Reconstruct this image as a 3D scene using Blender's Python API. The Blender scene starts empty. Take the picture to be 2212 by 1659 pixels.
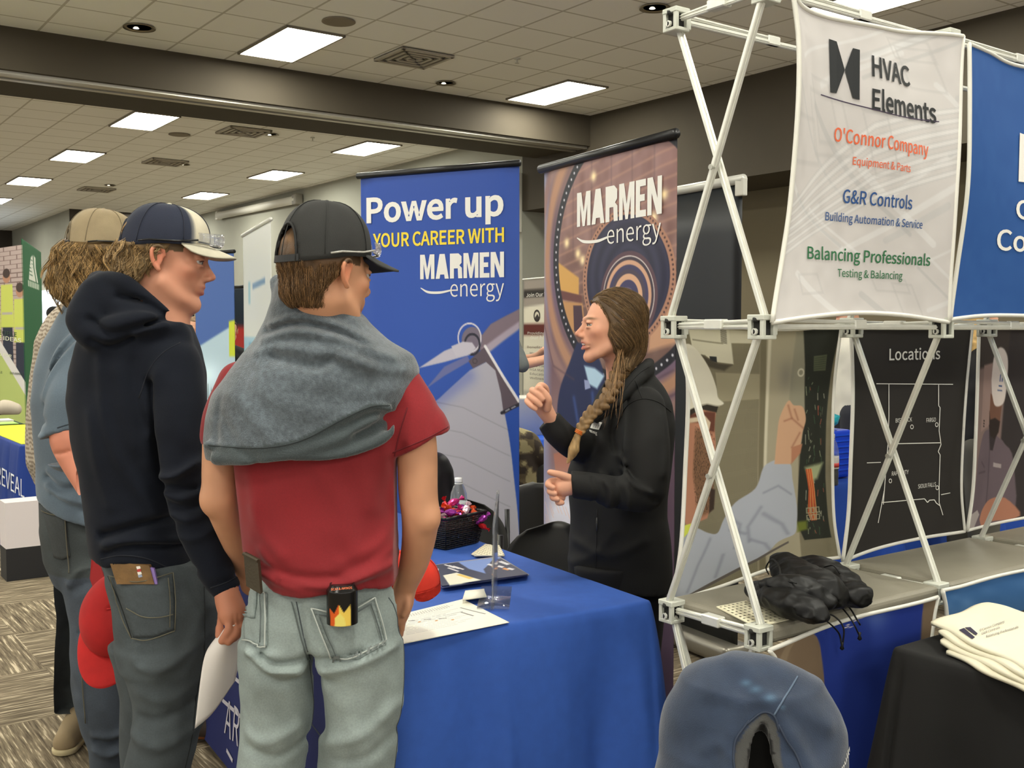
import bpy, bmesh, math, random
import numpy as np
from mathutils import Vector, Matrix, noise as mnoise
from mathutils.bvhtree import BVHTree
random.seed(7); rng = np.random.default_rng(7)

# ------------------------------------------------------------------ camera, world, exposure
FPX, CH = 2300.0, 1.52
TH = math.atan(115 / FPX)
scene = bpy.context.scene
cam_d = bpy.data.cameras.new('camera'); cam = bpy.data.objects.new('camera', cam_d)
scene.collection.objects.link(cam); scene.camera = cam
cam_d.sensor_width = 36.0; cam_d.lens = 36.0 * FPX / 2212.0
cam_d.clip_start = 0.05; cam_d.clip_end = 200
cam.location = (0, 0, CH); cam.rotation_euler = (math.pi / 2 - TH, 0, 0)
w = bpy.data.worlds.new('world'); scene.world = w; w.use_nodes = True
w.node_tree.nodes['Background'].inputs[0].default_value = (1.0, 0.98, 0.94, 1)
w.node_tree.nodes['Background'].inputs[1].default_value = 0.75
scene.view_settings.view_transform = 'Standard'; scene.view_settings.look = 'None'
scene.view_settings.exposure = 0.66; scene.view_settings.gamma = 1.0
scene.view_settings.use_curve_mapping = False
PANEL_EMIT = 27.0

# ------------------------------------------------------------------ coordinates
SA, CA = math.sin(math.radians(54.2)), math.cos(math.radians(54.2))
ROT = math.atan2(CA, SA)            # the room's long axes against the world axes
def R(A, B, z=0.0): return Vector((A * SA - B * CA, A * CA + B * SA, z))
def ray(px, py):
    u = (px - 1106) / FPX; v = (829.5 - py) / FPX
    return Vector((u, math.cos(TH) + v * math.sin(TH), -math.sin(TH) + v * math.cos(TH)))
O = Vector((0, 0, CH))
def P(px, py, d): r = ray(px, py); return O + r * (d / r.y)
def onZ(px, py, z): r = ray(px, py); return O + r * ((z - CH) / r.z)
def onB(px, py, B):
    r = ray(px, py); return O + r * (B / (-r.x * CA + r.y * SA))
def onA(px, py, A):
    r = ray(px, py); return O + r * (A / (r.x * SA + r.y * CA))
def proj(v):
    x, y, z = v[0], v[1], v[2] - CH
    f = y * math.cos(TH) - z * math.sin(TH); u = y * math.sin(TH) + z * math.cos(TH)
    return 1106 + FPX * x / f, 829.5 - FPX * u / f

# ------------------------------------------------------------------ materials
def lin(c):
    c = np.asarray(c, float) / 255.0
    return np.where(c <= 0.04045, c / 12.92, ((c + 0.055) / 1.055) ** 2.4)
MATS = {}
def mat(name, col=(128, 128, 128), rough=0.7, metal=0.0, noise=0.0, nscale=40.0, bump=0.0, bscale=200.0, vcol=False,
        trans=0.0, ior=1.45, emit=0.0, sheen=0.0, alpha=1.0, spec=0.5, stretch=None, sss=0.0):
    if name in MATS: return MATS[name]
    m = bpy.data.materials.new(name); m.use_nodes = True; nt = m.node_tree; b = nt.nodes['Principled BSDF']
    c = tuple(lin(col)) + (1,)
    b.inputs['Roughness'].default_value = rough; b.inputs['Metallic'].default_value = metal
    b.inputs['Specular IOR Level'].default_value = spec
    if trans: b.inputs['Transmission Weight'].default_value = trans; b.inputs['IOR'].default_value = ior
    if sheen: b.inputs['Sheen Weight'].default_value = sheen; b.inputs['Sheen Roughness'].default_value = 0.4
    if alpha < 1: b.inputs['Alpha'].default_value = alpha
    if sss: b.inputs['Subsurface Weight'].default_value = sss; b.inputs['Subsurface Radius'].default_value = (0.01, 0.004, 0.002); b.inputs['Subsurface Scale'].default_value = 1.0
    src = None
    if vcol:
        a = nt.nodes.new('ShaderNodeAttribute'); a.attribute_name = 'Col'; src = a.outputs['Color']
    co = nt.nodes.new('ShaderNodeTexCoord'); vec = co.outputs['Object']
    if stretch:
        mp = nt.nodes.new('ShaderNodeMapping'); mp.inputs['Scale'].default_value = stretch
        nt.links.new(vec, mp.inputs['Vector']); vec = mp.outputs['Vector']
    if noise:
        n = nt.nodes.new('ShaderNodeTexNoise'); n.inputs['Scale'].default_value = nscale; n.inputs['Detail'].default_value = 4
        nt.links.new(vec, n.inputs['Vector'])
        mr = nt.nodes.new('ShaderNodeMapRange'); mr.inputs[1].default_value = 0.3; mr.inputs[2].default_value = 0.7
        mr.inputs[3].default_value = 1 - noise; mr.inputs[4].default_value = 1 + noise
        nt.links.new(n.outputs['Fac'], mr.inputs[0])
        mx = nt.nodes.new('ShaderNodeVectorMath'); mx.operation = 'SCALE'
        if src: nt.links.new(src, mx.inputs[0])
        else: mx.inputs[0].default_value = c[:3]
        nt.links.new(mr.outputs[0], mx.inputs['Scale']); src = mx.outputs[0]
    if src: nt.links.new(src, b.inputs['Base Color'])
    else: b.inputs['Base Color'].default_value = c
    if bump:
        n2 = nt.nodes.new('ShaderNodeTexNoise'); n2.inputs['Scale'].default_value = bscale; n2.inputs['Detail'].default_value = 3
        nt.links.new(vec, n2.inputs['Vector'])
        bp = nt.nodes.new('ShaderNodeBump'); bp.inputs['Strength'].default_value = bump; bp.inputs['Distance'].default_value = 0.002
        nt.links.new(n2.outputs['Fac'], bp.inputs['Height']); nt.links.new(bp.outputs[0], b.inputs['Normal'])
    if emit:
        b.inputs['Emission Color'].default_value = c; b.inputs['Emission Strength'].default_value = emit
    MATS[name] = m
    return m

# ------------------------------------------------------------------ objects
def tag(o, label=None, cat=None, group=None, kind=None):
    if label: o['label'] = label
    if cat: o['category'] = cat
    if group: o['group'] = group
    if kind: o['kind'] = kind
    return o
def empty(name, loc, label, cat, group=None):
    o = bpy.data.objects.new(name, None); scene.collection.objects.link(o); o.location = loc
    o.empty_display_size = 0.1
    return tag(o, label, cat, group)
def link(name, me, m=None, parent=None, smooth=False):
    if m is not None and not me.materials:
        for x in (m if isinstance(m, (list, tuple)) else [m]): me.materials.append(x)
    o = bpy.data.objects.new(name, me); scene.collection.objects.link(o)
    if parent is not None:
        o.parent = parent; o.location = -Vector(parent.location)   # every parent here is unrotated
        if parent.parent is not None: o.location = (0, 0, 0)
    if smooth: me.polygons.foreach_set('use_smooth', [True] * len(me.polygons))
    return o
def mesh_np(name, V, F, cols=None, smooth=True):
    """V (n,3) float, F (m,k) int, one face size"""
    me = bpy.data.meshes.new(name); V = np.asarray(V, np.float32); F = np.asarray(F, np.int32)
    k = F.shape[1]
    me.vertices.add(len(V)); me.vertices.foreach_set('co', V.ravel())
    me.loops.add(F.size); me.loops.foreach_set('vertex_index', F.ravel())
    me.polygons.add(len(F)); me.polygons.foreach_set('loop_start', np.arange(0, F.size, k, dtype=np.int32))
    me.polygons.foreach_set('loop_total', np.full(len(F), k, np.int32))
    me.polygons.foreach_set('use_smooth', np.full(len(F), smooth))
    if cols is not None: setcol(me, cols)
    me.update(calc_edges=True); me.validate()
    return me
def setcol(me, cols):
    c = np.ones((len(me.vertices), 4), np.float32); c[:, :3] = cols
    a = me.color_attributes.new('Col', 'FLOAT_COLOR', 'POINT'); a.data.foreach_set('color', c.ravel())
class MB:
    """collects shapes into one mesh"""
    def __init__(s): s.bm = bmesh.new()
    def box(s, c, size, rot=None, bevel=0.0, seg=2):
        r = bmesh.ops.create_cube(s.bm, size=1.0); vs = r['verts']
        for v in vs: v.co = Vector((v.co.x * size[0], v.co.y * size[1], v.co.z * size[2]))
        if bevel:
            es = list({e for v in vs for e in v.link_edges})
            rr = bmesh.ops.bevel(s.bm, geom=es, offset=bevel, segments=seg, affect='EDGES', profile=0.5)
            vs = list({v for f in rr['faces'] for v in f.verts} | {v for v in vs if v.is_valid})
        M = Matrix.Translation(c) @ (rot if rot is not None else Matrix.Identity(4))
        for v in vs: v.co = M @ v.co
        return s
    def rbox(s, A0, A1, B0, B1, z0, z1, bevel=0.0):
        return s.box(R((A0 + A1) / 2, (B0 + B1) / 2, (z0 + z1) / 2), (abs(A1 - A0), abs(B1 - B0), abs(z1 - z0)), Matrix.Rotation(ROT, 4, 'Z'), bevel)
    def tube(s, pts, r, seg=10, cap=True):
        pts = [Vector(p) for p in pts]; n = len(pts); rs = r if isinstance(r, (list, tuple)) else [r] * n
        rings = []; up = None
        for i, p in enumerate(pts):
            t = (pts[min(i + 1, n - 1)] - pts[max(i - 1, 0)])
            if t.length < 1e-9: t = Vector((0, 0, 1))
            t.normalize()
            if up is None: up = t.orthogonal().normalized()
            else:
                up = (up - t * up.dot(t))
                up = up.normalized() if up.length > 1e-6 else t.orthogonal().normalized()
            q = t.cross(up)
            rings.append([s.bm.verts.new(p + (up * math.cos(a) + q * math.sin(a)) * rs[i]) for a in [2 * math.pi * k / seg for k in range(seg)]])
        for a, b in zip(rings, rings[1:]):
            for k in range(seg): s.bm.faces.new((a[k], a[(k + 1) % seg], b[(k + 1) % seg], b[k]))
        if cap: s.bm.faces.new(rings[0][::-1]); s.bm.faces.new(rings[-1])
        return s
    def lathe(s, c, prof, seg=24, M=None):
        rings = []
        M = M or Matrix.Identity(4)
        for r, z in prof:
            rings.append([s.bm.verts.new(Vector(c) + (M @ Vector((r * math.cos(a), r * math.sin(a), z)))) for a in [2 * math.pi * k / seg for k in range(seg)]])
        for a, b in zip(rings, rings[1:]):
            for k in range(seg): s.bm.faces.new((a[k], a[(k + 1) % seg], b[(k + 1) % seg], b[k]))
        s.bm.faces.new(rings[0][::-1]); s.bm.faces.new(rings[-1]); return s
    def prism(s, pts, off):
        """closed polygon of 3-D points, extruded by off"""
        a = [s.bm.verts.new(p) for p in pts]; b = [s.bm.verts.new(Vector(p) + Vector(off)) for p in pts]; n = len(a)
        s.bm.faces.new(a); s.bm.faces.new(b[::-1])
        for k in range(n): s.bm.faces.new((a[k], b[k], b[(k + 1) % n], a[(k + 1) % n]))
        return s
    def face(s, pts): s.bm.faces.new([s.bm.verts.new(p) for p in pts]); return s
    def build(s, name, m, parent=None, smooth=False):
        bmesh.ops.recalc_face_normals(s.bm, faces=s.bm.faces)
        me = bpy.data.meshes.new(name); s.bm.to_mesh(me); s.bm.free()
        return link(name, me, m, parent, smooth)
def top(name, mb, m, label, cat, group=None, kind=None, smooth=False):
    return tag(mb.build(name, m, None, smooth), label, cat, group, kind)

def catmull(pts, n=8):
    p = np.asarray([tuple(q) for q in pts], float)
    if len(p) < 3: return p if len(p) < 2 else np.array([p[0] + (p[1] - p[0]) * t for t in np.linspace(0, 1, n)])
    q = np.vstack([2 * p[0] - p[1], p, 2 * p[-1] - p[-2]]); out = []
    for i in range(1, len(q) - 2):
        for t in np.linspace(0, 1, n, endpoint=False):
            a, b, c, d = q[i - 1], q[i], q[i + 1], q[i + 2]
            out.append(0.5 * ((2 * b) + (c - a) * t + (2 * a - 5 * b + 4 * c - d) * t * t + (3 * b - a - 3 * c + d) * t ** 3))
    out.append(q[-2]); return np.array(out)

# ------------------------------------------------------------------ printed surfaces
def grid_mesh(name, fn, nu, nv, colfn=None, thick=0.0, smooth=True):
    """fn(U,V)->(X,Y,Z) arrays on [0,1]^2, U to the right, V downwards"""
    U, V = np.meshgrid(np.linspace(0, 1, nu), np.linspace(0, 1, nv))
    X, Y, Z = fn(U, V); co = np.stack([X, Y, Z], -1).reshape(-1, 3)
    i = np.arange(nu * nv).reshape(nv, nu)
    F = np.stack([i[:-1, :-1], i[1:, :-1], i[1:, 1:], i[:-1, 1:]], -1).reshape(-1, 4)
    cols = None
    if colfn is not None: cols = lin(np.clip(colfn(U, V), 0, 255)).reshape(-1, 3)
    if thick:
        gu = np.gradient(np.stack([X, Y, Z], -1), axis=1); gv = np.gradient(np.stack([X, Y, Z], -1), axis=0)
        nn = np.cross(gu, gv); nn /= np.linalg.norm(nn, axis=-1, keepdims=True) + 1e-12
        # U right, V down seen from the front: the cross product points away from the viewer
        back = co + nn.reshape(-1, 3) * thick
        n = len(co); bd = np.concatenate([i[0, :], i[1:, -1], i[-1, :-1][::-1], i[1:-1, 0][::-1]])
        F2 = F[:, ::-1] + n; nb = np.roll(bd, -1)
        F3 = np.stack([bd, nb, nb + n, bd + n], -1)
        co = np.vstack([co, back]); F = np.vstack([F, F2, F3])
        if cols is not None: cols = np.vstack([cols, cols])
    return mesh_np(name, co, F, cols, smooth)
def psdf(U, V, pts):
    """signed distance to a polygon, negative inside"""
    p = np.asarray(pts, float); d = np.full(U.shape, 1e9); ins = np.zeros(U.shape, bool); j = len(p) - 1
    for i in range(len(p)):
        ex, ey = p[j, 0] - p[i, 0], p[j, 1] - p[i, 1]; wx, wy = U - p[i, 0], V - p[i, 1]
        t = np.clip((wx * ex + wy * ey) / (ex * ex + ey * ey + 1e-12), 0, 1)
        d = np.minimum(d, (wx - ex * t) ** 2 + (wy - ey * t) ** 2)
        c = ((p[i, 1] > V) != (p[j, 1] > V)) & (U < (p[j, 0] - p[i, 0]) * (V - p[i, 1]) / (p[j, 1] - p[i, 1] + 1e-12) + p[i, 0])
        ins ^= c; j = i
    return np.where(ins, -1, 1) * np.sqrt(d)
def paint(C, d, col, soft=0.004):
    """d: signed distance, col: colour or array"""
    a = np.clip(0.5 - d / soft, 0, 1)[..., None]
    return C * (1 - a) + np.asarray(col, float) * a
def line_d(U, V, pts):
    d = np.full(U.shape, 1e9); p = np.asarray(pts, float)
    for a, b in zip(p, p[1:]):
        e = b - a; t = np.clip(((U - a[0]) * e[0] + (V - a[1]) * e[1]) / (e @ e + 1e-12), 0, 1)
        d = np.minimum(d, np.hypot(U - a[0] - e[0] * t, V - a[1] - e[1] * t))
    return d
def vnoise(U, V, s, seed=0):
    r = np.random.default_rng(seed); T = r.random((64, 64)); x, y = U * s, V * s
    xi, yi = np.floor(x).astype(int), np.floor(y).astype(int); fx, fy = x - xi, y - yi
    fx = fx * fx * (3 - 2 * fx); fy = fy * fy * (3 - 2 * fy); g = lambda a, b: T[a % 64, b % 64]
    return (g(xi, yi) * (1 - fx) + g(xi + 1, yi) * fx) * (1 - fy) + (g(xi, yi + 1) * (1 - fx) + g(xi + 1, yi + 1) * fx) * fy - 0.5
VF = None
try: VF = bpy.data.fonts.load(bpy.utils.system_resource('DATAFILES', path='fonts') + '/Noto Sans CJK Regular.woff2')
except Exception: VF = None
CAPH = None
def text2d(s, height=1.0, xs=1.0, weight=0.0, width=None, align='LEFT', cut=0.0):
    """flat letters as (verts, tris) in 2-D, capital height = height, x from 0"""
    global CAPH
    if CAPH is None: CAPH = 1.0; q = text2d('H', 1.0)[0]; CAPH = float(q[:, 1].max() - q[:, 1].min())
    c = bpy.data.curves.new('letters', 'FONT'); c.body = s; c.size = 1.0
    if VF: c.font = VF
    c.offset = weight * 1.5 * CAPH; c.resolution_u = 4
    o = bpy.data.objects.new('letters', c); scene.collection.objects.link(o)
    dg = bpy.context.evaluated_depsgraph_get(); me = o.evaluated_get(dg).to_mesh()
    bm = bmesh.new(); bm.from_mesh(me); bmesh.ops.triangulate(bm, faces=bm.faces)
    V = np.array([v.co[:2] for v in bm.verts]); F = [[v.index for v in f.verts] for f in bm.faces]
    bm.free(); o.evaluated_get(dg).to_mesh_clear(); bpy.data.objects.remove(o); bpy.data.curves.remove(c)
    V = V * (height / CAPH / (1 + 3 * weight)); V[:, 0] *= xs
    V[:, 0] -= V[:, 0].min()
    if width: V[:, 0] *= width / V[:, 0].max()
    if align == 'CENTER': V[:, 0] -= V[:, 0].max() / 2
    if align == 'RIGHT': V[:, 0] -= V[:, 0].max()
    V = np.hstack([V, np.zeros((len(V), 1))])
    return V, F
def join2d(parts):
    Vs, Fs, n = [], [], 0
    for V, F in parts:
        V = np.asarray(V, float); V = V if V.shape[1] == 3 else np.hstack([V, np.zeros((len(V), 1))])
        Vs.append(V); Fs += [[i + n for i in f] for f in F]; n += len(V)
    return np.vstack(Vs), Fs
def at2d(t, x, y): V, F = t; V = np.array(V); V[:, 0] += x; V[:, 1] += y; return V, F
def poly2d(*polys):
    Vs, Fs, n = [], [], 0
    for p in polys: Vs += list(p); Fs.append(list(range(n, n + len(p)))); n += len(p)
    return np.array(Vs, float), Fs
def stroke2d(pts, w):
    p = catmull(pts, 6); ws = np.interp(np.linspace(0, 1, len(p)), np.linspace(0, 1, len(w)), w) if isinstance(w, (list, tuple)) else np.full(len(p), w)
    t = np.gradient(p, axis=0); t /= np.linalg.norm(t, axis=1, keepdims=True) + 1e-9; n = np.stack([-t[:, 1], t[:, 0]], 1)
    a, b = p + n * ws[:, None] / 2, p - n * ws[:, None] / 2; k = len(p)
    return np.vstack([a, b]), [[i, i + 1, k + i + 1, k + i] for i in range(k - 1)]
def ring2d(cx, cy, rx, ry, w, n=28):
    a = np.linspace(0, 2 * np.pi, n, endpoint=False); o = np.stack([cx + rx * np.cos(a), cy + ry * np.sin(a)], 1)
    i = np.stack([cx + (rx - w) * np.cos(a), cy + (ry - w) * np.sin(a)], 1)
    return np.vstack([o, i]), [[k, (k + 1) % n, n + (k + 1) % n, n + k] for k in range(n)]
def decal(name, t2, fn, m, parent, thick=0.0006):
    """2-D shape placed through fn(x, y) -> Vector on a surface, given a print's thickness"""
    V, F = t2; bm = bmesh.new(); vs = []
    for v in V:
        p = Vector(fn(v[0], v[1])); vs.append(bm.verts.new(p + (O - p).normalized() * (.00005 * v[2]) if len(v) > 2 else p))
    for f in F:
        try: bm.faces.new([vs[i] for i in f])
        except ValueError: pass
    me = bpy.data.meshes.new(name); bm.to_mesh(me); bm.free()
    o = link(name, me, m, parent)
    return o
# heavy condensed capitals, each one unit high
def heavy(word, gap=0.05):
    G = {'M': (0.62, [[(0, 0), (0, 1), (.2, 1), (.31, .42), (.42, 1), (.62, 1), (.62, 0), (.47, 0), (.47, .62), (.36, 0), (.26, 0), (.15, .62), (.15, 0)]]),
         'A': (0.56, [[(0, 0), (.17, 1), (.39, 1), (.56, 0), (.39, 0), (.365, .17), (.195, .17), (.17, 0)]]),
         'R': (0.52, [[(0, 0), (0, 1), (.36, 1), (.49, .88), (.49, .62), (.40, .52), (.50, .42), (.52, 0), (.35, 0), (.33, .40), (.17, .40), (.17, 0)]]),
         'E': (0.40, [[(0, 0), (0, 1), (.39, 1), (.39, .82), (.17, .82), (.17, .60), (.35, .60), (.35, .42), (.17, .42), (.17, .18), (.40, .18), (.40, 0)]]),
         'N': (0.54, [[(0, 0), (0, 1), (.2, 1), (.38, .42), (.38, 1), (.54, 1), (.54, 0), (.36, 0), (.16, .58), (.16, 0)]])}
    x, out = 0, []
    for ch in word:
        wd, pl = G[ch]
        for p in pl: out.append([(x + a, b) for a, b in p])
        x += wd + gap
    w = x - gap
    return poly2d(*[[(a / w, b) for a, b in p] for p in out])   # width 1, height 1

# ------------------------------------------------------------------ the room
HC = 4.37
def ceiling_mat():
    m = bpy.data.materials.new('ceiling_tiles'); m.use_nodes = True; nt = m.node_tree; b = nt.nodes['Principled BSDF']; N = nt.nodes.new; L = nt.links.new
    g = N('ShaderNodeNewGeometry'); mp = N('ShaderNodeMapping'); mp.vector_type = 'POINT'; mp.inputs['Rotation'].default_value = (0, 0, -ROT)
    L(g.outputs['Position'], mp.inputs['Vector']); sx = N('ShaderNodeSeparateXYZ'); L(mp.outputs[0], sx.inputs[0])
    def gridline(sock, off):
        a = N('ShaderNodeMath'); a.operation = 'SUBTRACT'; L(sock, a.inputs[0]); a.inputs[1].default_value = off - 6.1
        d = N('ShaderNodeMath'); d.operation = 'DIVIDE'; L(a.outputs[0], d.inputs[0]); d.inputs[1].default_value = 0.61
        f = N('ShaderNodeMath'); f.operation = 'FRACT'; L(d.outputs[0], f.inputs[0])
        s = N('ShaderNodeMath'); s.operation = 'SUBTRACT'; L(f.outputs[0], s.inputs[0]); s.inputs[1].default_value = 0.5
        ab = N('ShaderNodeMath'); ab.operation = 'ABSOLUTE'; L(s.outputs[0], ab.inputs[0])
        gt = N('ShaderNodeMath'); gt.operation = 'GREATER_THAN'; L(ab.outputs[0], gt.inputs[0]); gt.inputs[1].default_value = 0.48
        return gt.outputs[0]
    mxx = N('ShaderNodeMath'); mxx.operation = 'MAXIMUM'; L(gridline(sx.outputs['X'], 4.19), mxx.inputs[0]); L(gridline(sx.outputs['Y'], 9.40), mxx.inputs[1])
    mix = N('ShaderNodeMix'); mix.data_type = 'RGBA'; L(mxx.outputs[0], mix.inputs['Factor'])
    mix.inputs['A'].default_value = tuple(lin((238, 237, 232))) + (1,); mix.inputs['B'].default_value = tuple(lin((192, 188, 178))) + (1,)
    L(mix.outputs['Result'], b.inputs['Base Color']); b.inputs['Roughness'].default_value = 0.95
    n = N('ShaderNodeTexNoise'); n.inputs['Scale'].default_value = 60; bp = N('ShaderNodeBump'); bp.inputs['Strength'].default_value = .15; bp.inputs['Distance'].default_value = .003
    L(n.outputs['Fac'], bp.inputs['Height']); L(bp.outputs[0], b.inputs['Normal'])
    return m
def carpet_mat():
    m = bpy.data.materials.new('carpet'); m.use_nodes = True; nt = m.node_tree; b = nt.nodes['Principled BSDF']; N = nt.nodes.new; L = nt.links.new
    g = N('ShaderNodeNewGeometry'); mp = N('ShaderNodeMapping'); mp.inputs['Rotation'].default_value = (0, 0, -ROT); mp.inputs['Location'].default_value = (6.2, 6.15, 0)
    L(g.outputs['Position'], mp.inputs['Vector'])
    ck = N('ShaderNodeTexChecker'); ck.inputs['Scale'].default_value = 1 / 0.66; L(mp.outputs[0], ck.inputs['Vector'])
    def streak(sc):
        q = N('ShaderNodeMapping'); q.inputs['Scale'].default_value = sc; L(mp.outputs[0], q.inputs['Vector'])
        n = N('ShaderNodeTexNoise'); n.inputs['Scale'].default_value = 1.0; n.inputs['Detail'].default_value = 3; n.inputs['Roughness'].default_value = .65; L(q.outputs[0], n.inputs['Vector'])
        return n.outputs['Fac']
    mx = N('ShaderNodeMix'); mx.data_type = 'FLOAT'; L(ck.outputs['Fac'], mx.inputs['Factor']); L(streak((3.5, 75, 1)), mx.inputs['A']); L(streak((75, 3.5, 1)), mx.inputs['B'])
    cr = N('ShaderNodeValToRGB'); e = cr.color_ramp; e.elements[0].position = .34; e.elements[0].color = tuple(lin((74, 66, 54))) + (1,)
    e.elements[1].position = .56; e.elements[1].color = tuple(lin((128, 116, 96))) + (1,)
    x = e.elements.new(.64); x.color = tuple(lin((196, 182, 156))) + (1,)
    L(mx.outputs['Result'], cr.inputs[0]); L(cr.outputs[0], b.inputs['Base Color']); b.inputs['Roughness'].default_value = .95; b.inputs['Specular IOR Level'].default_value = .1
    n = N('ShaderNodeTexNoise'); n.inputs['Scale'].default_value = 500; bp = N('ShaderNodeBump'); bp.inputs['Strength'].default_value = .5; bp.inputs['Distance'].default_value = .004
    L(n.outputs['Fac'], bp.inputs['Height']); L(bp.outputs[0], b.inputs['Normal'])
    return m
def struct(name, mb, m, smooth=False):
    o = mb.build(name, m, None, smooth); o['kind'] = 'structure'; return o
struct('floor', MB().rbox(-12, 10.4, -7, 33.5, -0.1, 0), carpet_mat())
struct('ceiling', MB().rbox(-12, 10.4, -7, 33.5, HC, HC + 0.1), ceiling_mat())
M_brown = mat('soffit_paint', (66, 59, 46), .85, noise=.04, nscale=3)
M_wall = mat('far_wall_paint', (150, 150, 138), .85, noise=.03, nscale=2)
M_recess = mat('recess_wall_paint', (104, 95, 74), .85, noise=.03, nscale=2)
M_dark = mat('dark_paint', (52, 45, 38), .85)
M_alu = mat('aluminium_rail', (190, 186, 174), .4, metal=.7)
M_white = mat('white_plastic', (205, 203, 192), .5)
M_black = mat('black_plastic', (22, 22, 22), .45)
struct('wall_right', MB().rbox(10.2, 10.35, -7, 12.5, 0, 3.25), M_recess)
struct('trim_1', MB().rbox(9.2, 10.35, -7, 12.5, 3.25, HC), M_brown)                 # soffit over the recess
struct('wall_far_right', MB().rbox(9.2, 10.35, 12.5, 26.4, 0, HC), M_wall)
struct('wall_block', MB().rbox(6.3, 10.35, 26.45, 33.1, 0, HC), M_wall)
struct('trim_2', MB().rbox(6.28, 9.2, 26.40, 26.45, 0, HC), M_dark)
struct('wall_end', MB().rbox(-12, 6.3, 33.1, 33.3, 0, HC), M_dark)
struct('trim_3', MB().rbox(-12, 9.2, 10.98, 12.2, 3.97, HC), M_brown)                # bulkhead of the folding partition
rail = MB()
for a, b_, h in ((11.04, 11.12, .03), (11.16, 11.24, .02), (11.28, 11.36, .03)): rail.rbox(-12, 9.2, a, b_, 3.97 - h, 3.97)
struct('trim_4', rail, M_alu)
struct('baseboard_right', MB().rbox(10.17, 10.2, -7, 12.5, 0, .12), M_dark)
# big window on the far left wall block
wf = MB(); wf.rbox(6.24, 6.3, 27.2, 31.9, 2.55, 2.68); wf.rbox(6.24, 6.3, 27.2, 27.35, 0.9, 2.6); wf.rbox(6.24, 6.3, 31.8, 31.95, 0.9, 2.6); wf.rbox(6.24, 6.3, 29.5, 29.6, .9, 2.6)
w1 = struct('window_1', wf, M_white)
pane = MB().rbox(6.285, 6.297, 27.3, 31.85, .9, 2.58).build('window_pane', mat('daylight', (225, 240, 255), emit=2.2), w1)

# ceiling fittings
M_panel = mat('light_panel', (255, 253, 240), emit=PANEL_EMIT)
M_frame = mat('light_frame', (120, 112, 98), .6)
def panel(A, B, label, L=1.22, dup=None):
    t = empty('ceiling_light', R(A, B, HC), label, 'ceiling light', 'recessed troffer lights in the tiled ceiling')
    f = MB(); z0, z1 = HC - .022, HC - .001
    for a0, a1, b0, b1 in ((A, A + .61, B, B + .02), (A, A + .61, B + L - .02, B + L), (A, A + .02, B, B + L), (A + .59, A + .61, B, B + L)): f.rbox(a0, a1, b0, b1, z0, z1)
    f.build('frame', M_frame, t)
    MB().rbox(A + .02, A + .59, B + .02, B + L - .02, HC - .014, HC - .002).build('diffuser', M_panel, t)
LB = {4.19: {9.40: 'large bright ceiling panel nearest the dark bulkhead, above the black cap', 14.16: 'bright ceiling panel just beyond the bulkhead, left of the slatted vents', 17.75: 'bright ceiling panel second beyond the bulkhead in the left row', 21.36: 'bright ceiling panel at the left edge, third beyond the bulkhead', 25.0: 'far left ceiling panel glowing behind the third one', 28.6: 'most distant ceiling panel of the left row'},
      7.67: {5.0: 'bright ceiling panel above the top of the white fabric banner', 9.55: 'bright ceiling panel in front of the bulkhead, left of the aluminium frame', 14.35: 'bright ceiling panel over the top of the blue wind turbine banner', 17.85: 'bright ceiling panel above the white projector screen case', 21.5: 'bright ceiling panel between the projector screen and the navy cap', 25.05: 'small far ceiling panel peeking over the tan cap'}}
for A, d in LB.items():
    for B, lb in d.items():
        if A > 7 and B > 25 : A_ = A - 0.02
        panel(A, B, lb)
for A in (-6.4, -2.9, .65, 4.19, 7.67):  # unseen panels, added only to light the room
    for B in (-4.3, .4, 5.0, 9.4, 14.2, 17.8, 21.4, 25.0):
        if A in LB and B > 5.5: continue
        if A > 7 and B > 4: continue
        if A == .65 and B > 11: continue
        panel(A, B, 'added recessed ceiling panel outside the picture, lighting the hall')
def can(A, B, label, r=.1):
    t = empty('downlight', R(A, B, HC), label, 'downlight', 'round recessed downlights')
    MB().lathe(R(A, B, HC - .012), [(r, .011), (r + .018, .0), (r + .018, -.004), (r - .004, 0.0), (r - .02, .006)], 28).build('trim_ring', mat('satin_metal', (150, 140, 120), .3, metal=.8), t, True)
    MB().lathe(R(A, B, HC - .006), [(r - .012, 0), (r - .03, .004)], 24).build('reflector', mat('reflector', (70, 64, 56), .25, metal=.6), t, True)
    MB().lathe(R(A - .03, B, HC - .02), [(.028, 0), (.018, .012)], 16).build('lamp_bulb', mat('lamp_bulb', (250, 244, 220), emit=1.2), t, True)
can(3.1, 10.28, 'round recessed downlight in the ceiling above the tan cap side, left of the big panel', .13)
can(6.63, 10.49, 'small round recessed downlight left of the panel near the bulkhead corner', .1)
can(6.60, 7.0, 'round recessed downlight beside the top joint of the aluminium frame', .12)
for A, B, lb in ((6.3, 14.7, 'tiny far downlight right of the first slatted vent'), (6.2, 18.2, 'tiny far downlight between the two distant slatted vents'), (5.9, 21.6, 'tiny far downlight above the navy cap, left of it'), (3.0, 13.2, 'downlight near the left picture edge beyond the bulkhead')):
    can(A, B, lb, .09)
def disc(A, B, lb):
    top('ceiling_speaker', MB().lathe(R(A, B, HC - .012), [(.15, .011), (.155, .0), (.14, -.003), (.10, -.002), (.02, -.001)], 28), mat('speaker_grille', (128, 118, 102), .8), lb, 'speaker', 'round ceiling speakers', smooth=True)
disc(4.53, 9.01, 'round flat ceiling speaker beside the corner of the nearest bright panel'); disc(5.22, 15.49, 'round ceiling speaker beyond the bulkhead, between panel and vent')
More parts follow.
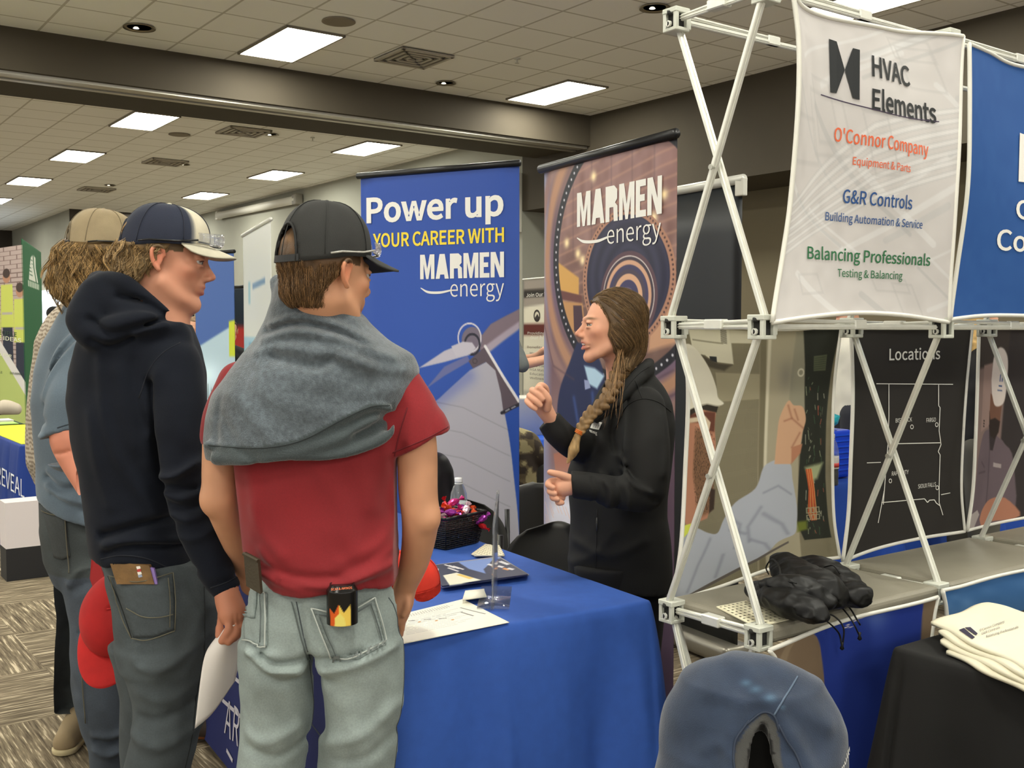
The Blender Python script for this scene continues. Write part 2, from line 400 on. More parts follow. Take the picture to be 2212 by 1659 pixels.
def vent(A, B, lb, s=.61):
    t = empty('ceiling_vent', R(A, B, HC), lb, 'vent', 'square slatted ceiling vents')
    MB().rbox(A - s / 2, A + s / 2, B - s / 2, B + s / 2, HC - .008, HC - .002).build('backing', mat('vent_dark', (45, 41, 36), .8), t)
    for k in range(4):
        h = s / 2 * (1 - k * .24); f = MB(); tk = .035
        for a0, a1, b0, b1 in ((-h, h, -h, -h + tk), (-h, h, h - tk, h), (-h, -h + tk, -h, h), (h - tk, h, -h, h)): f.rbox(A + a0, A + a1, B + b0, B + b1, HC - .03, HC - .008)
        f.build('slat_ring', mat('vent_metal', (168, 160, 145), .5), t)
vent(5.75, 9.72, 'square slatted ceiling vent right of the nearest bright panel'); vent(5.88, 14.7, 'square slatted ceiling vent just beyond the bulkhead')
vent(5.85, 18.1, 'second slatted ceiling vent beyond the bulkhead'); vent(5.85, 22.4, 'third and smallest slatted ceiling vent far beyond the bulkhead'); vent(2.75, 17.3, 'slatted ceiling vent at the left picture edge')
def sprinkler(A, B, lb):
    t = empty('sprinkler', R(A, B, HC), lb, 'sprinkler', 'ceiling sprinkler heads'); c = R(A, B, HC)
    MB().lathe(c - Vector((0, 0, .012)), [(.03, .011), (.035, .002), (.012, 0)], 16).build('rosette', M_white, t, True)
    MB().tube([c - Vector((0, 0, .01)), c - Vector((0, 0, .05))], .008, 8).lathe(c - Vector((0, 0, .055)), [(.006, .004), (.024, .002), (.024, 0)], 14).build('deflector', M_alu, t)
sprinkler(6.65, 9.13, 'small ceiling sprinkler right of the nearest slatted vent'); sprinkler(6.9, 14.6, 'tiny ceiling sprinkler beyond the bulkhead')

# things fixed to the far wall
t = empty('projector_screen', onA(560, 450, 9.15), 'long white wall-mounted projector screen case on the far wall', 'projector screen')
a, b_ = onA(472, 466, 9.1), onA(642, 431, 9.1)
MB().tube([a, b_], .085, 14).build('case', M_white, t, True)
MB().box(b_, (.16, .2, .22), Matrix.Rotation(ROT, 4, 'Z'), .02).build('end_cap', mat('grey_case', (120, 116, 105), .6), t); MB().box(a, (.12, .14, .2), Matrix.Rotation(ROT, 4, 'Z'), .02).build('end_cap', M_white, t)
MB().rbox(9.12, 9.2, 12.52, 12.75, 2.95, 3.8).build('x', M_white)
o = bpy.data.objects['x']; o.name = 'wall_panel'; tag(o, 'pale upright panel on the wall beside the blue banner top', 'wall panel')

# ------------------------------------------------------------------ aluminium pop-up frame with fabric panels
A0, BF, BB = 1.99, 1.73, 2.03
ZL = [0.04, 0.775, 1.53, 2.325]
M_frame_al = mat('frame_aluminium', (222, 222, 212), .4, metal=.3, noise=.05, nscale=30)
M_hub = mat('hub_plastic', (198, 200, 188), .5)
M_hole = mat('hub_socket', (40, 40, 38), .8)
def bar(mb, p, q, wd=.020, ht=.012, side=None):
    p, q = Vector(p), Vector(q); d = q - p; L = d.length; d.normalize()
    s = Vector(side) if side else (Vector((0, 0, 1)) if abs(d.z) < .9 else Vector((1, 0, 0)))
    y = (s - d * s.dot(d)).normalized(); z = d.cross(y)
    M = Matrix((d, y, z)).transposed().to_4x4(); c = (p + q) / 2
    mb.box(c, (L, wd, ht), M, .002, 1)
    mb.box(c + z * (ht / 2 + .001), (L * .995, wd * .22, .003), M); mb.box(c - z * (ht / 2 + .001), (L * .995, wd * .22, .003), M)
AX, BX = Vector((SA, CA, 0)), Vector((-CA, SA, 0))
pop = empty('popup_display_frame', R(A0, BF, 0), 'tall folding aluminium pop-up display frame with grey corner hubs and crossed bars', 'display frame')
def hub(A, B, z):
    mb = MB(); Rm = Matrix.Rotation(ROT, 4, 'Z'); c = R(A, B, z)
    mb.box(c + Vector((0, 0, .022)), (.052, .052, .014), Rm, .002, 1); mb.box(c - Vector((0, 0, .026)), (.05, .05, .01), Rm, .002, 1)
    for a, b in ((-1, -1), (1, -1), (-1, 1), (1, 1)): mb.box(c + AX * (.019 * a) + BX * (.019 * b), (.011, .011, .05), Rm, .001, 1)
    mb.box(c + AX * .033 + Vector((0, 0, -.006)), (.02, .026, .03), Rm, .002, 1)
    h = mb.build('corner_hub', M_hub, pop)
    m2 = MB().box(c, (.028, .028, .04), Rm)
    for z2 in (-.012, .016): m2.lathe(c - AX * .024 + Vector((0, 0, z2)), [(.006, -.006), (.006, .006)], 10, Matrix.Rotation(math.pi / 2, 4, 'Y'))
    k = m2.build('socket', M_hole, h)
    MB().lathe(c - AX * .026 - Vector((0, 0, .012)), [(.008, -.003), (.008, .003)], 10, Matrix.Rotation(ROT, 4, 'Z') @ Matrix.Rotation(math.pi / 2, 4, 'Y')).build('bolt', M_frame_al, h)
cols = [A0 + .75 * k for k in range(4)]
for i, A in enumerate(cols):
    for j, z in enumerate(ZL):
        if z < .1 and i > 0: continue
        for B in (BF, BB):
            hub(A, B, z)
            if j < 3:
                zb = ZL[j + 1]; B2 = BB if B == BF else BF; off = AX * (.012 if B == BF else -.012)
                if i == 0 or j > 0:
                    b_ = MB(); bar(b_, R(A, B, z + .02) + off, R(A, B2, zb - .02) + off, side=AX)
                    m_ = (R(A, B, z + .02) + R(A, B2, zb - .02)) / 2
                    b_.lathe(m_ - AX * .026, [(.007, 0), (.007, .012)], 10, Matrix.Rotation(ROT, 4, 'Z') @ Matrix.Rotation(math.pi / 2, 4, 'Y'))
                    b_.build('scissor_bar', M_frame_al, pop)
        b_ = MB(); p, q = R(A, BF + .02, z), R(A, BB - .02, z)
        if i == 0 and j == 3: q = R(A, BB - .02, z)
        bar(b_, p, q, .012, .01); bar(b_, p + Vector((0, 0, .014)), q + Vector((0, 0, .006)), .01, .01)
        b_.box((p + q) / 2 + Vector((0, 0, .006)), (.03, .06, .026), Matrix.Rotation(ROT, 4, 'Z'), .003, 1)
        b_.build('cross_bar', M_frame_al, pop)
        if j > 0:
            for B in (BF, BB):
                b_ = MB(); bar(b_, R(A + .03, B, z), R(A + .72, B, z), .014, .012); bar(b_, R(A + .03, B, z + .016), R(A + .38, B, z + .012), .01, .008)
                b_.box(R(A + .375, B, z + .006), (.05, .018, .026), Matrix.Rotation(ROT, 4, 'Z'), .003, 1); b_.build('magnetic_rail', M_frame_al, pop)
b_ = MB(); bar(b_, onA(1455, 1330, A0), onA(1490, 1480, A0), side=AX); b_.build('scissor_bar', M_frame_al, pop)

def ab(v): return (v.x * SA + v.y * CA, -v.x * CA + v.y * SA)
def pxB(pts, B):
    out = []
    for p in pts:
        v = onB(p[0], p[1], B); out.append((ab(v)[0], v.z))
    return out
def coons(top_, bot, left, right):
    T, Bm, Lf, Rt = [catmull([(a, b, 0) for a, b in c], 10)[:, :2] for c in (top_, bot, left, right)]
    def ev(c, t):
        s = np.linspace(0, 1, len(c)); return np.interp(t, s, c[:, 0]), np.interp(t, s, c[:, 1])
    def f(U, V):
        (tx, ty), (bx, by), (lx, ly), (rx, ry) = ev(T, U), ev(Bm, U), ev(Lf, V), ev(Rt, V)
        g = lambda t, b, l, r, c00, c10, c01, c11: (1 - V) * t + V * b + (1 - U) * l + U * r - ((1 - U) * (1 - V) * c00 + U * (1 - V) * c10 + (1 - U) * V * c01 + U * V * c11)
        return (g(tx, bx, lx, rx, T[0, 0], T[-1, 0], Bm[0, 0], Bm[-1, 0]), g(ty, by, ly, ry, T[0, 1], T[-1, 1], Bm[0, 1], Bm[-1, 1]))
    return f
M_print = mat('printed_fabric', vcol=True, rough=.75, bump=.12, bscale=900, spec=.25)
def fabric(name, label, B, T, Bm, Lf, Rt, colfn, bulge, nu=150, nv=260, hem=(222, 220, 210), hem_w=.012, group=None):
    T, Bm, Lf, Rt = [pxB(c, B) for c in (T, Bm, Lf, Rt)]
    f = coons(T, Bm, Lf, Rt)
    def fn(U, V):
        a, z = f(U, V); b = B + bulge(a, z)
        return a * SA - b * CA, a * CA + b * SA, z
    me = grid_mesh(name, fn, nu, nv, colfn, thick=.002)
    o = link(name, me, M_print); tag(o, label, 'banner', group)
    if hem:
        hb = MB()
        for c in (T, Bm, Lf, Rt):
            q = catmull([(a, z, 0) for a, z in c], 8)
            hb.tube([R(a, B + bulge(a, z), z) for a, z, _ in q], hem_w / 2, 6)
        h = hb.build('hem', mat('hem_' + str(hem[0]), hem, .8), o, True); h.location = (0, 0, 0)
    def place(x, z, lift=.0025): return R(x, B + bulge(x, z) - lift, z)
    return o, place
def texts(o, place, B, items):
    """items: (string, px-left, px-baseline, cap px height, colour name, colour, px-right, weight, xs)"""
    for s, x0, y0, hpx, cn, col, x1, wt in items:
        a, b_ = onB(x0, y0, B), onB(x0, y0 - hpx, B); c = onB(x1, y0, B); h = b_.z - a.z
        ax, cx = ab(a)[0], ab(c)[0]
        t = text2d(s, h, width=cx - ax, weight=wt) if isinstance(s, str) else (s[0] * np.array([cx - ax, h]), s[1])
        decal('print', t, lambda x, y: place(ax + x, a.z + y), mat('ink_' + cn, col, .7), o).location = (0, 0, 0)

def bl(U, V, cx, cz, w_, h_): return np.exp(-((U - cx) / w_) ** 2 - ((V - cz) / h_) ** 2)
# white banner
def art_white(U, V):
    C = np.ones(U.shape + (3,)) * np.array([206, 202, 200]); r = np.random.default_rng(3)
    x = U * .75; y = V * .8
    for k in range(26):
        x0, y0 = r.uniform(-.1, .8), r.uniform(.02, .8); ln = r.uniform(.15, .6); up = r.random() < .55
        dx, dy = (ln * .85, -ln * .38) if up else (ln * .75, ln * .5)
        d = line_d(x, y, [(x0, y0), (x0 + dx, y0 + dy)]) - r.uniform(.003, .011)
        C = C * (1 - .5 * np.clip(.5 - d / .003, 0, 1)[..., None]) + np.array(r.choice([182, 190, 222, 228, 226])) * .5 * np.clip(.5 - d / .003, 0, 1)[..., None]
    for k in range(7):
        y0 = .40 + k * .026; d = line_d(x, y, [(-.1, y0 + .1), (.42, y0 - .12), (.8, y0 - .2)]) - .006
        a = .55 * np.clip(.5 - d / .003, 0, 1)[..., None]; C = C * (1 - a) + np.array([228, 227, 226.]) * a
        a = .4 * np.clip(.5 - (np.abs(d) - .002) / .002, 0, 1)[..., None]; C = C * (1 - a) + 178 * a
    for k in range(9):
        x0, y0, ww, hh = r.uniform(.05, .65), r.uniform(.02, .75), r.uniform(.03, .1), r.uniform(.02, .08)
        d = np.abs(np.maximum(abs(x - x0 - (y - y0) * .5) - ww, abs(y - y0) - hh)) - .004
        a = .4 * np.clip(.5 - d / .003, 0, 1)[..., None]; C = C * (1 - a) + np.array([186, 184, 183.]) * a
    return C + vnoise(U, V, 18, 4)[..., None] * 10
bw = lambda a, z: .012 * np.sin((z - 1.5) * 7 + a * 3) + .008 * np.sin(a * 17 + z * 4) * np.clip((z - 1.5), 0, 1)
BW = 1.695
ow, pw = fabric('fabric_banner', 'white stretched fabric banner with black hourglass logo and orange, blue and green lettering', BW,
    [(1707, -8), (1745, 24), (1850, 52), (1960, 66), (2090, 76)], [(1668, 697), (1760, 684), (1860, 676), (1960, 681), (2056, 696)],
    [(1707, -8), (1716, 120), (1714, 400), (1700, 540), (1668, 697)], [(2090, 76), (2072, 230), (2057, 400), (2054, 560), (2056, 696)], art_white, bw, 170, 260)
texts(ow, pw, BW, [('HVAC', 1872, 166, 46, 'black', (22, 26, 28), 1966, .02), ('Elements', 1871, 238, 46, 'black', (22, 26, 28), 2018, .022),
    ("O'Connor Company", 1798, 305, 30, 'orange', (228, 104, 62), 1999, .012), ('Equipment & Parts', 1838, 356, 17, 'orange', (228, 104, 62), 1958, .008),
    ('G&R Controls', 1823, 437, 29, 'navy', (32, 78, 140), 1964, .012), ('Building Automation & Service', 1788, 475, 18, 'navy', (32, 78, 140), 1989, .008),
    ('Balancing Professionals', 1750, 558, 27, 'green', (38, 108, 66), 2010, .014), ('Testing & Balancing', 1817, 597, 17, 'green', (38, 108, 66), 1953, .008)])
def pxd(o, place, B, polys, cn, col, lift=.0025):
    pl = []
    for p in polys:
        q = [onB(x, y, B) for x, y in p]; pl.append([(ab(v)[0], v.z) for v in q])
    decal('print', poly2d(*pl), lambda x, z: place(x, z, lift), mat('ink_' + cn, col, .7), o).location = (0, 0, 0)
pxd(ow, pw, BW, [[(1786, 85), (1802, 91), (1817, 153), (1800, 203), (1787, 201)], [(1817, 153), (1834, 106), (1848, 110), (1846, 218), (1833, 214)]], 'black', (22, 26, 28))
def curve_strip(p, w_): 
    q = catmull(p, 6); return [[(a[0], a[1] - w_ / 2), (b[0], b[1] - w_ / 2), (b[0], b[1] + w_ / 2), (a[0], a[1] + w_ / 2)] for a, b in zip(q, q[1:])]
pxd(ow, pw, BW, curve_strip([(1766, 206), (1850, 232), (1930, 252), (2023, 264)], 2.4), 'violet', (52, 34, 66))
# blue banner cut by the picture edge
bb = lambda a, z: .01 * np.sin((z - 1.5) * 6 + a * 5)
BLUE = np.array([42, 86, 152.])
ob, pb = fabric('fabric_banner', 'royal blue stretched fabric banner at the right picture edge, white letters', BW,
    [(2094, 94), (2140, 112), (2212, 142), (2380, 160), (2530, 150)], [(2060, 690), (2130, 682), (2212, 682), (2380, 688), (2530, 700)],
    [(2094, 94), (2088, 250), (2085, 420), (2072, 580), (2060, 690)], [(2530, 150), (2505, 300), (2500, 450), (2505, 600), (2530, 700)],
    lambda U, V: np.ones(U.shape + (3,)) * BLUE + vnoise(U, V, 20, 2)[..., None] * 6, bb, 90, 120)
texts(ob, pb, BW, [('G&R', 2186, 472, 42, 'white', (238, 236, 228), 2290, .016), ('Controls', 2147, 539, 45, 'white', (238, 236, 228), 2340, .016)])
pxd(ob, pb, BW, [[(2202, 287), (2217, 292), (2236, 345), (2216, 395), (2193, 393)], [(2236, 345), (2262, 300), (2280, 305), (2280, 402), (2262, 398)]], 'white', (238, 236, 228))

# back row: man with hard hat, black map, third man
def art_man(U, V):
    """coordinates as in the photograph's panel: x 1450..1820, y 690..1290"""
    X = 1452 + U * 362; Y = 705 + V * 580
    C = np.ones(U.shape + (3,)) * np.array([126, 119, 96.])
    dots = (np.sin(X * 1.9) * np.sin(Y * 1.9) > .1); C -= dots[..., None] * np.array([14, 14, 12])
    C = paint(C, psdf(X, Y, [(1550, 820), (1650, 820), (1650, 878), (1555, 882)]), (150, 142, 116), 3)
    C = paint(C, psdf(X, Y, [(1470, 700), (1592, 700), (1597, 798), (1545, 794), (1520, 780), (1480, 780)]), (205, 200, 176), 3)
    C = paint(C, psdf(X, Y, [(1592, 712), (1652, 712), (1652, 742), (1592, 746)]), (196, 190, 165), 3)
    for k in range(12): C = paint(C, psdf(X, Y, [(1571, 713 + k * 2.9), (1585, 715 + k * 2.9), (1585, 716.6 + k * 2.9), (1571, 714.6 + k * 2.9)]), (90, 85, 72), 1)
    C = paint(C, psdf(X, Y, [(1482, 742), (1576, 746), (1576, 750), (1482, 746)]), (150, 144, 122), 2)
    C = paint(C, psdf(X, Y, [(1535, 782), (1556, 782), (1556, 796), (1535, 794)]), (42, 44, 44), 2)
    C = paint(C, psdf(X, Y, [(1508, 780), (1535, 790), (1560, 798), (1594, 800), (1575, 815), (1530, 808)]), (74, 68, 55), 6)
    C = paint(C, psdf(X, Y, [(1652, 700), (1740, 700), (1722, 1290), (1640, 1290)]), (158, 150, 126), 3)
    C = paint(C, psdf(X, Y, [(1652, 700), (1664, 700), (1654, 1290), (1642, 1290)]), (112, 105, 82), 3)
    C = paint(C, psdf(X, Y, [(1667, 715), (1673, 715), (1662, 1030), (1656, 1030)]), (196, 189, 165), 3)
    C = paint(C, psdf(X, Y, [(1720, 712), (1743, 712), (1746, 900), (1738, 1000), (1728, 1000), (1715, 960), (1710, 880)]), (140, 136, 116), 4)
    a = np.exp(-((X - 1702) / 15) ** 2 - ((Y - 826) / 35) ** 2)[..., None] * .35; C = C * (1 - a) + 90 * a
    C = paint(C, np.abs(np.hypot(X - 1734, (Y - 817) * .7) - 6) - 1.5, (200, 194, 170), 2)
    dk = [(1733, 700), (1815, 700), (1806, 800), (1798, 940), (1796, 1060), (1802, 1210), (1735, 1210), (1722, 1150), (1735, 1000), (1746, 930), (1742, 800)]
    C = paint(C, psdf(X, Y, dk), (38, 40, 32), 3)
    r = np.random.default_rng(5)
    for k in range(70):
        x0, y0 = r.uniform(1744, 1792), r.uniform(830, 1200); L_ = r.uniform(3, 22)
        C = paint(C, line_d(X, Y, [(x0, y0), (x0 + r.uniform(-3, 3), y0 + L_)]) - .6, [(150, 160, 130), (60, 90, 62), (96, 100, 80), (170, 90, 70), (180, 180, 160)][r.integers(5)], 1.6)
    C = paint(C, psdf(X, Y, [(1760, 777), (1790, 775), (1790, 815), (1762, 815)]), (78, 84, 62), 2)
    for k in range(6): C = paint(C, line_d(X, Y, [(1763, 783 + k * 5.5), (1788, 781 + k * 5.5)]) - .5, (50, 54, 42), 1)
    C = paint(C, psdf(X, Y, [(1745, 1035), (1790, 1030), (1775, 1060), (1755, 1065)]), (150, 158, 120), 8)
    for k in range(9):
        x0 = 1748 + k * 1.6; C = paint(C, line_d(X, Y, [(x0, 1040), (x0 + 6, 1080), (x0 + 2 + k, 1130), (x0 + 8, 1150)]) - 1, [(190, 92, 40), (172, 60, 40), (206, 140, 80)][k % 3], 1.5)
    for yy in (1125, 1142): 
        for xx in (1750, 1762, 1773): C = paint(C, np.abs(np.maximum(abs(X - xx) - 4, abs(Y - yy) - 6)) - 1, (150, 148, 120), 1.5)
    C = paint(C, psdf(X, Y, [(1722, 1150), (1745, 1150), (1745, 1175), (1722, 1180)]), (100, 108, 40), 8)
    # head: skin, beard, glasses
    C = paint(C, psdf(X, Y, [(1450, 895), (1546, 888), (1550, 905), (1546, 925), (1552, 960), (1548, 990), (1545, 1060), (1530, 1095), (1490, 1100), (1470, 1110), (1450, 1080)]), (176, 124, 98), 3)
    C = paint(C, psdf(X, Y, [(1480, 930), (1512, 935), (1530, 960), (1546, 1010), (1548, 1070), (1535, 1085), (1520, 1088), (1500, 1090), (1494, 1060), (1478, 1010)]), (122, 90, 66), 9)
    sp = vnoise(U, V, 210, 8) > .16; hb = psdf(X, Y, [(1478, 925), (1548, 940), (1550, 1080), (1496, 1092), (1478, 1010)]) < 0
    C = np.where((sp & hb)[..., None], C * .72, C)
    C = paint(C, psdf(X, Y, [(1538, 1040), (1552, 1045), (1549, 1080), (1535, 1086)]), (56, 42, 34), 4)
    C = paint(C, psdf(X, Y, [(1450, 905), (1520, 900), (1548, 902), (1546, 938), (1520, 934), (1490, 920), (1450, 918)]), (98, 58, 44), 4)
    C = paint(C, psdf(X, Y, [(1450, 912), (1515, 908), (1534, 920), (1530, 934), (1512, 930), (1490, 918), (1450, 920)]), (206, 188, 160), 3)
    hat = catmull([(1440, 762), (1470, 756), (1500, 775), (1530, 810), (1550, 850), (1556, 873), (1572, 885), (1552, 890), (1520, 886), (1480, 892), (1440, 902)], 6)
    C = paint(C, psdf(X, Y, [(1440, 892), (1560, 882), (1552, 902), (1500, 896), (1440, 912)]), (48, 42, 34), 3)
    C = paint(C, psdf(X, Y, hat[:, :2]), (216, 211, 192), 3)
    C = paint(C, line_d(X, Y, [(1478, 893), (1520, 886), (1560, 890)]) - 1, (170, 164, 144), 2)
    # shirt and arm
    sh = catmull([(1430, 1120), (1470, 1105), (1500, 1110), (1535, 1125), (1560, 1130), (1575, 1105), (1600, 1078), (1640, 1060), (1655, 1025), (1668, 1015), (1690, 1012), (1712, 1025), (1716, 1055), (1724, 1110), (1722, 1150), (1714, 1185), (1680, 1200), (1640, 1238), (1500, 1285), (1430, 1310)], 5)
    C = paint(C, psdf(X, Y, sh[:, :2]), (166, 170, 178), 2.5)
    for pts, s_ in (([(1656, 1072), (1685, 1064), (1712, 1085)], 2.5), ([(1585, 1100), (1610, 1125), (1600, 1180)], 4), ([(1650, 1100), (1625, 1135), (1627, 1175)], 4), ([(1630, 1170), (1655, 1195), (1665, 1225)], 4), ([(1590, 1130), (1620, 1150)], 4), ([(1655, 1115), (1690, 1150), (1700, 1180)], 5), ([(1540, 1140), (1510, 1200), (1490, 1270)], 5), ([(1575, 1190), (1560, 1250)], 5)):
        a = np.exp(-(line_d(X, Y, pts) / s_) ** 2)[..., None] * .45; C = C * (1 - a) + np.array([116, 120, 130.]) * a
    C = paint(C, psdf(X, Y, [(1440, 1100), (1478, 1098), (1492, 1104), (1476, 1112), (1455, 1125), (1440, 1130)]), (206, 214, 84), 2)
    ha = catmull([(1678, 1020), (1684, 960), (1690, 920), (1708, 884), (1720, 895), (1740, 900), (1748, 930), (1740, 960), (1734, 990), (1712, 1025)], 6)
    C = paint(C, psdf(X, Y, ha[:, :2]), (196, 156, 124), 2.5)
    for pts in ([(1708, 895), (1716, 925), (1742, 950)], [(1722, 905), (1730, 930)], [(1700, 930), (1716, 925)], [(1716, 990), (1734, 960)]):
        a = np.exp(-(line_d(X, Y, pts) / 2.5) ** 2)[..., None] * .5; C = C * (1 - a) + np.array([140, 92, 70.]) * a
    C = paint(C, psdf(X, Y, [(1715, 990), (1740, 985), (1735, 1005), (1714, 1025)]), (170, 118, 90), 3)
    C = paint(C, psdf(X, Y, [(1455, 1290), (1640, 1236), (1700, 1205), (1700, 1212), (1640, 1245), (1455, 1300)]), (92, 86, 80), 2)
    return C
B2 = 2.075
bm1 = lambda a, z: .006 * np.sin(a * 9)
oh, ph = fabric('fabric_banner', 'printed fabric panel showing a bearded worker in a white hard hat wiring a cabinet', B2,
    [(1470, 697), (1560, 704), (1690, 712), (1815, 703)], [(1449, 1300), (1560, 1268), (1700, 1218), (1812, 1204)],
    [(1470, 697), (1486, 830), (1480, 1010), (1470, 1180), (1449, 1300)], [(1815, 703), (1799, 830), (1795, 960), (1798, 1110), (1812, 1204)], art_man, bm1, 330, 520)
GREY = np.array([44, 41, 38.])
om, pm = fabric('fabric_banner', 'black fabric panel with white state outline map and the word Locations', B2,
    [(1838, 701), (1900, 708), (2000, 708), (2100, 700)], [(1820, 1212), (1900, 1185), (2000, 1160), (2082, 1148)],
    [(1838, 701), (1843, 850), (1838, 1000), (1833, 1110), (1820, 1212)], [(2100, 700), (2086, 830), (2077, 960), (2074, 1060), (2082, 1148)],
    lambda U, V: np.ones(U.shape + (3,)) * GREY, bm1, 60, 90)
WH = (226, 224, 214)
texts(om, pm, B2, [('Locations', 1923, 778, 25, 'print_white', WH, 2026, .012), ('BISMARCK', 1936, 913, 9, 'print_white', WH, 1969, .006), ('FARGO', 1998, 912, 9, 'print_white', WH, 2017, .006),
    ('RAPID CITY', 1928, 1028, 9, 'print_white', WH, 1962, .006), ('SIOUX FALLS', 1981, 1055, 9, 'print_white', WH, 2017, .006)])
st = []
for pl, w_ in (([(1895, 829), (2054, 830)], 1.8), ([(1922, 830), (1922, 900), (1920, 958), (1910, 1090)], 1.6), ([(2023, 830), (2023, 876), (2026, 880), (2024, 930), (2028, 960), (2022, 975), (2026, 982), (2024, 1050), (2024, 1085), (2032, 1112)], 1.6),
    ([(1925, 959), (2026, 956)], 1.8), ([(1874, 1000), (1905, 999)], 1.6), ([(1906, 1086), (1994, 1077), (2000, 1085), (2004, 1080), (2014, 1079), (2018, 1086), (2026, 1092)], 1.8), ([(2028, 1068), (2048, 1064)], 1.6), ([(1912, 1060), (1899, 1130)], 1.6)):
    for a, b in zip(pl, pl[1:]):
        L_ = math.hypot(b[0] - a[0], b[1] - a[1]); nx, ny = -(b[1] - a[1]) / L_ * w_ / 2, (b[0] - a[0]) / L_ * w_ / 2
        st.append([(a[0] + nx, a[1] + ny), (b[0] + nx, b[1] + ny), (b[0] - nx, b[1] - ny), (a[0] - nx, a[1] - ny)])
for cx, cy in ((1969, 922), (2019, 917), (1925, 1039), (2020, 1053)):
    for k in range(14):
        a, b = k / 14 * 6.283, (k + 1) / 14 * 6.283
        st.append([(cx + r_ * math.cos(t_), cy + r_ * 1.5 * math.sin(t_)) for r_, t_ in ((3.4, a), (3.4, b), (2.3, b), (2.3, a))])
pxd(om, pm, B2, st, 'print_white', WH)
def art_man2(U, V):
    X = 2095 + U * 380; Y = 700 + V * 440
    C = np.ones(U.shape + (3,)) * np.array([126, 106, 100.])
    C = paint(C, psdf(X, Y, [(2090, 690), (2500, 690), (2500, 790), (2170, 780), (2120, 770), (2090, 775)]), (62, 54, 50), 6)
    C = paint(C, psdf(X, Y, [(2120, 766), (2155, 760), (2160, 880), (2118, 900)]), (146, 122, 114), 4)
    for k in range(3): C = paint(C, psdf(X, Y, [(2128, 872 + k * 6), (2134, 872 + k * 6), (2134, 876 + k * 6), (2128, 876 + k * 6)]), (60, 50, 46), 1)
    C = paint(C, psdf(X, Y, [(2205, 690), (2500, 690), (2500, 1150), (2205, 1150)]), (50, 44, 44), 6)
    C = paint(C, psdf(X, Y, catmull([(2110, 960), (2130, 905), (2160, 890), (2200, 905), (2215, 915), (2240, 960), (2240, 1150), (2095, 1150)], 4)[:, :2]), (102, 88, 94), 3)
    C = paint(C, psdf(X, Y, [(2155, 880), (2195, 880), (2180, 935), (2168, 935)]), (52, 44, 46), 3)
    C = paint(C, psdf(X, Y, [(2154, 815), (2200, 815), (2198, 880), (2186, 900), (2166, 898), (2156, 870)]), (112, 78, 62), 3)
    C = paint(C, psdf(X, Y, [(2154, 850), (2160, 868), (2180, 862), (2198, 868), (2196, 892), (2184, 908), (2166, 904), (2157, 880)]), (42, 32, 28), 4)
    C = paint(C, psdf(X, Y, catmull([(2154, 790), (2158, 750), (2175, 734), (2195, 738), (2207, 760), (2208, 815), (2198, 834), (2175, 836), (2160, 815)], 6)[:, :2]), (212, 200, 192), 3)
    C = paint(C, psdf(X, Y, [(2186, 778), (2189, 778), (2189, 790), (2186, 790)]), (40, 70, 120), 1); C = paint(C, psdf(X, Y, [(2192, 778), (2195, 778), (2195, 790), (2192, 790)]), (40, 70, 120), 1)
    C = paint(C, np.abs(Y - 798) - 1.5 + 50 * (abs(X - 2189) > 6), (70, 90, 130), 1); C = paint(C, np.abs(Y - 806) - 1.2 + 50 * (abs(X - 2189) > 8), (70, 90, 130), 1)
    C = paint(C, psdf(X, Y, [(2186, 962), (2212, 965), (2212, 975), (2186, 972)]), (160, 148, 146), 2)
    for pts in ([(2130, 965), (2145, 975)], [(2118, 990), (2150, 985)], [(2160, 900), (2166, 935), (2172, 1080)]):
        a = np.exp(-(line_d(X, Y, pts) / 2.5) ** 2)[..., None] * .5; C = C * (1 - a) + np.array([64, 54, 60.]) * a
    C = paint(C, psdf(X, Y, catmull([(2150, 1115), (2158, 1085), (2185, 1058), (2230, 1060), (2260, 1130), (2200, 1130), (2165, 1140)], 4)[:, :2]), (172, 118, 94), 3)
    C = paint(C, psdf(X, Y, [(2090, 1100), (2130, 1085), (2145, 1100), (2120, 1150), (2090, 1150)]), (170, 160, 156), 3)
    return C
o3, _ = fabric('fabric_banner', 'printed fabric panel of a bearded man in white cap at the right picture edge', B2,
    [(2116, 704), (2200, 708), (2330, 708), (2470, 703)], [(2089, 1146), (2160, 1130), (2320, 1096), (2460, 1070)],
    [(2116, 704), (2112, 840), (2108, 950), (2102, 1060), (2089, 1146)], [(2470, 703), (2455, 850), (2450, 960), (2452, 1020), (2460, 1070)], art_man2, bm1, 230, 300)
# skirts under the shelves
def art_skirt(U, V):
    C = np.ones(U.shape + (3,)) * np.array([124, 105, 84.])
    C = paint(C, psdf(U, V, [(.33, -.1), (.92, -.1), (.93, .5), (.9, 1.1), (.38, 1.1)]), (34, 56, 142), .006)
    a = bl(U, V, .7, .1, .06, .2)[..., None] * .5; C = C * (1 - a) + np.array([112, 134, 190.]) * a
    C = paint(C, psdf(U, V, [(.02, .3), (.12, .05), (.2, .02), (.06, .36)]), (140, 122, 98), .01)
    for x0, y0, s_ in ((.55, .1, .025), (.53, .15, .02), (.56, .17, .018), (.63, .03, .02), (.66, .0, .016), (.6, .06, .015)):
        C = paint(C, np.hypot(U - x0, (V - y0) * 1.3 + (U - x0) * .4) - s_ * (.8 + vnoise(U, V, 60, 3)), (206, 196, 196), .008)
    return C
bs = lambda a, z: .012 * np.sin(a * 9)
BS = 1.69
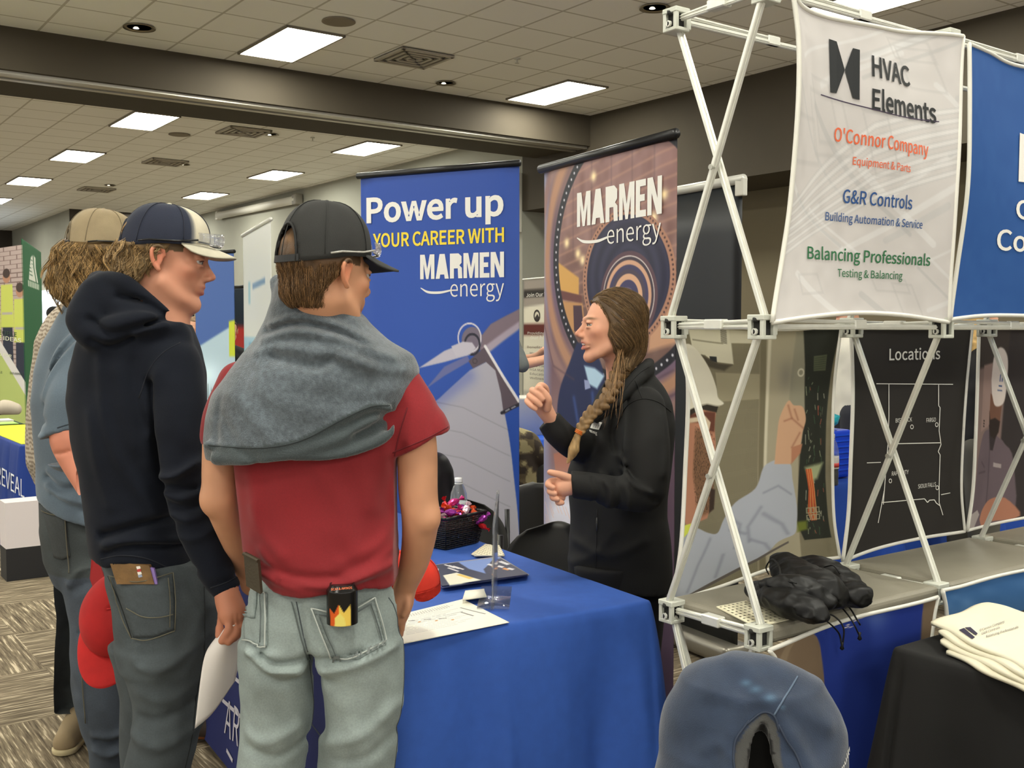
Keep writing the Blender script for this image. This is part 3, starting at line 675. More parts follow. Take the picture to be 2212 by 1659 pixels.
fabric('fabric_skirt', 'brown and blue printed fabric skirt under the near grey shelf', BS,
    [(1655, 1402), (1760, 1366), (1880, 1328), (2018, 1288)], [(1690, 1850), (1790, 1770), (1900, 1710), (1985, 1655)],
    [(1655, 1402), (1672, 1440), (1684, 1600), (1690, 1850)], [(2018, 1288), (2008, 1340), (1996, 1450), (1985, 1655)], art_skirt, bs, 140, 140)
def art_sky(U, V):
    C = np.ones(U.shape + (3,)) * np.array([62, 108, 162.]) + (V[..., None] * np.array([50, 40, 22])) * (1 + vnoise(U, V, 5, 6)[..., None]) + vnoise(U, V, 9, 2)[..., None] * 22
    return C
fabric('fabric_skirt', 'light sky-blue printed fabric skirt under the second grey shelf', BS,
    [(2030, 1274), (2100, 1262), (2212, 1232), (2500, 1150)], [(2040, 1640), (2200, 1560), (2350, 1500), (2500, 1450)],
    [(2030, 1274), (2040, 1330), (2042, 1450), (2040, 1640)], [(2500, 1150), (2495, 1250), (2490, 1350), (2500, 1450)], art_sky, bs, 60, 60)
M_shelf = mat('shelf_vinyl', (134, 129, 114), .55, noise=.06, nscale=9, bump=.3, bscale=300)
SHELF_Z = .80
for k, lb in enumerate(('nearest grey vinyl counter shelf carrying the black drawstring bags', 'empty grey vinyl counter shelf in front of the black map panel', 'grey vinyl counter shelf at the right picture edge')):
    A = A0 + .75 * k + .03
    o = top('counter_shelf', MB().box(R(A + .345, 1.885, SHELF_Z - .022), (.69 + (.02 if k == 0 else 0), .36, .044), Matrix.Rotation(ROT, 4, 'Z'), .014, 3), M_shelf, lb, 'shelf', 'grey counter shelves of the display frame', smooth=False)
# white sheet of stickers
def onS(px, py, z): return onZ(px, py, z)
q = [onS(1547, 1313, SHELF_Z), onS(1612, 1300, SHELF_Z), onS(1709, 1339, SHELF_Z), onS(1635, 1358, SHELF_Z)]
t = empty('sticker_sheet', q[0], 'cream sheet of small dark star stickers on the near grey shelf', 'sticker sheet')
MB().prism([p + Vector((0, 0, .001)) for p in q], (0, 0, .0025)).build('sheet', mat('cream_paper', (232, 226, 196), .7), t)
st = MB()
for i in range(10):
    for j in range(7):
        u, v = (i + .6) / 10.4, (j + .6) / 7.4
        c = q[0] * (1 - u) * (1 - v) + q[3] * u * (1 - v) * 0 + q[1] * (1 - u) * v + q[2] * u * v + q[3] * u * (1 - v)
        s_ = .0052; pts = [c + Vector((math.cos(a) * s_ * (1 if k % 2 == 0 else .42), math.sin(a) * s_ * (1 if k % 2 == 0 else .42), .0042)) for k, a in [(k, k * math.pi / 5 + .3) for k in range(10)]]
        st.face(pts)
st.build('star', mat('star_ink', (74, 66, 50), .6), t)['kind'] = 'stuff'

# ------------------------------------------------------------------ roll-up banners
def rollup(name, label, p0, p1, zt, colfn, nu, nv, barcol=(26, 26, 26), zb=.1, bar_r=.016, base=(60, 60, 60), curl=.0, grp=None, topw=None):
    """p0,p1: left and right ends (x,y) on the floor as seen from the front"""
    p0, p1 = Vector((p0[0], p0[1], 0)), Vector((p1[0], p1[1], 0)); d = (p1 - p0); Wd = d.length; d.normalize(); n = Vector((d.y, -d.x, 0))
    t = empty(name, (p0 + p1) / 2, label, 'banner', grp)
    def fn(U, V):
        off = curl * (np.exp(-(U / .06) ** 2) + np.exp(-((1 - U) / .06) ** 2)) + .0008 * np.sin(V * 9)
        return p0.x + d.x * Wd * U - n.x * off, p0.y + d.y * Wd * U - n.y * off, zt - V * (zt - zb)
    me = grid_mesh('banner_sheet', fn, nu, nv, colfn, thick=.0015)
    s = link('banner_sheet', me, mat('glossy_print', vcol=True, rough=.38, spec=.4), t)
    MB().tube([p0 - d * .01 + Vector((0, 0, zt)), p1 + d * .01 + Vector((0, 0, zt))], bar_r, 12).build('top_bar', mat('bar_%d' % barcol[0], barcol, .35, metal=.2), t, True)
    b = MB().box((p0 + p1) / 2 + Vector((0, 0, .055)), (Wd + .03, .16, .09), Matrix.Rotation(math.atan2(d.y, d.x), 4, 'Z'), .03, 4)
    b.build('base_cassette', mat('cassette_%d' % base[0], base, .35, metal=.6), t, True)
    MB().tube([(p0 + p1) / 2 - n * .03 + Vector((0, 0, .09)), (p0 + p1) / 2 - n * .03 + Vector((0, 0, zt - .02))], .01, 8).build('support_pole', M_alu, t, True)
    def place(x, y): return p0 + d * x + n * .0014 + Vector((0, 0, y))
    def inv(px, py):      # pixel -> (x along, z) on the sheet
        r = ray(px, py); k = (p0 - O).dot(n) / r.dot(n); v = O + r * k; return (v - p0).dot(d), v.z
    return t, s, place, inv, Wd
def pprint(s, place, inv, items):
    for it in items:
        kind = it[0]
        if kind == 'text':
            _, s_, x0, y0, x1, hpx, cn, col, wt = it
            a, c = inv(x0, y0), inv(x1, y0); h = inv((x0 + x1) / 2, y0 - hpx)[1] - inv((x0 + x1) / 2, y0)[1]
            t = text2d(s_, h, width=c[0] - a[0], weight=wt) if isinstance(s_, str) else (s_[0] * np.array([c[0] - a[0], h]), s_[1])
            zb_ = inv((x0 + x1) / 2, y0)[1]
            # baseline level: y0 is read at the middle of the word
            o_ = decal('print', t, lambda x, y: place(a[0] + x, zb_ + y), mat('ink_' + cn, col, .5), s)
        else:
            _, pts, w_, cn, col = it
            o_ = decal('print', stroke2d([inv(*p) for p in pts], w_), lambda x, y: place(x, y), mat('ink_' + cn, col, .5), s)
        o_.location = (0, 0, 0)
INKW = (232, 230, 222)
# blue wind turbine banner
def art_turbine_for(inv, Wd, zt, zb):
    def f(U, V):
        # work in photograph-like coordinates of the sheet: x 0..1 across, y metres down from the top
        x = U * Wd; z = zt - V * (zt - zb)
        C = np.ones(U.shape + (3,)) * np.array([34, 72, 158.])
        C += (bl(U, V, .5, .45, .6, .3) * 14)[..., None] * np.array([.7, .8, 1.])
        Q = lambda l: [inv(*p) for p in l]
        C = paint(C, psdf(x, z, Q([(1030, 738), (1060, 700), (1125, 664), (1140, 690), (1060, 748), (1040, 762)])), (124, 108, 118), .006)
        C = paint(C, psdf(x, z, Q([(1042, 752), (1125, 690), (1135, 698), (1052, 765)])), (168, 156, 170), .012)
        C = paint(C, psdf(x, z, Q([(905, 795), (960, 758), (1000, 742), (1026, 748), (1024, 764), (960, 782)])), (190, 186, 200), .006)
        C = paint(C, psdf(x, z, Q([(920, 840), (960, 792), (1010, 768), (1015, 780), (960, 812)])), (104, 110, 160), .006)
        tw = catmull([(1050, 782), (1075, 790), (1084, 860), (1098, 940), (1108, 1030), (1120, 1180), (1128, 1500), (800, 1500), (880, 1100), (915, 900), (950, 860), (1015, 800)], 5)
        C = paint(C, psdf(x, z, Q([tuple(p) for p in tw])), (176, 174, 186), .005)
        a_, b_ = inv(950, 860), inv(1000, 830); g = np.exp(-(line_d(x, z, Q([(900, 915), (945, 862), (1010, 812)])) / .05) ** 2)[..., None] * (psdf(x, z, Q([tuple(p) for p in tw])) < 0)[..., None] * .7
        C = C * (1 - g) + np.array([112, 124, 184.]) * g
        C = paint(C, psdf(x, z, Q([(1012, 780), (1048, 748), (1120, 868), (1118, 876), (1088, 896), (1082, 850), (1070, 800), (1050, 782), (1022, 796)])), (92, 80, 90), .004)
        C = paint(C, line_d(x, z, Q([(1048, 748), (1120, 870)])) - .007, (230, 226, 230), .004)
        C = paint(C, line_d(x, z, Q([(1084, 892), (1119, 874)])) - .008, (34, 34, 44), .004)
        for p in ((1092, 888), (1104, 882)): C = paint(C, line_d(x, z, Q([p, (p[0] + 7, p[1] - 4)])) - .003, (150, 150, 160), .002)
        hx, hz = inv(1020, 735); C = paint(C, np.hypot((x - hx) * 1.1, z - hz) - .065, (116, 106, 122), .004)
        C = paint(C, np.abs(np.hypot((x - hx + .015) * 1.1, z - hz - .012) - .07) - .004, (210, 206, 214), .003)
        C = paint(C, np.abs(np.hypot((x - hx) * 1.2, z - hz + .02) - .05) - .006, (36, 38, 52), .003)
        C = paint(C, psdf(x, z, Q([(975, 748), (1000, 738), (1020, 740), (1028, 752), (1015, 766), (985, 770)])), (196, 192, 204), .006)
        hx, hz = inv(1026, 780); C = paint(C, np.abs(np.hypot(x - hx, z - hz) - .012) - .002, (60, 54, 62), .002)
        for k in range(5):
            y0 = 880 + k * 55; C = C * (1 - (np.exp(-(line_d(x, z, Q([(900, y0 - 20), (1000, y0), (1100, y0 + 50)])) / .003) ** 2) * .12)[..., None])
        return C
    return f
def make_rollup(label, name, px0, px1, d0, d1, zt, artmaker, nu, nv, **k):
    p0, p1 = P(px0, 800, d0), P(px1, 800, d1); box = {}
    p0v, p1v = Vector((p0.x, p0.y, 0)), Vector((p1.x, p1.y, 0)); d = (p1v - p0v); Wd = d.length; d.normalize(); n = Vector((d.y, -d.x, 0))
    def inv(px, py):
        r = ray(px, py); kk = (p0v - O).dot(n) / r.dot(n); v = O + r * kk; return (v - p0v).dot(d), v.z
    return rollup(name, label, p0, p1, zt, artmaker(inv, Wd, zt, .1), nu, nv, **k)
t1, s1, pl1, inv1, W1 = make_rollup('blue roll-up banner with a white wind turbine and the words Power up', 'rollup_banner', 779, 1119, 5.50, 5.08, 2.312, art_turbine_for, 260, 520, curl=.012)
logo_energy = lambda s, place, inv, e, sw, hw: None
pprint(s1, pl1, inv1, [('text', 'Power up', 792, 472, 1088, 57, 'pure_white', INKW, .03), ('text', 'YOUR CAREER WITH', 806, 528, 1089, 31, 'yellow', (240, 214, 50), .022),
    ('text', heavy('MARMEN'), 908, 601, 1089, 54, 'pure_white', INKW, 0), ('text', 'energy', 973, 640, 1089, 36, 'pure_white', INKW, -.004),
    ('line', [(909, 622), (925, 631), (950, 632), (975, 627)], [.004, .012, .012, .008], 'pure_white', INKW)])
# tunnel banner
def art_tunnel_for(inv, Wd, zt, zb):
    def f(U, V):
        x = U * Wd; z = zt - V * (zt - zb); r = np.random.default_rng(11)
        C = np.ones(U.shape + (3,)) * np.array([140, 112, 106.])
        Q = lambda l: [inv(*p) for p in l]
        cx, cz = inv(1345, 545)
        # outer steel shell, lilac to brown
        ang = np.arctan2(z - cz, x - cx); RX, RZ = .485, .475; rr = np.hypot((x - cx) / RX, (z - cz) / RZ)
        C = np.ones(U.shape + (3,)) * (np.array([118, 92, 100.]) + (np.sin(ang * 3 + 1)[..., None] * np.array([14, 10, -2])) + (vnoise(U, V, 8, 3) * 22)[..., None])
        edge = np.clip(1 - U / .10, 0, 1)[..., None]; C = C * (1 - edge) + np.array([146, 148, 176.]) * edge
        lo = np.clip((V - .55) / .3, 0, 1)[..., None] * np.clip(1 - U / .5, .3, 1)[..., None]; C = C * (1 - lo) + np.array([112, 102, 150.]) * lo
        for k in (0, 1): # warm plates beside the flange
            C = paint(C, np.abs(rr - 1.20 - .16 * k) - .06, [(176, 132, 104), (150, 118, 112)][k], .06)
        # hall seen through the ring
        hall = rr - 1.0
        H = np.ones(U.shape + (3,)) * np.array([130, 98, 92.]) + (vnoise(U, V, 26, 5) * 34)[..., None] + ((z - cz)[..., None] * np.array([34, 24, 30]))
        for k in range(16):
            zz = cz + .5 - k * .05; a = np.exp(-((z - zz - (x - cx) * .18) / .006) ** 2)[..., None] * .45; H = H * (1 - a) + np.array([186, 142, 118.]) * a
        for k in range(8):
            xx = cx - .5 + k * .14; a = np.exp(-((x - xx) / .006) ** 2)[..., None] * .3 * (z > cz)[..., None]; H = H * (1 - a) + np.array([88, 66, 74.]) * a
        H = paint(H, psdf(x, z, Q([(1203, 565), (1250, 600), (1250, 640), (1203, 625)])), (206, 158, 84), .01)
        H = paint(H, psdf(x, z, Q([(1203, 626), (1256, 638), (1256, 655), (1206, 645)])), (104, 62, 58), .006)
        H = paint(H, psdf(x, z, Q([(1210, 650), (1258, 655), (1262, 690), (1240, 720), (1220, 690)])), (188, 140, 90), .01)
        H = paint(H, psdf(x, z, Q([(1238, 660), (1256, 660), (1262, 720), (1240, 715)])), (70, 46, 58), .006)
        H = paint(H, psdf(x, z, Q([(1405, 690), (1460, 650), (1460, 740), (1400, 760)])), (196, 150, 118), .02)
        for (a0, b0) in ((1282, 381), (1224, 525), (1248, 548), (1432, 420), (1412, 470), (1258, 562)):
            gx, gz = inv(a0, b0); a = np.exp(-(np.hypot(x - gx, z - gz) / .02) ** 2)[..., None]; H = H * (1 - a) + np.array([255, 232, 180.]) * a
        C = np.where((hall < 0)[..., None], H, C)
        C = paint(C, np.abs(rr - 1.025) - .045, (24, 24, 34), .012)
        # bolts round the flange
        nb = 96; th2 = np.arctan2((z - cz) / RZ, (x - cx) / RX); a2 = np.round((th2 + math.pi) / (2 * math.pi) * nb) / nb * 2 * math.pi - math.pi
        C = paint(C, np.hypot(x - cx - np.cos(a2) * RX * 1.025, z - cz - np.sin(a2) * RZ * 1.025) - .0055, (206, 206, 214), .004)
        # tunnel of rings
        ix, iz = inv(1350, 600)
        r2 = np.hypot((x - ix) / .30, (z - iz) / .265)
        C = paint(C, r2 - 1.0, (170, 124, 100), .012)
        t2 = np.arctan2((z - iz) / .265, (x - ix) / .30); nb = 90; a3 = np.round((t2 + math.pi) / (2 * math.pi) * nb) / nb * 2 * math.pi - math.pi
        C = paint(C, np.hypot(x - ix - np.cos(a3) * .30 * .955, z - iz - np.sin(a3) * .265 * .955) - .0045, (66, 44, 46), .003)
        C = paint(C, r2 - .90, (38, 38, 64), .012)
        C = C + ((r2 < .88) * (np.sin(r2 * 30 + ang) * 8))[..., None]
        jx, jz = inv(1356, 640)
        for (s_, col) in ((.60, (86, 60, 70)), (.54, (216, 206, 200)), (.525, (60, 48, 60)), (.48, (206, 160, 130)), (.42, (60, 56, 90)), (.36, (70, 60, 76)), (.30, (212, 166, 132)), (.22, (58, 54, 92)), (.12, (100, 84, 110))):
            C = paint(C, np.hypot((x - jx) / .315, (z - jz) / .285) - s_, col, .012)
        # welder in dark blue
        C = paint(C, psdf(x, z, Q([tuple(p) for p in catmull([(1246, 740), (1275, 748), (1300, 790), (1310, 860), (1320, 960), (1290, 1000), (1255, 1010), (1215, 960), (1204, 900), (1210, 840), (1228, 790)], 5)])), (30, 40, 78), .01)
        C = paint(C, psdf(x, z, Q([(1262, 790), (1285, 795), (1306, 812), (1290, 840), (1272, 830)])), (176, 206, 226), .012)
        C = paint(C, psdf(x, z, Q([(1262, 820), (1272, 822), (1276, 838), (1264, 842)])), (150, 160, 196), .004)
        for pts in ([(1240, 860), (1250, 920), (1236, 980)], [(1280, 850), (1286, 930)]):
            a = np.exp(-(line_d(x, z, Q(pts)) / .012) ** 2)[..., None] * .6; C = C * (1 - a) + np.array([66, 92, 156.]) * a
        C = paint(C, psdf(x, z, Q([(1196, 980), (1230, 970), (1236, 1018), (1200, 1022)])), (168, 106, 86), .008)
        gx, gz = inv(1222, 1135); a = np.clip(1.35 * np.exp(-(np.hypot((x - gx) * .8, (z - gz)) / .16) ** 2), 0, 1)[..., None]; C = C * (1 - a) + np.array([238, 236, 250.]) * a
        for k in range(14):
            x0, y0 = r.uniform(1165, 1225), r.uniform(1040, 1130); C = paint(C, line_d(x, z, Q([(x0, y0), (x0 + 9, y0 + 24)])) - .0015, (246, 206, 190), .004)
        for pts in ([(1170, 700), (1195, 790), (1240, 820)], [(1165, 860), (1200, 900)], [(1400, 830), (1450, 800)], [(1400, 880), (1455, 850)]):
            a = np.exp(-(line_d(x, z, Q(pts)) / .006) ** 2)[..., None] * .5; C = C * (1 - a) + np.array([84, 62, 74.]) * a
        return C
    return f
t2, s2, pl2, inv2, W2 = make_rollup('brown roll-up banner showing the inside of a steel tower, behind the woman', 'rollup_banner', 1170, 1453, 4.62, 3.80, 2.215, art_tunnel_for, 330, 800, curl=.012, bar_r=.019)
pprint(s2, pl2, inv2, [('text', heavy('MARMEN'), 1247, 476, 1430, 78, 'pure_white', INKW, 0), ('text', 'energy', 1312, 520, 1428, 41, 'pure_white', INKW, -.004),
    ('line', [(1247, 514), (1262, 522), (1290, 521), (1314, 512)], [.004, .012, .012, .008], 'pure_white', INKW)])
# dark back of another roll-up
dk = lambda inv, Wd, zt, zb: (lambda U, V: np.ones(U.shape + (3,)) * np.array([40, 43, 46.]))
t3, s3, *_ = make_rollup('dark grey back of a roll-up banner with white top bar and silver base', 'rollup_banner', 1395, 1599, 5.35, 4.75, 2.19, dk, 10, 10, barcol=(205, 205, 196), base=(150, 146, 134), bar_r=.022)
p_ = P(1601, 404, 4.75); MB().box(p_, (.03, .05, .08), Matrix.Rotation(ROT, 4, 'Z'), .005).build('end_bracket', M_white, t3)

# ------------------------------------------------------------------ soft forms from distance fields
def lattice(seed=1): return np.random.default_rng(seed).random((32, 32, 32)).astype(np.float32)
LAT = lattice()
def noise3(x, y, z, s, seed=0):
    x, y, z = x * s + seed * 3.7, y * s + seed * 1.3, z * s + seed * 7.1
    xi, yi, zi = np.floor(x).astype(int), np.floor(y).astype(int), np.floor(z).astype(int); fx, fy, fz = x - xi, y - yi, z - zi
    fx, fy, fz = [f * f * (3 - 2 * f) for f in (fx, fy, fz)]; g = lambda a, b, c: LAT[a % 32, b % 32, c % 32]
    r = 0
    for a, wa in ((0, 1 - fx), (1, fx)):
        for b, wb in ((0, 1 - fy), (1, fy)):
            for c, wc in ((0, 1 - fz), (1, fz)): r = r + g(xi + a, yi + b, zi + c) * wa * wb * wc
    return r - .5
def smin(a, b, k):
    if k <= 0: return np.minimum(a, b)
    h = np.clip(.5 + .5 * (b - a) / k, 0, 1); return b * (1 - h) + a * h - k * h * (1 - h)
class Sdf:
    def __init__(s, lo, hi, h):
        s.h = h; s.lo = np.array(lo, float); n = [int(math.ceil((hi[i] - lo[i]) / h)) + 1 for i in range(3)]
        s.ax = [s.lo[i] + h * np.arange(n[i]) for i in range(3)]; s.D = np.full(n, 1.0, np.float32)
    def sub(s, lo, hi):
        sl = []
        for i in range(3):
            a = max(0, int((lo[i] - s.lo[i]) / s.h) - 1); b = min(s.D.shape[i], int((hi[i] - s.lo[i]) / s.h) + 3)
            if b <= a: return None
            sl.append(slice(a, b))
        X, Y, Z = np.meshgrid(s.ax[0][sl[0]], s.ax[1][sl[1]], s.ax[2][sl[2]], indexing='ij', sparse=True)
        return tuple(sl), X, Y, Z
    def _merge(s, sl, d, k, mode):
        if mode == 'add': s.D[sl] = smin(s.D[sl], d, k)
        else: s.D[sl] = -smin(-s.D[sl], d, k)      # carve
    def ell(s, c, r, rot=None, k=.0, mode='add'):
        m = max(r) + k + .03
        q = s.sub([c[i] - m for i in range(3)], [c[i] + m for i in range(3)])
        if q is None: return s
        sl, X, Y, Z = q; x, y, z = X - c[0], Y - c[1], Z - c[2]
        if rot is not None:
            R_ = rot; x, y, z = [x * R_[0][i] + y * R_[1][i] + z * R_[2][i] for i in range(3)]
        k0 = np.sqrt((x / r[0]) ** 2 + (y / r[1]) ** 2 + (z / r[2]) ** 2); k1 = np.sqrt((x / r[0] ** 2) ** 2 + (y / r[1] ** 2) ** 2 + (z / r[2] ** 2) ** 2) + 1e-9
        s._merge(sl, np.where(k0 < .12, -.9 * min(r), k0 * (k0 - 1) / k1), k, mode); return s
    def chain(s, pts, rad, k=.0, mode='add', smooth=True, flat=None):
        """flat=(direction, factor): squashes the limb along a direction"""
        p = np.array([tuple(q) for q in pts], float); r = np.array(rad if hasattr(rad, '__len__') else [rad] * len(p), float)
        if smooth and len(p) > 2:
            t = np.linspace(0, 1, len(p)); p2 = catmull(p, 5); r = np.interp(np.linspace(0, 1, len(p2)), t, r); p = p2
        m = r.max() + k + .02; q = s.sub(p.min(0) - m, p.max(0) + m)
        if q is None: return s
        sl, X, Y, Z = q; best = None
        for a, b, ra, rb in zip(p, p[1:], r, r[1:]):
            e = b - a; L2 = e @ e + 1e-12; x, y, z = X - a[0], Y - a[1], Z - a[2]
            t = np.clip((x * e[0] + y * e[1] + z * e[2]) / L2, 0, 1); x, y, z = x - e[0] * t, y - e[1] * t, z - e[2] * t
            if flat is not None:
                f = flat[0]; dd = (x * f[0] + y * f[1] + z * f[2]) * (1 / flat[1] - 1); x, y, z = x + f[0] * dd, y + f[1] * dd, z + f[2] * dd
            d = np.sqrt(x * x + y * y + z * z) - (ra + (rb - ra) * t); best = d if best is None else np.minimum(best, d)
        s._merge(sl, best, k, mode); return s
    def stack(s, secs, k=.0, mode='add'):
        """secs: (z, cx, cy, rx, ry) from bottom or top; smooth in between"""
        q = np.array([tuple(x)[:5] for x in secs], float); q = q[np.argsort(q[:, 0])]
        zz = np.linspace(q[0, 0], q[-1, 0], 200); cols = []
        mid = catmull(q[:, :3], 10); cols = [np.interp(zz, q[:, 0], q[:, i]) for i in range(1, 5)]
        ker = np.hanning(13); ker /= ker.sum()
        cols = [np.convolve(np.pad(c, 6, mode='edge'), ker, 'valid') for c in cols]
        m = .04 + k; lo = [(q[:, 1] - q[:, 3]).min() - m, (q[:, 2] - q[:, 4]).min() - m, q[0, 0] - m]; hi = [(q[:, 1] + q[:, 3]).max() + m, (q[:, 2] + q[:, 4]).max() + m, q[-1, 0] + m]
        u = s.sub(lo, hi)
        if u is None: return s
        sl, X, Y, Z = u; cx, cy, rx, ry = [np.interp(Z, zz, c) for c in cols]
        x, y = (X - cx) / rx, (Y - cy) / ry; k0 = np.sqrt(x * x + y * y); k1 = np.sqrt((x / rx) ** 2 + (y / ry) ** 2) + 1e-9
        d = k0 * (k0 - 1) / k1; d = np.where(k0 < .05, -np.minimum(rx, ry), d)
        s._merge(sl, np.maximum(d, np.maximum(q[0, 0] - Z, Z - q[-1, 0])), k, mode); return s
    def field(s): return np.meshgrid(*s.ax, indexing='ij', sparse=True)
    def cut(s, fn):
        """keep only where fn(X,Y,Z) < 0"""
        s.D = np.maximum(s.D, fn(*s.field())).astype(np.float32); return s
    def bump(s, fn): s.D = (s.D + fn(*s.field())).astype(np.float32); return s
    def fold(s, pts, hgt, wid, yscale=.0):
        """a ridge (hgt>0) or crease along a polyline given as (x, y, z); yscale=0 ignores depth"""
        p = catmull(pts, 5); m = wid * 2.6; lo, hi = p.min(0) - m, p.max(0) + m; lo[1], hi[1] = s.ax[1][0], s.ax[1][-1]
        if yscale: lo[1], hi[1] = p[:, 1].min() - m, p[:, 1].max() + m
        q = s.sub(lo, hi)
        if q is None: return s
        sl, X, Y, Z = q; best = None; n = len(p)
        for i, (a, b) in enumerate(zip(p, p[1:])):
            a, b = a * [1, yscale, 1], b * [1, yscale, 1]; e = b - a; L2 = e @ e + 1e-12; x, y, z = X - a[0], Y * yscale - a[1], Z - a[2]
            t = np.clip((x * e[0] + y * e[1] + z * e[2]) / L2, 0, 1); d = (x - e[0] * t) ** 2 + (y - e[1] * t) ** 2 + (z - e[2] * t) ** 2
            best = d if best is None else np.minimum(best, d)
        s.D[sl] -= (hgt * np.exp(-best / wid ** 2)).astype(np.float32); return s
    def mesh(s, name, m, parent=None, colfn=None, it=2, keep=None):
        D = s.D; ins = D < 0; n = np.array(D.shape)
        c = np.zeros(n - 1, np.int8)
        for a in (0, 1):
            for b in (0, 1):
                for d in (0, 1): c += ins[a:n[0] - 1 + a, b:n[1] - 1 + b, d:n[2] - 1 + d]
        act = (c > 0) & (c < 8); idx = np.full(n - 1, -1, np.int64); I = np.argwhere(act); idx[act] = np.arange(len(I))
        acc = np.zeros((len(I), 3)); cnt = np.zeros(len(I))
        corners = [(a, b, d) for a in (0, 1) for b in (0, 1) for d in (0, 1)]
        val = {q: D[I[:, 0] + q[0], I[:, 1] + q[1], I[:, 2] + q[2]].astype(float) for q in corners}
        for q in corners:
            for ax in range(3):
                if q[ax] == 0:
                    q2 = list(q); q2[ax] = 1; q2 = tuple(q2); v0, v1 = val[q], val[q2]; mk = (v0 < 0) != (v1 < 0)
                    t = np.where(mk, v0 / (v0 - v1 + 1e-20), 0); pt = np.tile(np.array(q, float), (len(I), 1)); pt[:, ax] = t
                    acc[mk] += pt[mk]; cnt[mk] += 1
        V = s.lo + (I + acc / cnt[:, None]) * s.h; Fs = []
        for ax in range(3):
            o1, o2 = [(1, 2), (2, 0), (0, 1)][ax]
            sl0 = [slice(None)] * 3; sl1 = [slice(None)] * 3; sl0[ax] = slice(0, -1); sl1[ax] = slice(1, None)
            A_, B_ = ins[tuple(sl0)], ins[tuple(sl1)]; E = np.argwhere(A_ != B_)
            ok = (E[:, o1] > 0) & (E[:, o2] > 0) & (E[:, o1] < n[o1] - 1) & (E[:, o2] < n[o2] - 1); E = E[ok]
            def cell(d1, d2):
                Q = E.copy(); Q[:, o1] -= d1; Q[:, o2] -= d2; return idx[Q[:, 0], Q[:, 1], Q[:, 2]]
            f = np.stack([cell(1, 1), cell(0, 1), cell(0, 0), cell(1, 0)], -1)
            fl = A_[E[:, 0], E[:, 1], E[:, 2]]; f = np.where(fl[:, None], f, f[:, ::-1]); Fs.append(f)
        F = np.vstack(Fs); F = F[(F >= 0).all(1)]
        for _ in range(it):
            S = np.zeros_like(V); W_ = np.zeros(len(V))
            for a, b in ((0, 1), (1, 2), (2, 3), (3, 0)):
                for j in range(3): S[:, j] += np.bincount(F[:, a], V[F[:, b], j], len(V)) + np.bincount(F[:, b], V[F[:, a], j], len(V))
                W_ += np.bincount(F[:, a], minlength=len(V)) + np.bincount(F[:, b], minlength=len(V))
            V = V * .45 + .55 * S / np.maximum(W_, 1)[:, None]
        if name is None: return V, F
        cols = lin(np.clip(colfn(V), 0, 255)) if colfn is not None else None
        me = mesh_np(name, V, F, cols); return link(name, me, m, parent)
def joined(name, geos, m, parent, colfn):
    Vs, Fs, n = [], [], 0
    for V, F in geos: Vs.append(V); Fs.append(F + n); n += len(V)
    V, F = np.vstack(Vs), np.vstack(Fs); return link(name, mesh_np(name, V, F, lin(np.clip(colfn(V), 0, 255))), m, parent)
class Surf:
    """the surface of finished objects, for laying seams, patches and prints on it"""
    def __init__(s, *obs):
        Vs, Fs, n = [], [], 0
        for o in obs:
            bpy.context.view_layer.update(); M = Matrix.Translation(o.location if o.parent is None else (o.location + o.parent.location))
            Vs += [M @ v.co for v in o.data.vertices]; Fs += [[i + n for i in p.vertices] for p in o.data.polygons]; n = len(Vs)
        s.t = BVHTree.FromPolygons(Vs, Fs); s.last = None
    def hit(s, px, py, off=0.0):
        loc, nrm, i, d = s.t.ray_cast(O, ray(px, py).normalized())
        if loc is None:
            if s.last is None: return None
            r = ray(px, py); loc = O + r * (s.last.y / r.y); nrm = Vector((0, -1, 0)); loc2, n2, _, _ = s.t.find_nearest(loc)
            loc, nrm = loc2, n2
        if nrm.dot(loc - O) > 0: nrm = -nrm
        s.last = loc; return loc + nrm * off
    def ground(s, x, y, z0=3.0, off=0.0):
        loc, nrm, i, d = s.t.ray_cast(Vector((x, y, z0)), Vector((0, 0, -1))); return loc
def seam(surf, pts, r, m, parent, name='seam', n=6, off=0.001, closed=False):
    q = catmull([(a, b, 0) for a, b in pts], n)[:, :2] if len(pts) > 2 else np.array([np.array(pts[0]) * (1 - t) + np.array(pts[1]) * t for t in np.linspace(0, 1, 12)])
    P3 = [surf.hit(x, y, off) for x, y in q]; P3 = [p for p in P3 if p is not None]
    o = MB().tube(P3, r, 6).build(name, m, parent, True); return o
def patch(surf, quad, m, parent, name, nu=14, nv=14, off=.004, th=.004, colfn=None, bow=0):
    """a piece of cloth laid on the surface: quad = TL, TR, BR, BL in photograph points"""
    q = np.array(quad, float)
    def fn(U, V):
        Q = (1 - U)[..., None] * (1 - V)[..., None] * q[0] + U[..., None] * (1 - V)[..., None] * q[1] + U[..., None] * V[..., None] * q[2] + (1 - U)[..., None] * V[..., None] * q[3]
        Q[..., 1] += bow * np.sin(np.pi * U) * V if not isinstance(bow, tuple) else bow[0] * np.sin(np.pi * U) * (1 - V) + bow[1] * (1 - abs(2 * U - 1)) * V
        out = np.array([[tuple(surf.hit(a, b, off)) for a, b in row] for row in Q]); return out[..., 0], out[..., 1], out[..., 2]
    me = grid_mesh(name, fn, nu, nv, colfn, thick=th); return link(name, me, m, parent)
def sdecal(surf, name, t2, m, parent, off=.0015):
    return decal(name, t2, lambda x, y: surf.hit(x, y, off), m, parent)
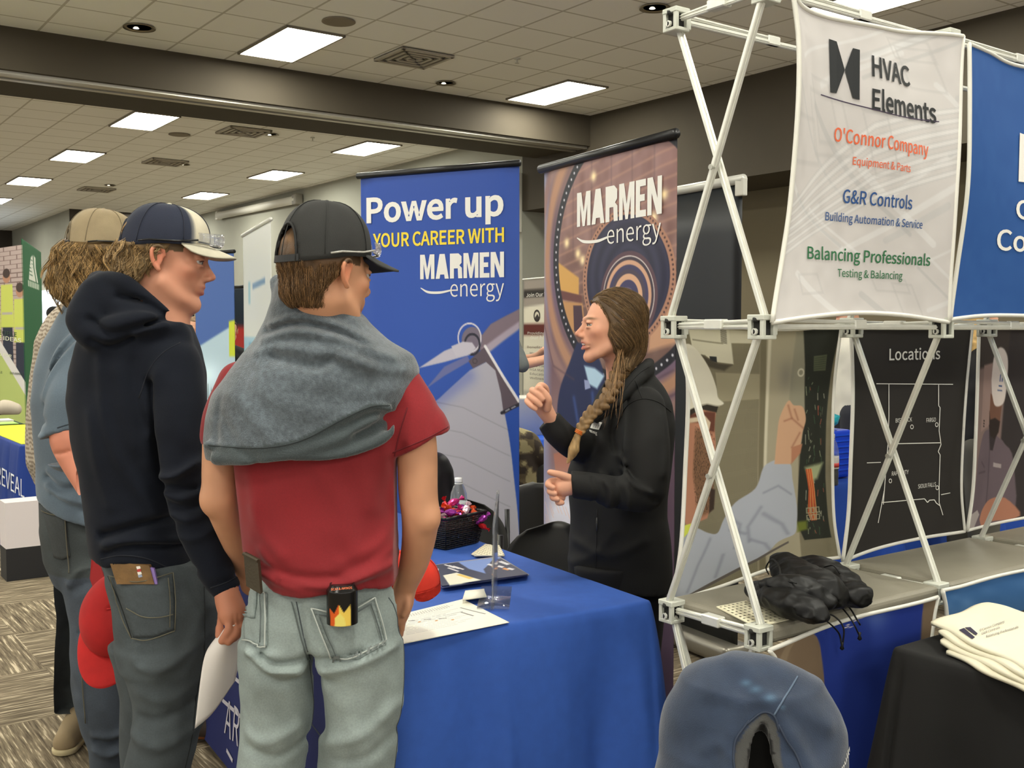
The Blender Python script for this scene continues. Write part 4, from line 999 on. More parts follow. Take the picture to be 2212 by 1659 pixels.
def pxtext(s, x0, y0, x1, y1, hpx, weight=0.0, shear=0.0):
    """a word from (x0,y0) to (x1,y1) along its baseline, hpx tall"""
    V, F = text2d(s, 1.0, weight=weight) if isinstance(s, str) else s
    V = np.array(V); Wd = V[:, 0].max(); u = V[:, 0] / Wd
    return np.stack([x0 + (x1 - x0) * u + V[:, 1] * hpx * shear, y0 + (y1 - y0) * u - V[:, 1] * hpx] + ([V[:, 2]] if V.shape[1] > 2 else []), 1), F
def S(py, pl, pr, d, ry): 
    c = P((pl + pr) / 2, py, d); return (c.z, c.x, d, (pr - pl) / 2 / FPX * d, ry)

# ------------------------------------------------------------------ cloth-covered tables
def tablecloth(name, label, corners, zt, m, seed=0, zb=0.01, amp=.022, flare=.03, corner=.07, rad=.02, nper=520, nz=34, cat='tablecloth', colfn=None, hemwave=0):
    c = [Vector((p[0], p[1], 0)) for p in corners]; cen = sum(c, Vector()) / 4; r = np.random.default_rng(seed); pts, nrm, cw = [], [], []
    L_ = [(c[(i + 1) % 4] - c[i]).length for i in range(4)]; per = sum(L_); acc = 0
    for i in range(4):
        a, b = c[i], c[(i + 1) % 4]; d = (b - a).normalized(); n = Vector((d.y, -d.x, 0))
        if n.dot(a - cen) < 0: n = -n
        pv = (a - c[i - 1]).normalized(); n0 = Vector((pv.y, -pv.x, 0)); n0 = -n0 if n0.dot(a - cen) < 0 else n0
        for k in range(8):
            t = k / 8; nn = (n0 * (1 - t) + n * t).normalized(); inn = a - (n0 + n) * rad; pts.append(inn + nn * rad); nrm.append(nn); cw.append((acc, 1.0))
        K = int(nper * L_[i] / per)
        for k in range(K):
            s_ = rad + (L_[i] - 2 * rad) * (k + .5) / K; pts.append(a + d * s_); nrm.append(n); cw.append((acc + s_, math.exp(-(min(s_, L_[i] - s_) / .10) ** 2)))
        acc += L_[i]
    ph = r.uniform(0, 6.28, 8); fr = [7, 11, 16, 21, 28, 35, 44, 55]; n = len(pts); rings = []
    def fold(s_): return sum(math.sin(2 * math.pi * fr[j] * s_ / per * 1.0 + ph[j]) * [1, .9, .9, .8, .5, .4, .25, .2][j] for j in range(8)) / 2.6
    pa = np.array([tuple(p) for p in pts]); na = np.array([tuple(p) for p in nrm]); fo = np.array([fold(s_) for s_, _ in cw]); co = np.array([w_ for _, w_ in cw])
    for t in (.0, .5): q = pa - na * (.005 * (1 - t) + .0135); q[:, 2] = zt; rings.append(q)
    for a in (0, 40, 75): a_ = math.radians(a); q = pa - na * .012 * (1 - math.sin(a_)); q[:, 2] = zt - .012 * (1 - math.cos(a_)); rings.append(q)
    for j in range(1, nz + 1):
        t = j / nz; out = flare * t + amp * fo * (t ** .6) * (1 - .5 * co) + amp * .9 * (t ** .7) + amp * .35 * np.sin(fo * 3 + t * 5) * t + corner * co * t ** .9 * (1 + .35 * np.sin(fo * 4))
        q = pa + na * out[:, None]; q[:, 2] = zt - .012 - (zt - zb - .012) * t + (hemwave * t * np.sin(fo * 5) if hemwave else 0); rings.append(q)
    V = np.vstack(rings); m_ = len(rings); F = []
    i0 = np.arange(n); i1 = (i0 + 1) % n
    F = np.vstack([np.stack([i0 + k * n, i1 + k * n, i1 + (k + 1) * n, i0 + (k + 1) * n], -1) for k in range(m_ - 1)])
    bm = bmesh.new(); vs = [bm.verts.new(v) for v in V]
    for f in F: bm.faces.new([vs[i] for i in f])
    bm.faces.new(vs[:n][::-1])
    bmesh.ops.recalc_face_normals(bm, faces=bm.faces); me = bpy.data.meshes.new(name); bm.to_mesh(me); bm.free()
    if colfn is not None: setcol(me, lin(np.clip(colfn(V), 0, 255)))
    o = link(name, me, m, None, True); me.polygons[len(F)].use_smooth = False
    return tag(o, label, cat)
TZ = .75
M_blue = mat('blue_cloth', (46, 88, 174), .8, noise=.05, nscale=30, bump=.25, bscale=1200)
dl, dsx = Vector((-.512, .859, 0)), Vector((.859, .512, 0))
R0 = onZ(1412, 1297, TZ); R0.z = 0; L0 = R0 - dsx * .80; R1, L1 = R0 + dl * 1.83, L0 + dl * 1.83
main = tablecloth('tablecloth', 'royal blue cloth draped to the floor over the near display table', [L0, R0, R1, L1], TZ, M_blue, seed=4, amp=.034, flare=.0, corner=.05)
ms = Surf(main)
M_logo = mat('cloth_print', (196, 192, 200), .8)
nv = mat('cloth_print_navy', (20, 32, 92), .8)
# printed side panel of the cloth, facing the boys: white bands and the letters AR
Ln = -dsx
def side(x, z): return L0 + dl * x + Ln * (.034 + .055 * (1 - z / TZ)) + Vector((0, 0, z))
def sidepx(px, py):
    r = ray(px, py); n_ = Ln; k_ = ((L0 + Ln * .06) - O).dot(n_) / r.dot(n_); v = O + r * k_; return ((v - L0).dot(dl), v.z)
decal('print', poly2d([(.12, .02), (1.7, .02), (1.7, .66), (.12, .66)]), lambda x, y: side(x, y) + Ln * .004, nv, main).location = (0, 0, 0)
bands = [stroke2d([sidepx(*p) for p in q], .014) for q in ([(512, 1462), (535, 1482)], [(492, 1510), (532, 1546)], [(508, 1616), (522, 1640)])]
hA = sidepx(505, 1548)[1] - sidepx(505, 1596)[1]
xa = sidepx(500, 1590)[0]
wdw = text2d('RAM'[::-1], hA, weight=.0)
tA, tR = text2d('A', .12, xs=.8, weight=.0), text2d('R', .12, xs=.8, weight=.0)
pa_, pr_ = sidepx(506, 1585), sidepx(522, 1600)
flip = lambda t: (t[0] * np.array([-1, 1, 1]), t[1])
bands += [at2d(flip(tA), pa_[0] + .03, pa_[1]), at2d(flip(tR), pr_[0] + .02, pr_[1])]
decal('print', join2d(bands), lambda x, y: side(x, y) + Ln * .007, M_logo, main).location = (0, 0, 0)
# black table at the right
Bk = onZ(1922, 1397, TZ); Bk.z = 0
tablecloth('tablecloth', 'black cloth draped over the table in the lower right corner', [Bk, Bk + AX * 1.5, Bk + AX * 1.5 - BX * .78, Bk - BX * .78], TZ, mat('black_cloth', (10, 9, 8), .85, bump=.3, bscale=1200), seed=9, amp=.03, flare=.02, corner=.09)
# cream tote bags on it
t = empty('folded_tote_bags', onZ(2130, 1400, TZ), 'pile of folded cream cotton tote bags with black print on the black table', 'tote bags')
M_cot = mat('cotton', (226, 220, 196), .85, bump=.3, bscale=900, noise=.03, nscale=12)
def bagfn(k):
    c = [onZ(2010 + k * 12, 1382 + k * 12, TZ), onZ(2125 + 6 * k, 1338, TZ), onZ(2450, 1420 + k * 6, TZ), onZ(2300, 1530 + k * 5, TZ)]
    def fn(U, V):
        e = [np.array(x) for x in c]; U3, V3 = U[..., None], V[..., None]
        q = (1 - U3) * (1 - V3) * e[0] + U3 * (1 - V3) * e[1] + U3 * V3 * e[2] + (1 - U3) * V3 * e[3]
        z = TZ + .010 + (3 - k) * .011 + .003 * np.sin(U * 9 + k) * np.sin(V * 11 + k) - .006 * np.exp(-(np.minimum(np.minimum(U, 1 - U), np.minimum(V, 1 - V)) / .03) ** 2)
        return q[..., 0] + .006 * np.sin(V * 13 + k * 2), q[..., 1] + .006 * np.sin(U * 9 + k * 3), z
    return fn
for k in (3, 2, 1, 0):
    ob_ = link('bag', grid_mesh('bag', bagfn(k), 40, 40, None, thick=-.008), M_cot, t)
bs_ = Surf(ob_)
M_ink = mat('ink_bag', (44, 38, 60), .8)
sdecal(bs_, 'print', join2d([pxtext("O'Connor Company", 2116, 1366, 2170, 1346, 5), pxtext('G&R Controls', 2120, 1373, 2160, 1359, 5), pxtext('Balancing Professionals', 2130, 1379, 2200, 1358, 5), poly2d([(2072, 1362), (2082, 1358), (2106, 1378), (2100, 1382)], [(2084, 1357), (2096, 1356), (2112, 1370), (2108, 1374)])]), M_ink, t, .002)

# ------------------------------------------------------------------ things on the blue table
def quad_sheet(name, pts, z0, th, m, parent, colfn=None, nu=2, nv=2, curl=0):
    c = [np.array(onZ(x, y, z0)) for x, y in pts]
    def fn(U, V):
        U3, V3 = U[..., None], V[..., None]; q = (1 - U3) * (1 - V3) * c[0] + U3 * (1 - V3) * c[1] + U3 * V3 * c[2] + (1 - U3) * V3 * c[3]
        return q[..., 0], q[..., 1], z0 + th + curl * (U - .5) ** 2 * 4 * 1.0 + 0 * V
    me = grid_mesh(name, fn, nu, nv, colfn, thick=-th); return link(name, me, m, parent)
M_paper = mat('paper', (240, 236, 220), .75)
M_pv = mat('printed_paper', vcol=True, rough=.5)
t = empty('handout_sheet', onZ(980, 1345, TZ), 'large white sign-up sheet lying at the front edge of the blue table', 'paper')
def art_paper(U, V):
    C = np.ones(U.shape + (3,)) * np.array([240, 236, 220.])
    for k in range(15):
        y = .12 + k * .045; a = (np.abs(V - y) < .006) & (U > .06) & (U < .78 - .1 * ((k * 7) % 3)); C = np.where((a & (vnoise(U, V, 60, k) > -.3))[..., None], 172, C)
    for k in range(18):
        u = .10 + k * .035; C = paint(C, psdf(U, V, [(u, .06), (u + .008, .06), (u + .02, .16), (u + .012, .16)]), (150, 146, 138), .008)
    for u, v in ((.24, .42), (.42, .5), (.58, .58)):
        C = paint(C, np.hypot(U - u, V - v) - .018, (190, 130, 60), .006); C = paint(C, psdf(U, V, [(u - .12, v - .13), (u - .04, v - .10), (u - .04, v - .08), (u - .12, v - .11)]), (90, 88, 84), .006)
    C = paint(C, psdf(U, V, [(.80, .25), (.82, .25), (.95, .62), (.93, .62)]), (110, 108, 102), .006); C = paint(C, psdf(U, V, [(.74, .4), (.76, .4), (.82, .6), (.8, .6)]), (90, 90, 84), .006)
    return C
quad_sheet('sheet', [(858, 1332), (1000, 1297), (1100, 1347), (866, 1394)], TZ + .001, .002, M_pv, t, art_paper, 140, 110)
t = empty('business_cards', onZ(1025, 1290, TZ), 'small stack of white business cards at the foot of the acrylic holder', 'business cards')
for k, dx in ((0, 0), (1, 1.5), (2, -1)):
    quad_sheet('card', [(1000 + dx, 1299), (1006 + dx, 1280), (1046, 1277 + dx), (1050 + dx, 1293)], TZ + .002 + k * .006, .003, M_paper, t)
t = empty('sign_holder', onZ(1068, 1300, TZ), 'clear acrylic upright sign holder seen edge-on, on the blue table', 'sign holder')
M_acr = mat('acrylic', (225, 230, 235), .04, trans=.92, ior=1.3, alpha=.55)
quad_sheet('base_plate', [(1030, 1318), (1040, 1270), (1106, 1271), (1100, 1319)], TZ + .003, .003, M_acr, t)
pb_, pf_ = onZ(1072, 1276, TZ + .006), onZ(1064, 1318, TZ + .006)
tp = pb_ + Vector((.004, .012, 0)); hh = P(1075, 1062, tp.y).z - TZ
dd_ = (pb_ - pf_).normalized(); nn_ = Vector((dd_.y, -dd_.x, 0))
upv = Vector((0, 0, hh)) + Vector((.006, 0, 0))
MB().prism([pf_, pb_, pb_ + upv, pf_ + upv * .80], nn_ * .003).build('front_pane', M_acr, t)
MB().prism([pf_ - nn_ * .0045, pb_ - nn_ * .0045, pb_ + upv - nn_ * .0045, pf_ + upv * .8 - nn_ * .0045], nn_ * .003).build('back_pane', M_acr, t)
MB().prism([pf_ - nn_ * .0012 + upv * .08, pb_ - nn_ * .0012 + upv * .08, pb_ + upv * .96 - nn_ * .0012, pf_ + upv * .77 - nn_ * .0012], nn_ * .001).build('insert_sheet', mat('insert_paper', (150, 150, 150), .6), t)
def art_br(U, V):
    C = np.ones(U.shape + (3,)) * np.array([34, 38, 66.])
    C = paint(C, psdf(U, V, [(.1, .55), (.28, .5), (.45, .98), (.08, 1.02)]), (226, 222, 200), .01)
    C = paint(C, psdf(U, V, [(.25, .6), (.30, .58), (.40, .85), (.34, .87)]), (224, 190, 90), .01)
    C = paint(C, psdf(U, V, [(.42, -.1), (1.05, -.1), (1.0, .15), (.8, .25), (.62, .5), (.58, .72), (.46, .4)]), (120, 146, 206), .02)
    C = paint(C, psdf(U, V, [(.66, .45), (.9, .05), (1.1, .1), (1.1, 1.1), (.7, 1.1), (.62, .7)]), (44, 44, 70), .01)
    for (u, v) in ((.22, .12), (.26, .18), (.30, .24), (.22, .3)): C = paint(C, psdf(U, V, [(u, v - .08), (u + .03, v - .09), (u + .11, v + .15), (u + .08, v + .16)]), (224, 220, 220), .008)
    for (u, v, c_) in ((.72, .3, (226, 222, 224)), (.74, .42, (224, 150, 70)), (.80, .45, (226, 222, 224)), (.82, .6, (224, 150, 70)), (.87, .62, (226, 222, 224))): C = paint(C, psdf(U, V, [(u, v), (u + .05, v - .04), (u + .09, v + .06), (u + .04, v + .1)]), c_, .008)
    C = paint(C, psdf(U, V, [(.9, .22), (.96, .2), (1.0, .42), (.94, .44)]), (220, 218, 220), .008)
    C = paint(C, psdf(U, V, [(.0, .2), (.1, .3), (.12, .2)]), (220, 218, 226), .008)
    return C
t = empty('brochures', onZ(1035, 1240, TZ), 'stack of glossy navy brochures with pale blue and orange print on the blue table', 'brochures')
for k in range(4): quad_sheet('brochure', [(918 + k, 1228), (1078, 1206 + k), (1143 - k, 1246), (955, 1274 - k)], TZ + .001 + k * .0042, .004, M_pv, t, art_br if k == 3 else (lambda U, V: np.ones(U.shape + (3,)) * np.array([170, 172, 186.])), 120 if k == 3 else 2, 80 if k == 3 else 2)
for k, (q, lb) in enumerate((([(1018, 1200), (1048, 1178), (1062, 1180), (1030, 1205)], 'small cream sticker sheet peeking out from under the candy basket'), ([(1024, 1206), (1042, 1186), (1078, 1184), (1090, 1206)], 'stack of cream sticker sheets beside the candy basket'))):
    o = quad_sheet('sticker_sheet', q, TZ + .001, .006 if k else .003, M_pv, None, lambda U, V: np.where(((np.sin(U * 40) * np.sin(V * 34)) > .45)[..., None], np.array([120, 110, 70.]), np.array([236, 228, 198.])), 60, 40)
    tag(o, lb, 'sticker sheet')
# candy basket
bc = onZ(968, 1176, TZ); bc.z = TZ
t = empty('candy_basket', bc, 'black woven basket full of pink and red wrapped sweets on the blue table', 'basket')
bx, by, bh = .102, .084, .112
ba = math.radians(50); Rb = Matrix.Rotation(ba, 4, 'Z')
def bpt(x, y, z): return bc + Rb @ Vector((x, y, z))
M_wick = mat('black_wicker', (16, 15, 14), .35)
wv = MB()
for j in range(15):
    z = .006 + bh * j / 15; s_ = .82 + .2 * z / bh; p_ = []
    for (x0, y0), (x1, y1) in (((-1, -1), (1, -1)), ((1, -1), (1, 1)), ((1, 1), (-1, 1)), ((-1, 1), (-1, -1))):
        for k in range(12):
            u = k / 12; x, y = x0 + (x1 - x0) * u, y0 + (y1 - y0) * u; wob = 1 + (.018 if (k + j) % 2 else -.012); p_.append(bpt(x * bx * s_ * wob, y * by * s_ * wob, z))
    p_.append(p_[0]); wv.tube(p_, .0030, 5, cap=False)
wv.build('weave', M_wick, t, True)
uv = MB()
for (x0, y0), (x1, y1) in (((-1, -1), (1, -1)), ((1, -1), (1, 1)), ((1, 1), (-1, 1)), ((-1, 1), (-1, -1))):
    for k in range(12):
        u = k / 12; x, y = x0 + (x1 - x0) * u, y0 + (y1 - y0) * u; uv.tube([bpt(x * bx * .82, y * by * .82, .003), bpt(x * bx * 1.03, y * by * 1.03, bh)], .0022, 5)
uv.build('upright', M_wick, t, True)['kind'] = 'stuff'
rm = MB(); rp = [bpt(x * bx * 1.05, y * by * 1.05, bh + .004) for x, y in ((-1, -1), (0, -1), (1, -1), (1, 0), (1, 1), (0, 1), (-1, 1), (-1, 0), (-1, -1))]
for a, b in zip(rp, rp[1:]): rm.tube([a, b], .0055, 8)
rm.build('rim', M_wick, t, True)
MB().prism([bpt(x * bx * .80, y * by * .80, .002) for x, y in ((-1, -1), (1, -1), (1, 1), (-1, 1))], (0, 0, .004)).build('base', M_wick, t)
fill = MB().prism([bpt(x * bx * .9, y * by * .9, .05) for x, y in ((-1, -1), (1, -1), (1, 1), (-1, 1))], (0, 0, .02)).build('liner', mat('liner', (70, 20, 24), .6), t)
CC = [('pink', (206, 52, 130)), ('red', (190, 30, 36)), ('orange', (226, 84, 40)), ('violet', (150, 50, 150)), ('silver', (206, 176, 190))]
def candy(c, r0, k, place):
    cn, col = CC[k % 5]; bm = bmesh.new(); rr = random.Random(k)
    bmesh.ops.create_icosphere(bm, subdivisions=2, radius=1.0)
    d = Vector((rr.uniform(-1, 1), rr.uniform(-1, 1), rr.uniform(-.3, .6))).normalized(); M = d.to_track_quat('X', 'Z').to_matrix()
    for v in bm.verts: v.co = Vector((v.co.x * 1.25, v.co.y * .8, v.co.z * .7)) * r0 * (1 + rr.uniform(-.14, .14))
    for s_ in (-1, 1):
        base = [bm.verts.new(Vector((s_ * r0 * 1.15, r0 * .12 * math.cos(a), r0 * .12 * math.sin(a)))) for a in (0, 2.1, 4.2)]
        ring = [bm.verts.new(Vector((s_ * r0 * rr.uniform(1.7, 2.2), r0 * .7 * math.cos(a), r0 * .5 * math.sin(a)))) for a in np.linspace(0, 6.28, 7)[:-1]]
        for i in range(6): bm.faces.new((base[i // 2], ring[i], ring[(i + 1) % 6])) 
    for v in bm.verts: v.co = M @ v.co
    me = bpy.data.meshes.new('wrapped_sweet'); bm.to_mesh(me); bm.free()
    o = link('wrapped_sweet', me, mat('foil_' + cn, col, .25, metal=.45)); o.location = c
    tag(o, f'{cn} foil-wrapped sweet {place}', 'sweet', 'wrapped sweets in the black basket')
k = 0
places = ['at the near corner of the basket', 'against the bottle side of the basket', 'in the middle of the heap', 'at the left rim', 'on top of the heap', 'at the back corner', 'half buried at the right rim', 'beside the rim nearest the brochures', 'tucked under its neighbours', 'leaning on the far rim', 'low in the heap', 'at the centre of the near rim', 'at the right corner', 'near the elbow of the boy', 'behind the topmost one', 'by the left corner', 'next to the back rim']
for i in range(5):
    for j in range(3):
        x, y = (-.8 + .4 * i) * bx, (-.62 + .62 * j) * by; candy(bpt(x, y, bh - .008 + .016 * ((i + j) % 2) + .014 * (1 - abs(i - 2) / 2)), .0175, k, places[k]); k += 1
candy(bpt(.04, .01, bh + .035), .019, 20, places[15]); candy(bpt(.085, -.092, bh - .018), .017, 23, 'hanging out over the near rim of the basket'); candy(bpt(.075, -.1, bh - .045), .015, 21, 'stuck in the weave below the rim')
# water bottle
def bottle(name, loc, s, label, cat, body, cap, liquid=None, lab=(225, 228, 232), lab2=(60, 110, 190)):
    t = empty(name, loc, label, cat)
    prof = [(.030, 0), (.033, .004), (.0325, .02), (.0305, .024), (.0325, .03), (.0325, .055), (.031, .06), (.0325, .065), (.0325, .125), (.0305, .15), (.022, .176), (.0135, .19), (.0125, .2)]
    MB().lathe(loc, [(r * s, z * s) for r, z in prof], 28).build('body', body, t, True)
    if liquid: MB().lathe(loc, [(r * s * .93, z * s) for r, z in [(.029, .003), (.0325, .006), (.0325, .09), (.0325, .11)]], 24).build('liquid', liquid, t, True)
    l = MB().lathe(loc, [(.0331 * s, .07 * s), (.0335 * s, .071 * s), (.0335 * s, .118 * s), (.0331 * s, .119 * s)], 28).build('label', mat('label_%d' % lab[0], lab, .5), t, True)
    MB().lathe(loc, [(.0337 * s, .076 * s), (.0337 * s, .094 * s)], 28).build('label_band', mat('band_%d' % lab2[0], lab2, .5), l, True)
    MB().lathe(loc, [(.0150 * s, .193 * s), (.0155 * s, .195 * s), (.0155 * s, .207 * s), (.0148 * s, .21 * s)], 24).build('cap', cap, t, True)
    MB().lathe(loc, [(.0158 * s, .187 * s), (.0158 * s, .190 * s)], 20).build('neck_ring', cap, t, True)
M_clear = mat('clear_plastic', (225, 235, 240), .05, trans=.9, ior=1.25, alpha=.6); M_cap = mat('bottle_cap', (235, 236, 236), .5)
bottle('water_bottle', onZ(991, 1150, TZ), 1.0, 'clear water bottle with white cap behind the candy basket', 'water bottle', M_clear, M_cap)

# ------------------------------------------------------------------ folding chairs
def chair(loc, yaw, label, seat=True, scale=1.0):
    """yaw: direction the sitter faces (angle from +X)"""
    t = empty('folding_chair', loc, label, 'chair', 'black folding chairs')
    f, r_ = Vector((math.cos(yaw), math.sin(yaw), 0)), Vector((math.sin(yaw), -math.cos(yaw), 0)); Z = Vector((0, 0, 1)); L = lambda a, b, c: Vector(loc) + r_ * a * scale + f * b * scale + Z * c * scale
    Mp, Mt = mat('chair_plastic', (52, 51, 47), .45, bump=.1), mat('chair_tube', (30, 30, 30), .35, metal=.3)
    bm = bmesh.new(); rows = []
    for j in range(11):
        v = j / 10; z = .50 + .27 * v; hw = .225 * (1 - .02 * v) * (1 if v < .3 else math.sqrt(max(0, 1 - ((v - .3) / .705) ** 2)) * .93 + .07); row = []
        for i in range(17):
            u = -1 + 2 * i / 16; row.append(L(hw * u, -.20 - .035 * v + .05 * (u * u) * 1.0, z - .0))
        rows.append(row)
    vs = [[bm.verts.new(p) for p in row] for row in rows]; vb = [[bm.verts.new(p - f * .018) for p in row] for row in rows]
    for a, b, fl in ((vs, None, 0), (vb, None, 1)):
        for j in range(10):
            for i in range(16): q = (a[j][i], a[j][i + 1], a[j + 1][i + 1], a[j + 1][i]); bm.faces.new(q if not fl else q[::-1])
    bd = [(0, i) for i in range(17)] + [(j, 16) for j in range(1, 11)] + [(10, i) for i in range(15, -1, -1)] + [(j, 0) for j in range(9, 0, -1)]
    for a, b in zip(bd, bd[1:] + bd[:1]): bm.faces.new((vs[a[0]][a[1]], vs[b[0]][b[1]], vb[b[0]][b[1]], vb[a[0]][a[1]]))
    bmesh.ops.recalc_face_normals(bm, faces=bm.faces); me = bpy.data.meshes.new('backrest'); bm.to_mesh(me); bm.free(); link('backrest', me, Mp, t, True)
    MB().box(L(0, .02, .44), (.40 * scale, .38 * scale, .03 * scale), Matrix.Rotation(yaw - math.pi / 2, 4, 'Z'), .013, 3).build('seat', Mp, t)
    for s_ in (-1, 1):
        MB().tube([L(s_ * .225, -.19, .72), L(s_ * .225, -.17, .46), L(s_ * .225, .20, .02)], .011 * scale, 8).build('leg', Mt, t, True)
        MB().tube([L(s_ * .205, .12, .44), L(s_ * .205, -.24, .02)], .010 * scale, 8).build('leg', Mt, t, True)
    MB().tube([L(-.225, .14, .10), L(.225, .14, .10)], .008, 8).build('stretcher', Mt, t, True); MB().tube([L(-.205, -.21, .06), L(.205, -.21, .06)], .008, 8).build('stretcher', Mt, t, True)
    return t
yb = math.atan2(-dsx.y, -dsx.x)
yb = math.radians(-97)
c2 = P(1192, 1143, 4.12); c2.z = 0; chair(c2 - Vector((0, .2, 0)), yb, 'black folding chair between the woman and the blue table')
c1 = P(1004, 1088, 4.72); c1.z = 0; chair(c1 - Vector((0, .2, 0)), math.radians(-80), 'black folding chair behind the water bottle and basket')
# backpack on that chair
bp = P(938, 1060, 4.62)
s_ = Sdf((bp.x - .25, bp.y - .2, .44), (bp.x + .2, bp.y + .2, 1.1), .009)
s_.chain([(bp.x - .02, bp.y, .56), (bp.x - .01, bp.y, .88), (bp.x - .05, bp.y, .92)], [.12, .10, .06], .02); s_.chain([(bp.x + .03, bp.y, .93), (bp.x + .07, bp.y, .84), (bp.x + .08, bp.y, .62)], [.022, .028, .03], .01)
s_.bump(lambda X, Y, Z: .012 * noise3(X, Y, Z, 14))
tag(s_.mesh('backpack', mat('nylon_black', (20, 20, 22), .4, bump=.2, bscale=400)), 'black backpack standing on the chair behind the basket', 'backpack')

# ------------------------------------------------------------------ drawstring bags on the near shelf
M_ny = mat('drawstring_nylon', (9, 9, 9), .5, bump=.25, bscale=60, spec=.3)
def dbag(pts, rads, label, seed, sag=()):
    """pts in photograph points with height above the shelf"""
    P3 = [onZ(x, y, SHELF_Z + h) for x, y, h in pts]; a = np.array([tuple(p) for p in P3]); m = max(rads) + .03
    s = Sdf(a.min(0) - m, a.max(0) + m, .0045); s.chain(P3, rads, .01, flat=((0, 0, 1), .62))
    s.bump(lambda X, Y, Z: .024 * noise3(X, Y, Z, 18, seed) + .028 * np.abs(noise3(X * .7, Y, Z, 34, seed + 1)) + .008 * np.abs(noise3(X, Y * .6, Z, 75, seed + 2)) - .012)
    s.cut(lambda X, Y, Z: SHELF_Z + .001 - Z)
    o = s.mesh('drawstring_bag', M_ny, None, None, 1); return tag(o, label, 'bag', 'black drawstring bags')
def cords(o, lines):
    for l in lines:
        p_ = [onZ(x, y, SHELF_Z + h) if h > -.5 else P(x, y, 2.62) for x, y, h in l]
        MB().tube([Vector(q) for q in catmull([tuple(v) for v in p_], 6)], .0022, 6).build('cord', M_ny, o, True).location = (0, 0, 0)
g1 = dbag([(1648, 1276, .04), (1690, 1292, .05), (1735, 1312, .045), (1768, 1330, .03)], [.034, .056, .05, .022], 'black drawstring bag lying nearest the shelf edge, neck towards the front', 1)
g2 = dbag([(1690, 1210, .10), (1715, 1235, .08), (1760, 1265, .07), (1795, 1290, .045)], [.02, .052, .06, .04], 'black drawstring bag on top with its pointed corner sticking up', 2)
g3 = dbag([(1735, 1225, .05), (1775, 1235, .055), (1815, 1255, .05), (1840, 1285, .04)], [.04, .055, .045, .045], 'black drawstring bag at the right of the heap with rounded gathered neck', 3)
g4 = dbag([(1665, 1262, .075), (1700, 1262, .085), (1735, 1275, .07), (1775, 1300, .045)], [.022, .035, .045, .03], 'black drawstring bag squeezed between its neighbours in the heap', 4)
cords(g1, [[(1765, 1330, .02), (1790, 1345, .004), (1812, 1368, -1), (1818, 1392, -1)], [(1768, 1325, .02), (1800, 1330, .01), (1822, 1356, -1), (1820, 1396, -1)]])
cords(g2, [[(1790, 1295, .04), (1815, 1310, .015), (1840, 1340, -1), (1856, 1372, -1)], [(1795, 1300, .03), (1830, 1308, .01), (1852, 1340, -1), (1858, 1350, -1)], [(1660, 1240, .06), (1655, 1225, .09), (1668, 1208, .12), (1682, 1222, .12), (1690, 1250, .1), (1720, 1260, .1)]])
cords(g3, [[(1780, 1225, .09), (1800, 1222, .1), (1815, 1240, .08)], [(1840, 1300, .03), (1850, 1306, .01), (1845, 1312, .006)]])
for x, y in ((1819, 1394), (1857, 1373)):
    p_ = P(x, y, 2.62); MB().lathe(p_, [(.002, -.012), (.006, -.008), (.003, 0), (.004, .008)], 8).build('cord_end', M_ny, g1, True).location = (0, 0, 0)

# ------------------------------------------------------------------ jacket over a chair in the foreground
hc = P(1635, 1500, 2.02); yf = math.radians(100)
cl = Vector((hc.x, hc.y + .02, 0)); chair(cl + Vector((math.cos(yf), math.sin(yf), 0)) * .2, yf, 'black folding chair hidden under the dusty blue sweatshirt in the foreground', scale=.9)
M_sw = mat('sweatshirt_blue', vcol=True, rough=.95, noise=.12, nscale=26, bump=.5, bscale=500, sheen=.3)
s = Sdf((.15, 1.72, .35), (.78, 2.35, .98), .0045)
s.stack([S(1490, 1500, 1752, 2.03, .09), S(1530, 1460, 1792, 2.03, .12), S(1570, 1442, 1814, 2.03, .135), S(1610, 1422, 1826, 2.02, .15), S(1680, 1402, 1838, 2.02, .15), S(1800, 1392, 1850, 2.02, .15)], .02)
s.chain([P(1530, 1548, 2.03), P(1560, 1525, 2.03), P(1610, 1515, 2.03), P(1660, 1520, 2.03), P(1704, 1548, 2.03), P(1732, 1590, 2.03)], [.075, .085, .088, .088, .082, .075], .05)
s.bump(lambda X, Y, Z: .012 * noise3(X, Y, Z, 7, 3) + .006 * noise3(X + Z, Y, Z - X, 16, 5))
hp = lambda *p: [P(x, y, 1.88) for x, y in p]
for pts, h_, w_ in ((hp((1610, 1545), (1585, 1600), (1580, 1680)), .012, .016), (hp((1690, 1560), (1730, 1620), (1760, 1680)), .012, .016), (hp((1700, 1540), (1760, 1560), (1810, 1590)), .010, .02), (hp((1560, 1500), (1500, 1560), (1450, 1640)), .008, .03), (hp((1665, 1520), (1620, 1470), (1560, 1440)), .006, .02), (hp((1530, 1640), (1560, 1625), (1580, 1640)), .008, .012)): s.fold(pts, h_, w_)
for d_ in (1.80, 1.84, 1.88, 1.92, 1.95): s.chain([P(1648, 1572, d_), P(1641, 1612, d_), P(1650, 1720, d_), P(1655, 1830, d_)], [.009, .022, .036, .05], .006, mode='carve')
BLU = np.array([42, 54, 74.])
